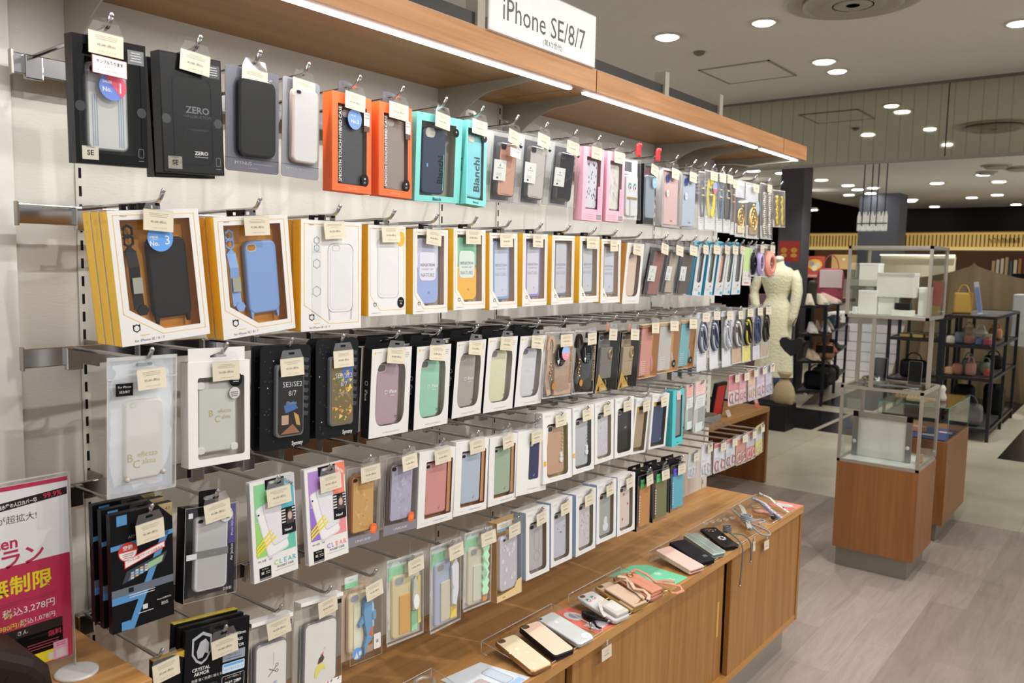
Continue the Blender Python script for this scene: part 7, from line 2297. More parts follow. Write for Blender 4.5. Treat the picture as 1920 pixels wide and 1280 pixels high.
cord('dark grey round cord hanging over the cabinet front edge', [(.345, 2.585, ZT + .026), (.36, 2.57, ZT + .034), (.385, 2.56, ZT + .030), (.41, 2.555, ZT + .016), (.424, 2.55, ZT - .004), (.426, 2.545, ZT - .06), (.424, 2.54, ZT - .125)], .0026, M('5c6268', .7),
  [spiral(.350, 2.590, ZT + .024, .012, .016, 4, .003), [(.37, 2.57, ZT + .03), (.40, 2.60, ZT + .026), (.423, 2.615, ZT + .004), (.427, 2.618, ZT - .04), (.426, 2.62, ZT - .065)]], metal=[(.424, 2.54, ZT - .128), (.426, 2.62, ZT - .068), (.405, 2.54, ZT + .014), (.41, 2.545, ZT + .010)])
cord('light grey round cord coiled on the cabinet edge', [(.330, 2.76, ZT + .022), (.35, 2.74, ZT + .036), (.39, 2.71, ZT + .024), (.43, 2.69, ZT + .012), (.455, 2.70, ZT + .010), (.445, 2.73, ZT + .012), (.40, 2.75, ZT + .016), (.36, 2.75, ZT + .022)], .0034, M('8b8f93', .7),
  [spiral(.352, 2.75, ZT + .024, .018, .020, 4, .003), [(.36, 2.77, ZT + .02), (.38, 2.81, ZT + .024), (.40, 2.80, ZT + .024), (.39, 2.77, ZT + .02)]])
o = empty('flat_strap', (.27, 2.84, ZT + .02))
b = MB(); sm = M('a3a195', .6)
b.ribbon([(0, 0, .016), (.012, .012, .028), (.03, -.006, .026), (.06, -.05, .018), (.09, -.10, .012), (.125, -.16, .004)], .016, sm, .003, (0, 0, 1)); b.ribbon([(-.004, .0, .012), (.010, -.02, .010), (.05, -.06, .008), (.10, -.12, .004)], .014, M('8a897f', .6), .003, (0, 0, 1)); b.build('webbing', o)
b = MB(); b.bbox(.120, .134, -.172, -.158, .000, .008, CHROME, .002); b.build('buckle', o)
tag(o, 'folded sage grey flat strap with a steel buckle on the riser', 'strap')
o = empty('clear_clip_set', (.26, 2.66, ZT + .029)); b = MB()
for i in range(5):
 b.tube([(.010 * i + .008 * math.cos(a), .035 * i + .010 * math.sin(a) - .05, .004 - .0015 * i) for a in [2 * PI * q / 10 for q in range(10)]], .0016, film('ffffff', .25, .1, .25), 6, closed=True)
b.build('clear_rings', o); tag(o, 'row of small clear plastic rings on the riser by the grey cords', 'ring set')
def stick(label, x0, y0, x1, y1, c_, c2, wd=.016, th=.004, lift=0.0):
 o = empty('phone_strap', (x0, y0, ZT + .028 + lift))
 d = Vector((x1 - x0, y1 - y0, -.024))
 b = MB(); b.ribbon([(0, 0, .003), tuple(d * .3 + Vector((.004, .006, .006))), tuple(d * .6 + Vector((0, -.004, .004))), tuple(d)], wd, M(c_, .5), th, (0, 0, 1)); b.build('band', o)
 b = MB()
 for i in range(9):
  q = d * (i / 8.5); b.ball((q.x, q.y, q.z + .006), .0028, M(c2 if i % 2 else c_, .4), seg=6)
 b.build('beads', o)
 tag(o, label, 'phone strap')
stick('cream strap beaded in purple, farthest on the cabinet', .262, 3.10, .408, 3.02, 'd0c9bc', '5b4f96', .010, .003, .004)
stick('blue and lilac strap beside the cream beaded one', .262, 3.03, .405, 2.93, '7f97b8', '9684b4', .014)
stick('grey lilac strap with a blue tip on the last riser', .285, 3.00, .420, 2.92, 'b3a9b4', '8f9fc0', .012, .003, .008)
o = empty('hair_tie', (.335, 2.905, ZT + .016)); b = MB(); b.ball((0, 0, .008), .018, M('a87a6c', .7), (1.3, 1, .45)); b.ball((.022, .008, .006), .014, M('9c6c60', .7), (1.2, 1, .45)); b.build('cloth', o)
b = MB(); b.tube([(-.012 + .014 * math.cos(a), .004 + .010 * math.sin(a), .020) for a in [2 * PI * q / 12 for q in range(12)]], .003, M('8f8455', .4), 6, closed=True); b.build('ring', o); tag(o, 'brown rose cloth charm with an olive ring on the last riser', 'charm')
o = empty('ball_charm', (.395, 2.90, ZT + .004)); b = MB(); b.ball((0, 0, .012), .0115, M('20221f', .2, coat=1)); b.build('ball', o); b = MB(); b.tube([(-.012, -.014, .016), (-.004, -.012, .02), (.004, -.006, .018)], .0022, CHROME, 6); b.tube([(-.012, -.014, .016), (.0, -.022, .002)], .0022, CHROME, 6); b.build('clasp', o); tag(o, 'shiny black ball charm with a chrome clasp', 'charm')
o = empty('clear_ring', (.285, 1.19, ZT + .026)); b = MB(); b.tube([(.018 * math.cos(a), .022 * math.sin(a), .008 - .1 * .018 * math.cos(a)) for a in [2 * PI * q / 24 for q in range(24)]], .005, film('f2f6f4', .25, .08, .12), 8, closed=True); b.build('band', o); tag(o, 'clear plastic ring sample at the photo bottom edge', 'ring')
# price tags stuck to the cabinet front
def fronttag(label, y, z, w, h, roll=0, holder=True):
 o = empty('price_tag', (XF + .004, y, z), rotm(roll, -3))
 b = MB(); b.slab(rect(-w / 2, -h, w / 2, 0), -.0005, 0, TAGC); b.bars(-w * .36, w * .36, -h * .2, .0003, M('6b665c', .5), 3, .0035, .0006, 4)
 if w > .03: b.text('¥3,080 (税込)', .0042, 0, -h * .62, .0003, M('4a4640', .6))
 b.build('card', o)
 b = MB(); b.poly([(-w / 2, -.001), (w / 2, -.001), (w * .42, .020), (-w * .42, .020)], .0004, FILM); b.bbox(.0006, .003, -.003, .003, .004, .018, film('ffffff', .3, .1, .3), .001); b.build('clear_holder', o)
 tag(o, label, 'price tag')
fronttag('cream price tag on the cabinet front below the silver case', 1.712, .554, .046, .032, 0)
fronttag('cream price tag on the cabinet front below the grey cords', 2.785, .552, .044, .032, -3)
fronttag('narrow cream price tag on the cabinet front beside the hanging cord', 2.668, .580, .020, .034, -2)

# ================================================================== side counter: pink sign, brown thing
PK, YLW = M('b3274c', .3), M('e3cf1f', .35)
o = empty('sign_stand', (.215, .514, .900))
b = MB()
sw, shh = .21, .292
b.slab(rect(-sw, 0, 0, .301), -.0035, -.0015, ACRYL); b.poly(rect(-sw, 0, 0, .301), .0020, film('ffffff', .02, .05, .0))
e_ = film('ffffff', .3, .15, .4)
b.box(-.0035, .003, -.0008, 0, 0, .301, e_); b.box(-.0035, .003, -sw, 0, .3002, .301, e_)
b.build('acrylic_holder', o)
b = MB(); b.lathe([(.030, .0), (.030, .003), (.026, .004)], .018, -.006, M('dfe0e0', .2, coat=.5), 28); b.build('round_foot', o)
b = MB()
W1 = M('ecebec', .35)
sp = -.0028
b.slab(rect(-sw + .001, .022, sp, .295), -.0012, 0, W1)
n = .0002
b.poly(rect(-sw + .001, .288, sp, .2945), n, PK)
b.poly(rect(-sw + .001, .022, sp, .180), n, PK)
b.poly([(-.118, .258), (-.004, .268), (-.004, .279), (-.114, .270)], n, M('33282c', .4))
b.text('業界最高水準の人口カバー率', .0070, -.078, .2665, n + .0003, W1, rot=.06, bold=True, maxw=.066); b.text('99.9%', .0105, -.024, .272, n + .0003, M('c23048', .4), rot=.06, bold=True, maxw=.034)
b.text('楽天エリアが超拡大!', .0135, -.050, .246, n, M('3a3234', .4), bold=False, maxw=.125, align='r') if False else b.text('エリアが超拡大!', .0125, -.046, .246, n, M('3a3234', .4), align='r', maxw=.10)
b.text('Rakuten', .0235, -.072, .214, n, PK, align='r', bold=True)
b.text('最強プラン', .030, -.038, .190, n, PK, align='r', bold=True)
b.text('無制限', .0285, -.028, .150, n + .0002, YLW, align='r', bold=True)
b.bars(-.12, -.02, .127, n + .0002, M('8f1f3f', .4), 2, .003)
b.text('月 ', .012, -.083, .110, n + .0002, YLW, align='r'); b.text('税込3,278円', .0135, -.026, .112, n + .0002, W1, align='r')
b.text('980円/月', .0095, -.066, .092, n + .0002, YLW, align='r'); b.text('税込1,078円', .0092, -.026, .0935, n + .0002, W1, align='r')
b.poly(rect(-.20, .040, -.016, .084), n, W1); b.poly(rect(-.20, .072, -.016, .086), n + .0002, M('3a2e30', .4)); b.text('さん', .0075, -.070, .079, n + .0004, W1)
b.text('契約事務手数料', .0042, -.046, .066, n + .0002, M('333333', .4), maxw=.03); b.text('無料', .0095, -.027, .065, n + .0002, PK, bold=True, maxw=.02)
b.bars(-.066, -.020, .056, n + .0002, M('b34a60', .4), 3, .004); b.poly(rect(-.11, .024, -.018, .041), n + .0004, YLW); b.poly(rect(-.038, .026, -.026, .036), n + .0006, M('d9d6c8', .4))
b.poly(rect(-.030, .0235, -.010, .050), n + .0008, M('d79ab0', .4)); b.poly(rect(-.027, .0255, -.013, .038), n + .001, M('d9c9cf', .4)); b.bars(-.027, -.013, .047, n + .001, PK, 2, .003)
b.build('printed_sheet', o)
tag(o, 'pink and white mobile plan sign in a clear stand on the side counter', 'sign')
o = empty('leather_flap', (.30, .346, .9005))
b = MB()
bl_ = M('3a2a22', .55)
prof = [(-.09, .0), (-.075, .055), (-.05, .078), (-.02, .088), (.02, .092), (.05, .082), (.075, .055), (.085, .010)]
b.slab([(-.16, 0), (.060, 0), (.088, .050), (.084, .076), (.066, .098), (.020, .128), (-.02, .150), (-.06, .162), (-.16, .170)], -.05, .055, bl_, bev=.02)
b.line([(-.04, .0), (.01, .06), (.03, .09)], .0012, .0556, M('2a1d18', .6))
b.build('body', o)
tag(o, 'dark brown leather bag at the photo left edge before the pink sign', 'bag')
# ================================================================== glass display cases in the aisle
GL = film('fefffe', .01, .02, .0)
FR = M('b8afa3', .36, .6, kind='metal')
X0, X1, Y0, Y1 = .219, .602, 4.245, 4.640
o = empty('display_case', ((X0 + X1) / 2, Y0, 0))
cx = (X0 + X1) / 2
def bb(b, x0, x1, y0, y1, z0, z1, m, r=.001):
 b.box(x0 - cx, x1 - cx, y0 - Y0, y1 - Y0, z0, z1, m)
b = MB(); bb(b, X0 + .014, X1 - .03, Y0 + .02, Y1 - .02, 0, .105, M('8f8a80', .35, .6, kind='metal')); b.build('plinth', o)
b = MB(); bb(b, X0, X1, Y0, Y1, .101, .548, CASEW); b.build('wood_base', o)
def frame(z0, z1, x0, x1, y0, y1, t=.014, name='metal_frame'):
 b = MB()
 for z in (z0, z1 - t):
  bb(b, x0, x1, y0, y0 + t, z, z + t, FR); bb(b, x0, x1, y1 - t, y1, z, z + t, FR); bb(b, x0, x0 + t, y0, y1, z, z + t, FR); bb(b, x1 - t, x1, y0, y1, z, z + t, FR)
 for x in (x0, x1 - t):
  for y in (y0, y1 - t):
   bb(b, x, x + t, y, y + t, z0, z1, FR)
 b.build(name, o)
 for q in ((x0 + t, x1 - t, y0 + .004, y0 + .008, z0 + t, z1 - t), (x0 + t, x1 - t, y1 - .008, y1 - .004, z0 + t, z1 - t), (x0 + .004, x0 + .008, y0 + t, y1 - t, z0 + t, z1 - t), (x1 - .008, x1 - .004, y0 + t, y1 - t, z0 + t, z1 - t), (x0 + t, x1 - t, y0 + t, y1 - t, z1 - .009, z1 - .004)):
  b = MB(); bb(b, *q, GL); b.build('glass_pane', o)
frame(.548, .940, X0 - .002, X1 - .002, Y0, Y1)
frame(1.285, 1.640, X0 - .004, X1 - .002, Y0, Y1 - .03)
b = MB(); bb(b, X0 + .01, X1 - .012, Y0 + .012, Y1 - .012, .548, .556, M('c9cec9', .3)); b.build('white_floor', o)
b = MB(); bb(b, X0 + .01, X1 - .012, Y0 + .012, Y1 - .045, 1.287, 1.297, M('c3cbc6', .3)); b.build('white_floor', o)
for x, y in ((.244, 4.42), (.357, 4.256), (.582, 4.42)):
 b = MB(); bb(b, x - .009, x + .009, y - .009, y + .009, .94, 1.286, FR); b.build('post', o)
b = MB(); bb(b, X0 + .03, .33, Y0 + .1, Y1 - .06, 1.433, 1.438, GL); b.build('glass_shelf', o)
b = MB(); b.ball((X1 - .002 - cx, .33, .60), .008, CHROME); b.build('lock', o)
b = MB(); b.ball((X1 - .002 - cx, .30, 1.32), .006, CHROME); b.build('lock', o)
tag(o, 'tall two tier glass display case on a wooden base in the aisle', 'display case')
def stbox(name, label, x0, x1, y0, y1, z0, z1, c_='e8e7dc', lid=True, cat='box'):
 o = empty(name, ((x0 + x1) / 2, (y0 + y1) / 2, z0))
 w, d, h = (x1 - x0) / 2, (y1 - y0) / 2, z1 - z0
 b = MB(); b.bbox(-w, w, -d, d, 0, h, M(c_, .5), .002); b.build('body', o)
 if lid:
  b = MB(); b.bbox(-w - .001, w + .001, -d - .001, d + .001, h - .012, h + .001, M('f0f4f0', .45), .002); b.build('lid', o)
 tag(o, label, cat)
stbox('white_box', 'white box on the glass shelf at the upper left inside the case', .235, .328, 4.38, 4.48, 1.4395, 1.555)
stbox('white_box', 'white box below the glass shelf inside the display case', .252, .338, 4.33, 4.42, 1.298, 1.418)
stbox('white_box', 'wide white box stacked highest inside the display case', .334, .505, 4.34, 4.45, 1.388, 1.508)
stbox('white_box', 'white box carrying the wide one inside the display case', .340, .415, 4.36, 4.46, 1.298, 1.386)
stbox('white_box', 'low pale box with a small mark at the case front', .418, .512, 4.30, 4.37, 1.298, 1.328, lid=False)
stbox('black_dish', 'black dish on the low pale box inside the display case', .430, .500, 4.31, 4.36, 1.330, 1.362, '1c1b1d', False, 'dish')
stbox('white_box', 'small pale box at the right rear inside the display case', .512, .560, 4.42, 4.50, 1.298, 1.44)
stbox('glass_dish', 'small clear cube left of the white boxes in the case', .234, .252, 4.30, 4.33, 1.298, 1.335, 'dfe3df', False, 'cube')
# handset dummies leaning on the lower case top
for x, y, lb in ((.335, 4.50, 'dark handset sample leaning on the lower case, left of two'), (.508, 4.47, 'dark handset sample in a clear stand, right of two')):
 o = empty('handset_sample', (x, y, .941), (math.radians(-14), 0, math.radians(8)))
 b = MB(xf=Matrix(((0, 1, 0, 0), (-1, 0, 0, 0), (0, 0, 1, 0), (0, 0, 0, 1))))   # n faces the viewer (-y)
 b.slab(rrect(0, .066, .064, .125, .008), -.008, 0, M('6b655c', .35, .3, kind='metal'), bev=.002); b.poly(rrect(0, .066, .058, .118, .006), .0003, M('2a2a2c', .15)); b.build('body', o)
 b = MB(); b.box(-.036, .036, -.016, .03, 0, .002, ACRYL); b.box(-.036, .036, -.016, -.013, 0, .02, ACRYL); b.build('stand', o)
 tag(o, lb, 'handset')
o = empty('coin_heap', (.285, 4.50, .941)); b = MB()
for i in range(9):
 b.ball((rnd.uniform(-.028, .028), rnd.uniform(-.02, .02), .010 + .006 * (i % 3)), .014, M('8f8570', .3, .7, kind='metal'), (1, 1, .6), 8)
b.build('scrap', o); tag(o, 'dull metallic crumpled ornament beside the left handset sample', 'ornament')
o = empty('accessory_scatter', (.43, 4.36, .941)); b = MB()
for i in range(16):
 b.tube([(rnd.uniform(-.16, .12) + .01 * math.cos(a), rnd.uniform(-.0, .002) + (.01 * (i % 5) - .02) + .01 * math.sin(a), .004) for a in [2 * PI * q / 8 for q in range(8)]], .0018, M('b9beb9', .25, .6, kind='metal'), 5, closed=True)
b.build('rings', o); tag(o, 'scatter of clear rings lying on the lower case top', 'rings', kind='stuff')
# framed panel inside the lower case
o = empty('panel_frame', (.385, 4.40, .557))
b = MB(); t = .026
b.box(-.142, .142, 0, .02, .205, .231, M('b9bcbc', .25, .8, kind='metal')); b.box(-.142, -.116, 0, .02, 0, .231, M('9b9c9a', .3, .8, kind='metal')); b.box(.116, .142, 0, .02, 0, .231, M('9b9c9a', .3, .8, kind='metal')); b.build('frame', o)
b = MB(); b.box(-.116, .116, .008, .014, 0, .205, M('c6c6bf', .5)); b.build('panel', o)
for x in (-.128, .128):
 b = MB(); b.ball((x, -.006, .075), .010, M('d3d3cf', .3)); b.build('knob', o)
tag(o, 'silver framed blank panel standing inside the lower glass case', 'frame')
stbox('charm_pot', 'little amber and white pot beside the framed panel', .545, .575, 4.44, 4.47, .557, .60, 'b98a4a', False, 'pot')
# red packs seen through the upper case at the far right
o = empty('red_pack', (.57, 4.55, 1.298)); b = MB(); b.bbox(-.022, .022, -.004, .004, .05, .17, M('c9706c', .4), .002); b.bbox(-.02, .02, -.006, .006, 0, .05, M('b9a46a', .4), .002); b.build('body', o); b = MB()
for i in range(5): b.ball((-.018 + .009 * i, 0, .173), .004, GOLDM, seg=8)
b.build('gold_beads', o); tag(o, 'red and gold pack hanging in the upper case right corner', 'pack')

# second lower case
p1 = at(1756.7, 1013, 2, 0)
CX1, CY0, CY1 = .590, 4.985, 5.62
o = empty('display_case', (.40, CY0, 0))
b = MB(); b.box(-.17, .155, .03, CY1 - CY0 - .05, 0, .105, M('8f8a80', .35, .6, kind='metal')); b.build('plinth', o)
b = MB(); b.box(-.20, .19, 0, CY1 - CY0, .102, .575, CASEW); b.build('wood_base', o)
ge = M('3f8f76', .2, coat=.5)
for q in ((-.185, .185, .01, .015, .576, .765), (-.185, .185, CY1 - CY0 - .02, CY1 - CY0 - .015, .576, .765), (-.185, -.180, .01, CY1 - CY0 - .015, .576, .765), (.180, .185, .01, CY1 - CY0 - .015, .576, .765), (-.187, .187, .008, CY1 - CY0 - .013, .765, .770)):
 b = MB(); b.box(*q, GL); b.build('glass_pane', o)
b = MB()
for pth in ([(-.187, .008, .7675), (.187, .008, .7675)], [(.187, .008, .7675), (.187, .62, .7675)], [(.185, .012, .577), (.185, .012, .765)], [(-.185, .012, .577), (-.185, .012, .765)], [(.185, .62, .577), (.185, .62, .765)]):
 b.tube(pth, .0022, ge, 5)
b.build('glass_edge', o)
b = MB(); b.box(-.17, .17, .03, .4, .577, .582, M('2c3f7c', .5)); b.build('blue_cloth', o)
tag(o, 'lower frameless glass case on a wooden base behind the tall one', 'display case')
for i, (x, y, c_, lb) in enumerate(((.47, 5.10, 'd9d3cc', 'white card on blue cloth in the lower glass case'), (.40, 5.2, 'c98a6a', 'orange tan purse on blue cloth in the lower glass case'), (.53, 5.25, 'e0b9b0', 'pink tag on blue cloth in the lower glass case'))):
 stbox('small_goods', lb, x - .035, x + .035, y - .02, y + .02, .583, .583 + (.006, .03, .004)[i], c_, False, 'goods')
o = empty('figurine', (.50, 5.25, .771)); b = MB(); b.lathe([(.02, 0), (.024, .02), (.012, .05), (.018, .07), (.008, .09)], 0, 0, M('d6cfc0', .5), 16); b.build('body', o); tag(o, 'small pale figurine on the lower glass case', 'figurine')
o = empty('tan_pouch', (.44, 5.2, .771)); b = MB(); b.bbox(-.035, .035, -.02, .02, 0, .10, M('5c4634', .6), .01, 3); b.bbox(-.034, .034, -.022, .022, .0, .02, M('b9954c', .4), .004); b.build('body', o); tag(o, 'brown and gold pouch standing on the lower glass case', 'pouch')

# ================================================================== things on the open shelf unit behind the wall end
def standpack(label, x, y, c_, c2, hgt, wd, lean, yaw=0):
 o = empty('standing_pack', (x, y, .548), (0, math.radians(lean), math.radians(yaw)))
 b = MB(); b.bbox(-.012, .012, -wd / 2, wd / 2, .003, hgt, M(c_, .45), .002); b.build('body', o)
 b = MB(); b.box(.0122, .0128, -wd * .38, wd * .38, hgt * .1, hgt * .92, M(c2, .45)); b.build('front_panel', o)
 tag(o, label, 'pack')
standpack('black and red upright pack on the open shelf unit', -.76, 4.92, '1d1b1c', 'c9252a', .235, .16, 8)
standpack('tan and black upright pack on the open shelf unit', -.80, 4.66, '3a342c', 'b98d5a', .20, .15, 8)
standpack('cream upright pack at the near end of the open shelf unit', -.84, 4.42, 'c6b48c', 'a08a62', .22, .16, 6)
standpack('dark upright pack behind the red one on the open shelf unit', -.98, 4.95, '2c2a28', 'b9a06c', .22, .16, 6)
for y, lb in ((4.80, 'small white price card before the tan upright pack'), (5.02, 'small white price card before the black and red pack')):
 o = empty('price_card', (-.70, y, .547), (0, math.radians(-25), 0)); b = MB(); b.slab(rect(-.028, 0, .028, .045), -.0008, 0, M('d9d6cc', .5)); b.bars(-.02, .02, .035, .0003, M('7a766c', .5), 3, .008, .0015); b.build('card', o); tag(o, lb, 'price card')
o = empty('price_card', (-.70, 5.50, .547), (0, math.radians(-20), 0)); b = MB(); b.slab(rect(-.035, 0, .035, .075), -.0008, 0, M('d96a5c', .5)); b.poly(rect(-.018, .03, .025, .066), .0003, M('d5d5d9', .5)); b.build('card', o); tag(o, 'coral price card near the far end of the open shelf unit', 'price card')
# ================================================================== the far shops
RK = M('1c1e22', .4, .3, kind='metal')
def rack(A, B_, C_, zs, label, t=.028):
 "open black frame rack: A front far side, B front near side, C rear near side (floor points)"
 A, B_, C_ = Vector((*A, 0)), Vector((*B_, 0)), Vector((*C_, 0))
 D_ = A + (C_ - B_)
 o = empty('shelf_rack', tuple(A))
 def bar(b, p, q, r=t / 2):
  p, q = Vector(p) - A, Vector(q) - A
  d = (q - p).normalized()
  up = Vector((0, 0, 1)) if abs(d.z) < .9 else Vector((1, 0, 0))
  x = d.cross(up).normalized() * r
  y = d.cross(x).normalized() * r
  vs = [e + a * x + c * y for e in (p, q) for a, c in ((-1, -1), (1, -1), (1, 1), (-1, 1))]
  b.add(vs, [(0, 1, 5, 4), (1, 2, 6, 5), (2, 3, 7, 6), (3, 0, 4, 7), (3, 2, 1, 0), (4, 5, 6, 7)], RK)
 top = max(zs)
 M1_ = (B_ + C_) / 2; M2_ = (A + D_) / 2
 for P in (A, B_, C_, D_, M1_, M2_):
  b = MB(); bar(b, P, P + Vector((0, 0, top))); b.build('post', o)
 for z in zs:
  b = MB(); Z = Vector((0, 0, z))
  for p, q in ((A, B_), (B_, C_), (C_, D_), (D_, A)):
   bar(b, p + Z, q + Z, t * .45)
  vs = [P + Z - A for P in (A, B_, C_, D_)]
  b.add([tuple(v) for v in vs] + [tuple(v + Vector((0, 0, .006))) for v in vs], [(3, 2, 1, 0), (4, 5, 6, 7), (0, 1, 5, 4), (1, 2, 6, 5), (2, 3, 7, 6), (3, 0, 4, 7)], M('4a4a4a', .4))
  b.build('shelf', o)
 tag(o, label, 'rack')
rack((-1.64, 8.92), (-1.42, 9.18), (-1.83, 11.4), (1.11, .80, .50, .17), 'black open rack of shoes and bags behind the cream dress')
rack((-.075, 8.31), (.325, 8.31), (.31, 9.92), (1.12, .85, .56, .10), 'black open rack of handbags at the photo right')
rack((-.62, 8.6), (-.16, 8.6), (-.2, 9.6), (1.06, .86, .46, .10), 'black open rack seen between the posts of the tall glass case')

def handbag(label, x, y, z, w, d, h, c_, yaw=0, strap=True, soft=.3, c2=None):
 o = empty('handbag', (x, y, z), (0, 0, math.radians(yaw)))
 b = MB(); m = M(c_, .6)
 b.bbox(-w / 2, w / 2, -d / 2, d / 2, 0.001, h, m, min(w, d, h) * soft, 3); b.build('body', o)
 if c2:
  b = MB(); b.bbox(-w * .42, w * .42, -d / 2 - .004, -d / 2 + .01, h * .45, h * .95, M(c2, .5), .004); b.build('flap', o)
 if strap:
  b = MB(); b.tube([(w * .30 * math.cos(a), 0, h * .92 + h * .45 * math.sin(a)) for a in [PI * q / 10 for q in range(11)]], .006, m, 6); b.build('handle', o)
 tag(o, label, 'bag')
def shoe(label, x, y, z, c_, yaw=0, s=1.0, sole='2a2522'):
 o = empty('shoe', (x, y, z), (0, 0, math.radians(yaw)))
 b = MB(); m = M(c_, .5)
 prof = [(-.12, .01), (-.125, .08), (-.10, .115), (-.05, .10), (.0, .082), (.06, .065), (.11, .045), (.125, .012)]
 vs, fs = [], []
 ws = [.022, .032, .030, .036, .040, .044, .038, .016]
 for (px, pz), ww in zip(prof, ws):
  vs += [(px * s, -ww * s, .012 * s), (px * s, -ww * .6 * s, pz * s), (px * s, ww * .6 * s, pz * s), (px * s, ww * s, .012 * s)]
 for i in range(len(prof) - 1):
  for j in range(3):
   a = i * 4 + j
   fs.append((a, a + 1, a + 5, a + 4))
 fs += [(0, 1, 2, 3), (28, 31, 30, 29)]
 b.add(vs, fs, m, True); b.build('upper', o)
 b = MB(); b.slab([(y_, x_) for x_, y_ in ((-.12, -.028), (-.05, -.034), (.05, -.042), (.115, -.03), (.13, 0), (.115, .03), (.05, .042), (-.05, .034), (-.12, .028))], 0, .012, M(sole, .6))
 q = b.build('sole', o); q.rotation_euler = (0, -PI / 2, 0); q.scale = (1, s, s); q.location = (0, 0, 0)
 me = q.data
 for v in me.vertices:
  n_, u_, v_ = v.co
  v.co = (v_ * s, u_ * s, n_)
 q.rotation_euler = (0, 0, 0); q.scale = (1, 1, 1)
 tag(o, label, 'shoe')
def onr(t, s):   # a spot on the left rack: t along its length, s across
 A, B_, C_ = Vector((-1.64, 8.92)), Vector((-1.42, 9.18)), Vector((-1.83, 11.4))
 p = A + (B_ - A) * s + (C_ - B_) * t
 return p.x, p.y
cols = [('cream', 'd6cdb4'), ('mint', 'a9c4b0'), ('white', 'd9d6d0'), ('tan', 'b98d68'), ('black', '26262a'), ('pale pink', 'd6b0a8')]
# top
for t, s, (cn, c_), sz in ((.04, .35, cols[0], 1.0), (.10, .75, cols[0], 1.0), (.20, .6, cols[1], 1.0), (.26, .9, cols[5], 1.0)):
 x, y = onr(t, s); shoe(f'{cn} shoe on the top of the left rack, ' + {.04: 'nearest', .10: 'second', .20: 'third', .26: 'fourth'}[t] + ' from the dress', x, y, 1.118, c_, -75 + 200 * t, 1.15)
x, y = onr(.42, .7)
handbag('crimson and white rolled bag on the top of the left rack', x, y, 1.118, .30, .2, .42, 'a8485c', 20, True, .4, 'd6c6c2')
x, y = onr(.16, .3); handbag('dark bottle shaped goods behind the cream shoes', x, y, 1.118, .10, .1, .28, '3c3a2c', 0, False, .4)
x, y = onr(.8, .7); handbag('brown flat box at the rear of the left rack top', x, y, 1.118, .4, .2, .05, '6b4a38', 0, False, .2)
for (t, s, cn, c_, lb) in ((.05, .5, 'white', 'd3cfc8', 'white shoe on the second shelf of the left rack near the dress'), (.12, .9, 'white', 'dcd9d4', 'white shoe beside the curly fur one on the second shelf'), (.22, .6, 'tan', '9c7a66', 'brown grey shoe midway on the second shelf'), (.34, .8, 'pale', 'cfc6ba', 'pale shoe farther along the second shelf'),
       (.60, .7, 'teal', '6a8a92', 'grey teal pot shaped pouch on the second shelf'), (.72, .7, 'rust', '9c5a48', 'rust red pouch on the second shelf')):
 x, y = onr(t, s)
 if t < .5: shoe(lb, x, y, .808, c_, -60, 1.1)
 else: handbag(lb, x, y, .808, .12, .10, .14, c_, 0, False, .3)
for (t, s, c_, lb, k) in ((.04, .6, 'c9b49a', 'beige pump on the third shelf of the left rack', 0), (.12, .9, 'a8745a', 'tan flat bag with black trim on the third shelf', 1), (.24, .8, '9c6a4c', 'brown bag on the third shelf of the left rack', 1), (.5, .8, 'b9705a', 'small rust shoe on the third shelf', 0), (.70, .8, '3c4844', 'dark green shoe at the rear of the third shelf', 0)):
 x, y = onr(t, s)
 shoe(lb, x, y, .508, c_, -50, 1.1) if k == 0 else handbag(lb, x, y, .508, .22, .14, .17, c_, 20, False, .35, '3a2c28')
for (t, s, c_, lb, w) in ((.08, .7, '1b1b1d', 'black rucksack on the lowest shelf nearest the dress', .26), (.26, .8, '3a3a3a', 'dark grey pleated tote on the lowest shelf', .26), (.42, .8, '232427', 'black tote with handle at the end of the lowest shelf', .26)):
 x, y = onr(t, s); handbag(lb, x, y, .178, w, .16, .20, c_, 10, True, .3)
# right rack goods
rg = [(.02, 8.55, .858, .12, .10, .13, '7a8890', 'blue grey handbag on the upper shelf of the right rack'), (.10, 8.50, .858, .10, .10, .11, 'b98078', 'dusty pink handbag beside the blue grey one'), (.15, 8.75, .858, .14, .12, .15, 'cfcabb', 'ivory round bag on the upper shelf of the right rack'), (.24, 8.62, .858, .12, .1, .12, 'a9a888', 'pale olive bag near the right post, upper shelf'),
  (-.02, 9.2, .858, .15, .12, .14, 'b9a07c', 'tan bag deeper on the upper shelf of the right rack'), (.2, 9.3, .858, .14, .12, .14, 'a5744a', 'caramel bag deeper on the upper shelf of the right rack'),
  (.02, 8.50, .568, .10, .10, .13, 'b97a6c', 'rosy lidded pot bag on the middle shelf, left of two'), (.13, 8.50, .568, .10, .10, .15, 'c08a80', 'rosy lidded pot bag on the middle shelf, right of two'), (.06, 8.8, .568, .13, .12, .16, '5c7868', 'green bag behind the rosy pots'), (.22, 8.7, .568, .13, .12, .14, '7f8a72', 'sage bag on the middle shelf near the right post'), (.2, 9.3, .568, .2, .12, .16, '2a2a2c', 'black bag deeper on the middle shelf'),
  (.14, 8.52, .108, .26, .16, .24, '6c6662', 'grey drawstring sack on the bottom shelf of the right rack'), (.02, 8.95, .108, .22, .16, .38, '1b1c1e', 'black rucksack behind the grey sack'), (.22, 9.35, .108, .22, .16, .36, '242628', 'black rucksack deeper on the bottom shelf')]
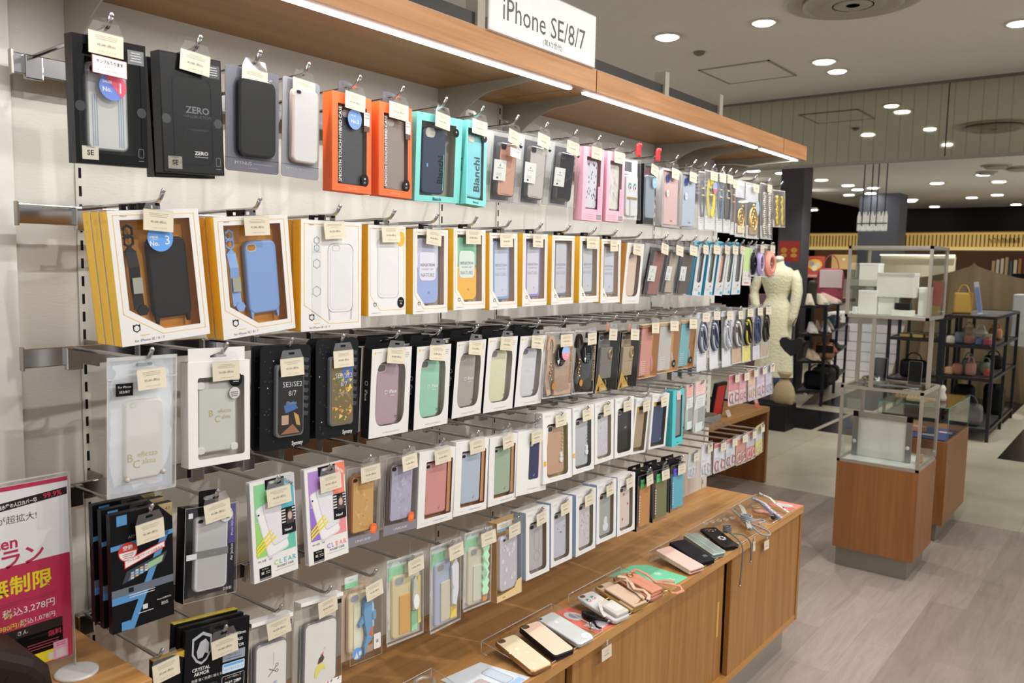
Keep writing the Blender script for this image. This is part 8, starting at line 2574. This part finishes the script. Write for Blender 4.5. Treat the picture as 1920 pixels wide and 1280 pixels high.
for x, y, z, c_, lb in ((-.04, 8.42, .858, 'd6cfc0', 'small white purse at the front left of the upper shelf'), (.26, 8.42, .858, '8f3a48', 'small wine red purse by the right post, upper shelf'), (.19, 8.45, .858, '5c6f8c', 'small navy grey purse at the upper shelf front'),
      (-.04, 8.45, .568, 'c9a07c', 'small tan purse at the front left of the middle shelf'), (.27, 8.5, .568, 'b9574c', 'small brick purse by the right post, middle shelf'), (.08, 9.2, .858, '3a3c40', 'black purse deep on the upper shelf of the right rack')):
 rg.append((x, y, z, .08, .07, .09, c_, lb))
for x, y, z, w, d, h, c_, lb in rg:
 handbag(lb, x, y, z, w * .85, d * .85, h * .85, c_, 10 * math.sin(x * 40), h > .13 and h < .3, .35)
handbag('mustard yellow handbag with black handles on the right rack top', -.015, 8.75, 1.128, .16, .09, .20, 'c9a04a', 10, True, .2)
o = empty('ruler_sign', (.145, 8.7, 1.128), (0, math.radians(-10), 0)); b = MB(); b.box(-.02, .02, -.003, .003, 0, .31, M('c6cbd6', .4)); b.box(-.018, .018, -.0035, -.003, .02, .26, M('7a8fc0', .4)); b.build('panel', o); b = MB(); b.box(-.05, .05, -.05, .05, 0, .004, M('b9c3cc', .3)); b.build('foot', o); tag(o, 'narrow blue and white upright sign on the right rack top', 'sign')
for i, (x, c_) in enumerate(((-.5, 'b99a5a'), (-.38, 'c9ae6c'), (-.27, '8f6f3c'))):
 handbag(['gold brown purse on the rack seen through the case, left', 'pale gold purse on the rack seen through the case, middle', 'dark gold purse on the rack seen through the case, right'][i], x, 8.75, .868, .10, .08, .045, c_, 0, False, .3)
handbag('black shoulder bag low on the rack seen through the case', -.42, 8.8, .468, .24, .12, .18, '1e2023', 0, True, .3)
handbag('white tray box on the rack seen through the case', -.3, 9.2, .468, .3, .2, .05, 'c9c9c6', 0, False, .1)

# ---- dress form in a cream crochet dress
o = empty('dress_form', (-1.50, 7.9, 0))
DC = M('d8d3a6', .85)
DCT, nt_, b_ = node_mat('cream_open_knit')
b_.inputs['Base Color'].default_value = (*lin('ece7c6'), 1); b_.inputs['Roughness'].default_value = .9
tc_ = nt_.nodes.new('ShaderNodeTexCoord'); vo = nt_.nodes.new('ShaderNodeTexVoronoi'); vo.inputs['Scale'].default_value = 42
bp_ = nt_.nodes.new('ShaderNodeBump'); bp_.inputs['Strength'].default_value = .35; bp_.inputs['Distance'].default_value = .01
nt_.links.new(tc_.outputs['Object'], vo.inputs['Vector']); nt_.links.new(vo.outputs['Distance'], bp_.inputs['Height']); nt_.links.new(bp_.outputs['Normal'], b_.inputs['Normal'])
b = MB()
prof = [(.190, .46), (.185, .60), (.172, .78), (.162, .95), (.155, 1.08), (.128, 1.18), (.100, 1.235), (.120, 1.29), (.150, 1.37), (.168, 1.44), (.165, 1.485), (.125, 1.525), (.070, 1.548), (.052, 1.575), (.050, 1.60)]
vs, fs, seg = [], [], 32
for i, (r, z) in enumerate(prof):
 for j in range(seg):
  a = 2 * PI * j / seg
  pl = 1 + (.07 * math.sin(9 * a + z * 3) * max(0, (1.2 - z)) if z < 1.2 else 0)
  vs.append((r * pl * math.cos(a), r * pl * .62 * math.sin(a), z))
for i in range(len(prof) - 1):
 for j in range(seg):
  a, c_ = i * seg + j, i * seg + (j + 1) % seg
  fs.append((a, c_, c_ + seg, a + seg))
b.add(vs, fs, DCT, True); b.build('dress', o)
for s in (-1, 1):
 b = MB(); pts = [(s * .150, 0, 1.49), (s * .185, -.005, 1.42), (s * .200, -.01, 1.30), (s * .190, -.02, 1.18), (s * .175, -.03, 1.05), (s * .165, -.04, .97)]
 if s < 0: pts = [(-.150, 0, 1.49), (-.19, -.005, 1.42), (-.23, -.01, 1.33), (-.225, -.02, 1.25), (-.20, -.04, 1.17), (-.17, -.06, 1.12)]
 b.tube(pts, .05, DCT, 12, rr=[.048, .052, .052, .048, .042, .034]); b.build('sleeve', o)
b = MB(); b.lathe([(.048, 1.60), (.046, 1.63), (.020, 1.645)], 0, 0, M('e6e4da', .5), 20); b.build('neck_cap', o)
b = MB(); b.tube([(0, 0, .02), (0, 0, .50)], .012, CHROME, 8); b.lathe([(.14, 0), (.14, .012), (.02, .02)], 0, 0, CHROME, 24); b.build('stand', o)
tag(o, 'headless dress form in a long cream crochet dress', 'mannequin')
o = empty('heart_bag', tuple(at(1485, 667, 1, 7.62)))
b = MB(xf=Matrix(((0, 1, 0, 0), (1, 0, 0, 0), (0, 0, 1, 0), (0, 0, 0, 1))) @ Matrix.Scale(1.1, 4))
b.slab([(.0, .0), (.055, .040), (.095, .085), (.105, .125), (.085, .155), (.05, .16), (.0, .135), (-.05, .16), (-.085, .155), (-.105, .125), (-.095, .085), (-.055, .040)], -.035, .035, M('17171a', .3, coat=.3), bev=.015); b.build('body', o)
b = MB(); b.tube([(.03, 0, .15), (.05, -.01, .24), (.06, -.02, .34), (.03, -.03, .36), (.0, -.02, .30), (-.01, 0, .15)], .005, M('17171a', .4), 6); b.build('strap', o)
tag(o, 'black heart shaped bag hanging beside the cream dress', 'bag')
o = empty('drawstring_bag', (at(1471, 715, 1, 7.6).x, 7.6, .245))
b = MB(); b.lathe([(.085, 0), (.105, .03), (.108, .09), (.09, .16), (.055, .215), (.035, .24), (.06, .275), (.075, .30)], 0, 0, M('a89674', .75), 24, sy=.6); b.build('body', o)
b = MB(); b.tube([(.036 * math.cos(a), .024 * math.sin(a), .24) for a in [2 * PI * q / 14 for q in range(14)]], .005, M('3a3226', .6), 6, closed=True); b.ribbon([(-.03, .03, .24), (-.10, .02, .18), (-.10, .02, .04)], .02, M('3a3226', .6), .003); b.build('cord', o)
tag(o, 'beige drawstring bag below the heart shaped bag', 'bag')
stbox('bag_plinth', 'low dark plinth under the beige drawstring bag', -1.56, -1.20, 7.46, 7.74, 0, .243, '2c2c2e', False, 'plinth')

# ---- hanging glass lamp
p0, p1 = at(1612, 400, 1, 9.0), at(1658, 434, 1, 9.0)
o = empty('pendant_lamp', ((p0.x + p1.x) / 2, 9.0, ZC))
b = MB()
for k, dx in enumerate((-.10, -.02, .04, .12)):
 b.tube([(dx, 0, 0), (dx, 0, 1.98 - ZC)], .006, M('3f4044', .4), 6)
b.build('rods', o)
for i in range(9):
 b = MB(); b.lathe([(.016, 1.93 - ZC - .0), (.018, 1.95 - ZC), (.018, 2.08 - ZC), (.010, 2.11 - ZC), (.008, 2.13 - ZC)], -.13 + i * .033, .02 * (i % 2), M('f0f0e8', .3, emit=.35, kind='lamp'), 12); b.build('glass_tube', o)
b = MB(); b.box(-.15, .15, -.03, .05, 2.0 - ZC, 2.012 - ZC, M('4a4a4a', .4)); b.build('ring', o)
tag(o, 'pendant lamp of upright glass tubes hanging beyond the display case', 'lamp')

# ---- far frontage
b = MB(); b.box(-2.25, -1.97, 9.85, 10.15, 0, 3.3, M('4c4a50', .6)); struct(b.build('wall_pillar'))
b = MB(); b.box(-2.49, -1.88, 14, 14.5, 0, 3.3, M('565965', .5)); struct(b.build('wall_pillar'))
b = MB(); b.box(-8, 6, 17.6, 17.7, 0, 3.4, M('2c2524', .7)); struct(b.build('wall_far'))
b = MB(); b.box(-8.1, -8, 5.5, 18, 0, 3.4, M('55504a', .7)); struct(b.build('wall_far_side'))
def signband(x0, x1, label, n):
 o = empty('shop_fascia', (x0, 15, 1.88))
 L = x1 - x0
 b = MB(); b.box(0, L, 0, .1, .04, .29, M('dcb768', .5, emit=.5, kind='lamp')); b.box(0, L, -.03, .1, 0, .045, M('e9cf8c', .5, emit=.55, kind='lamp')); b.build('lit_panel', o)
 b = MB()
 for i in range(n):
  b.box(L * (i + .3) / n, L * (i + .55) / n, -.014, 0, .06, .25, M('4f3a18', .6))
 b.box(0, L, -.015, 0, .285, .30, M('a9854a', .6))
 b.build('slat_screen', o)
 tag(o, label, 'shop fascia')
signband(-3.66, -2.77, 'short backlit yellow slatted fascia left of the grey column', 16)
signband(-2.30, 1.2, 'long backlit yellow slatted fascia right of the grey column', 60)
o = empty('fascia_lettering', (-.75, 14.965, 2.0)); b = MB(xf=Matrix(((0, 1, 0, 0), (-1, 0, 0, 0), (0, 0, 1, 0), (0, 0, 0, 1))))
rr_ = random.Random(3)
for i in range(12):
 if i != 8:
  b.line([(i * .055, .0), (i * .055, .07), (i * .055 + .03, .07 if i % 2 else .035), (i * .055 + .03, 0)], .010, 0, M('2a2622', .5))
b.build('letters', o); tag(o, 'dark lettering on the long yellow fascia', 'lettering')
o = empty('fascia_ribbon', (-.22, 14.96, 1.93)); b = MB(); b.add([(-.02, 0, .0), (.6, 0, .05), (.6, 0, .16), (.0, 0, .08)], [(0, 1, 2, 3)], M('c93a2c', .5)); b.add([(-.02, .01, .0), (.6, .01, .05), (.6, .01, .16), (.0, .01, .08)], [(3, 2, 1, 0)], M('c93a2c', .5)); b.build('banner', o); tag(o, 'red slanted strip on the long yellow fascia', 'strip')
# beneath the fascia: warm shop interior
def flat(name, label, cat, x0, x1, y, z0, z1, c_, em=0, d=.04, rough=.5, deco=None):
 o = empty(name, ((x0 + x1) / 2, y, z0))
 w, h = (x1 - x0) / 2, z1 - z0
 b = MB(); b.bbox(-w, w, 0, d, 0, h, M(c_, rough, emit=em, kind='lamp' if em else 'plain'), min(.01, d * .3, h * .2)); b.build('panel', o)
 if deco:
  b = MB(xf=Matrix(((0, 1, 0, 0), (-1, 0, 0, 0), (0, 0, 1, 0), (0, 0, 0, 1)))); deco(b, w, h); b.build('print', o)
 return tag(o, label, cat)
flat('shop_wall', 'brown timber shop wall left of the grey column', 'wall panel', -3.6, -2.55, 15.3, 0, 1.88, '7a5636', 0, .1)
def pdeco(b, w, h):
 b.poly(ngon(0, h * .62, w * .75, 20, h * .25), .002, M('d9a83a', .5)); b.poly(ngon(-w * .3, h * .66, w * .25, 14), .004, M('8c8a9a', .5)); b.poly(ngon(w * .3, h * .6, w * .28, 14), .004, M('c9b8a0', .5)); b.poly(ngon(w * .0, h * .45, w * .3, 14), .005, M('e6d9b0', .5)); b.bars(-w * .8, w * .8, h * .14, .004, M('e0b9b0', .5), 3, h * .04, h * .02)
flat('poster', 'red poster with round yellow picture on the brown wall', 'poster', -2.64, -2.36, 12.0, 1.40, 1.71, 'b0442f', 0, .02, deco=pdeco)
flat('mirror_board', 'rounded cream board beside the red poster', 'board', -2.33, -1.98, 12.2, 1.42, 1.74, 'c9a66a', 0, .04, deco=lambda b, w, h: (b.poly(rect(-w * .98, 0, w * .98, h * .35), .003, M('3a2624', .5)), b.poly(ngon(0, h * .8, .02, 10), .003, M('f3e6c0', .5))))
flat('grey_cabinet', 'pale grey cabinet block below the rounded board', 'cabinet', -2.32, -1.9, 12.6, 0, 1.38, '9c948a', 0, .3)
flat('notice_sheet', 'white notice with rows of dots behind the left rack', 'notice', -2.3, -2.0, 11.9, .72, .92, 'd0cfcb', 0, .01, deco=lambda b, w, h: [b.poly(ngon(-w * .6 + w * .3 * i, h * (.3 + .25 * j), .012, 8), .002, M('b06a6a', .5)) for i in range(5) for j in range(3)])
def slats(b, w, h):
 for i in range(5):
  b.poly(rect(-w, h * (.12 + .16 * i), w, h * (.12 + .16 * i) + .008), .002, M('8f8c92', .5))
flat('slatted_counter', 'long pale slatted service counter behind the display case', 'counter', -2.2, -.2, 12.0, 0, .86, 'dbd8dc', 0, .5, deco=slats)
flat('counter_top', 'white counter top on the slatted service counter', 'counter top', -2.25, -.15, 11.95, .861, .92, 'ececec', 0, .6)
flat('goods_wall', 'dark wall of small goods under the long fascia', 'goods wall', -2.2, 1.0, 15.6, 0, 1.88, '5a3d2a', 0, .1)
flat('shelf_backboard', 'cream shelf back with an added glow above the brown drape', 'shelf back', -1.86, -.86, 13.0, 1.28, 1.74, 'b5aa92', .12, .05)  # emission on the board stands in for light falling from the strip
flat('lit_shelf_strip', 'white light strip along the shelf back', 'light strip', -1.86, -.86, 12.95, 1.745, 1.765, 'fff6df', 1.8, .03)
for i in range(26):
 x = -.75 + .062 * i
 flat('packet', f'{ORD[i]} small packet from the left in the row under the long fascia', 'packet', x, x + .045, 15.4, 1.45 + .03 * (i % 3), 1.72 + .02 * (i % 4), rr_.choice(['8c4a3a', 'b9a07c', '4a5a6c', 'a8743c', 'd0c9bc', '6a3a34']), 0, .04)['group'] = 'packets under the long fascia'
flat('black_screen', 'black screen under the long fascia at the right', 'screen', -.35, .25, 14.6, 1.30, 1.52, '16171b', 0, .05)
flat('blue_lamp', 'small blue lit panel at the photo right edge', 'lit panel', .26, .40, 14.0, 1.36, 1.52, '5f8fe0', 1.2, .03)
flat('red_notice', 'red and yellow pair of posters beside the dark pillar', 'poster', -1.915, -1.69, 9.0, 1.60, 1.83, 'c23a2c', 0, .01, deco=lambda b, w, h: [(b.poly(ngon(s * w * .5, h * .55, w * .32, 12, h * .13), .002, M('e3a83a', .5)), b.poly(ngon(s * w * .5, h * .3, w * .32, 12, h * .1), .002, M('e3b04a', .5))) for s in (-1, 1)])
flat('blue_locker', 'blue upright board below the red posters', 'board', -1.95, -1.76, 8.9, 0, 1.60, '3f558c', 0, .05)
# brown drape over a table
o = empty('drape', (-.35, 11.3, 0))
b = MB(); nu, nv = 40, 12
vs, fs = [], []
for j in range(nv + 1):
 t = j / nv
 for i in range(nu + 1):
  s = -1 + 2 * i / nu
  peak = 1.64 - .20 * abs(s) ** .6 * (1 - .0) + .03 * max(0, abs(s) - .8)
  z = peak * (1 - t) + .0 * t
  spread = .62 + .25 * t
  vs.append((s * spread + .0, -.10 * t - .06 * math.sin(s * 19) * (.25 + .75 * t) - .12 * (1 - abs(s)) * t, z))
for j in range(nv):
 for i in range(nu):
  a = j * (nu + 1) + i
  fs.append((a, a + nu + 1, a + nu + 2, a + 1))
b.add(vs, fs, M('6b5b42', .8), True); b.build('cloth', o)
tag(o, 'brown cloth draped high behind the right rack', 'drape')
flat('white_machine', 'white machine block at the photo right edge behind the rack', 'machine', .24, .60, 10.0, .75, 1.30, 'b9bab8', 0, .4)
flat('black_monitor', 'black monitor on the white block at the right edge', 'monitor', .42, .66, 9.6, 1.02, 1.28, '1b1c1f', 0, .06)
flat('cream_cabinet', 'cream cabinet at the photo right edge', 'cabinet', .40, .95, 10.2, 0, .66, 'b9ab90', 0, .5)
flat('mauve_garment', 'mauve garment glimpsed behind the far pegs', 'garment', -2.0, -1.70, 8.4, 0, 1.25, '6b4f5c', 0, .1)
# ceiling details of the dark far zone
for x, y, lb in ((-3.2, 11.0, 'bright spotlight in the dark ceiling zone, left'), (-2.9, 13.0, 'spotlight in the dark ceiling zone, right')):
 downlight(x, y, None, r=.07, glow=30, label=lb, z=2.45)
for q in ((-4.5, 9.5), (-4.2, 12)):
 b = MB(); b.tube([(q[0], q[1], 2.9), (q[0] + 4, q[1] + 1.5, 2.9)], .05, M('5c5e62', .5), 10); o = b.build('ceiling_duct'); tag(o, 'grey duct in the dark ceiling zone, ' + ('nearer' if q[1] < 10 else 'farther'), 'duct')
print('objects', len(bpy.data.objects))
# packed goods sit in a tray or bag: their own prints are paler than they look through it
_lifted = {}
def lifted(m, k):
 if (m.name, k) in _lifted:
  return _lifted[(m.name, k)]
 if not m.node_tree or 'Principled BSDF' not in m.node_tree.nodes or m.name.startswith('clear'):
  return m
 c = m.copy()
 b = c.node_tree.nodes['Principled BSDF']
 if b.inputs['Metallic'].default_value > .4:
  return m
 def up(s):
  v = list(s.default_value)[:3]
  l = sum(v) / 3
  if l < .03:
   return
  v = [x * .94 + l * .06 for x in v]
  q = min(k, max(1.0, .84 / max(v)))
  s.default_value = (*[x * q for x in v], 1)
 up(b.inputs['Base Color'])
 for n in c.node_tree.nodes:
  if n.type == 'MIX':
   up(n.inputs['A'])
   up(n.inputs['B'])
   for i in n.inputs:
    if i.type == 'RGBA' and not i.is_linked and i.name in 'AB':
     up(i) if i.identifier not in ('A_Color', 'B_Color') else None
 _lifted[(m.name, k)] = c
 return c
PACKED = ('phone_case', 'card_pocket', 'pouch', 'animal_pouch', 'strap', 'fish_pouch', 'folio_case', 'wrist_strap', 'tray', 'backing_card', 'body', 'case')
_seen = set()
for o in list(bpy.data.objects):
 if o.type == 'MESH' and o.parent and abs(o.parent.location.x - XP) < .08 and o.parent.location.z > .8 and o.data.name not in _seen:
  base = o.name.split('.')[0]
  if base in PACKED:
   _seen.add(o.data.name)
   k = 1.02 if base in ('phone_case', 'card_pocket', 'animal_pouch', 'fish_pouch') else (1.0 if base in ('strap', 'pouch') else 1.1)
   if o.parent.name.startswith('bagged_phone_case') or o.parent['label'].startswith(('clear box holding', 'clear case box', 'frosted')):
    k = 1.3
   if base == 'backing_card' and not o.parent.name.startswith(('bagged', 'boxed', 'accessory')):
    continue
   for s in o.data.materials[:]:
    i = o.data.materials.find(s.name)
    o.data.materials[i] = lifted(s, k)
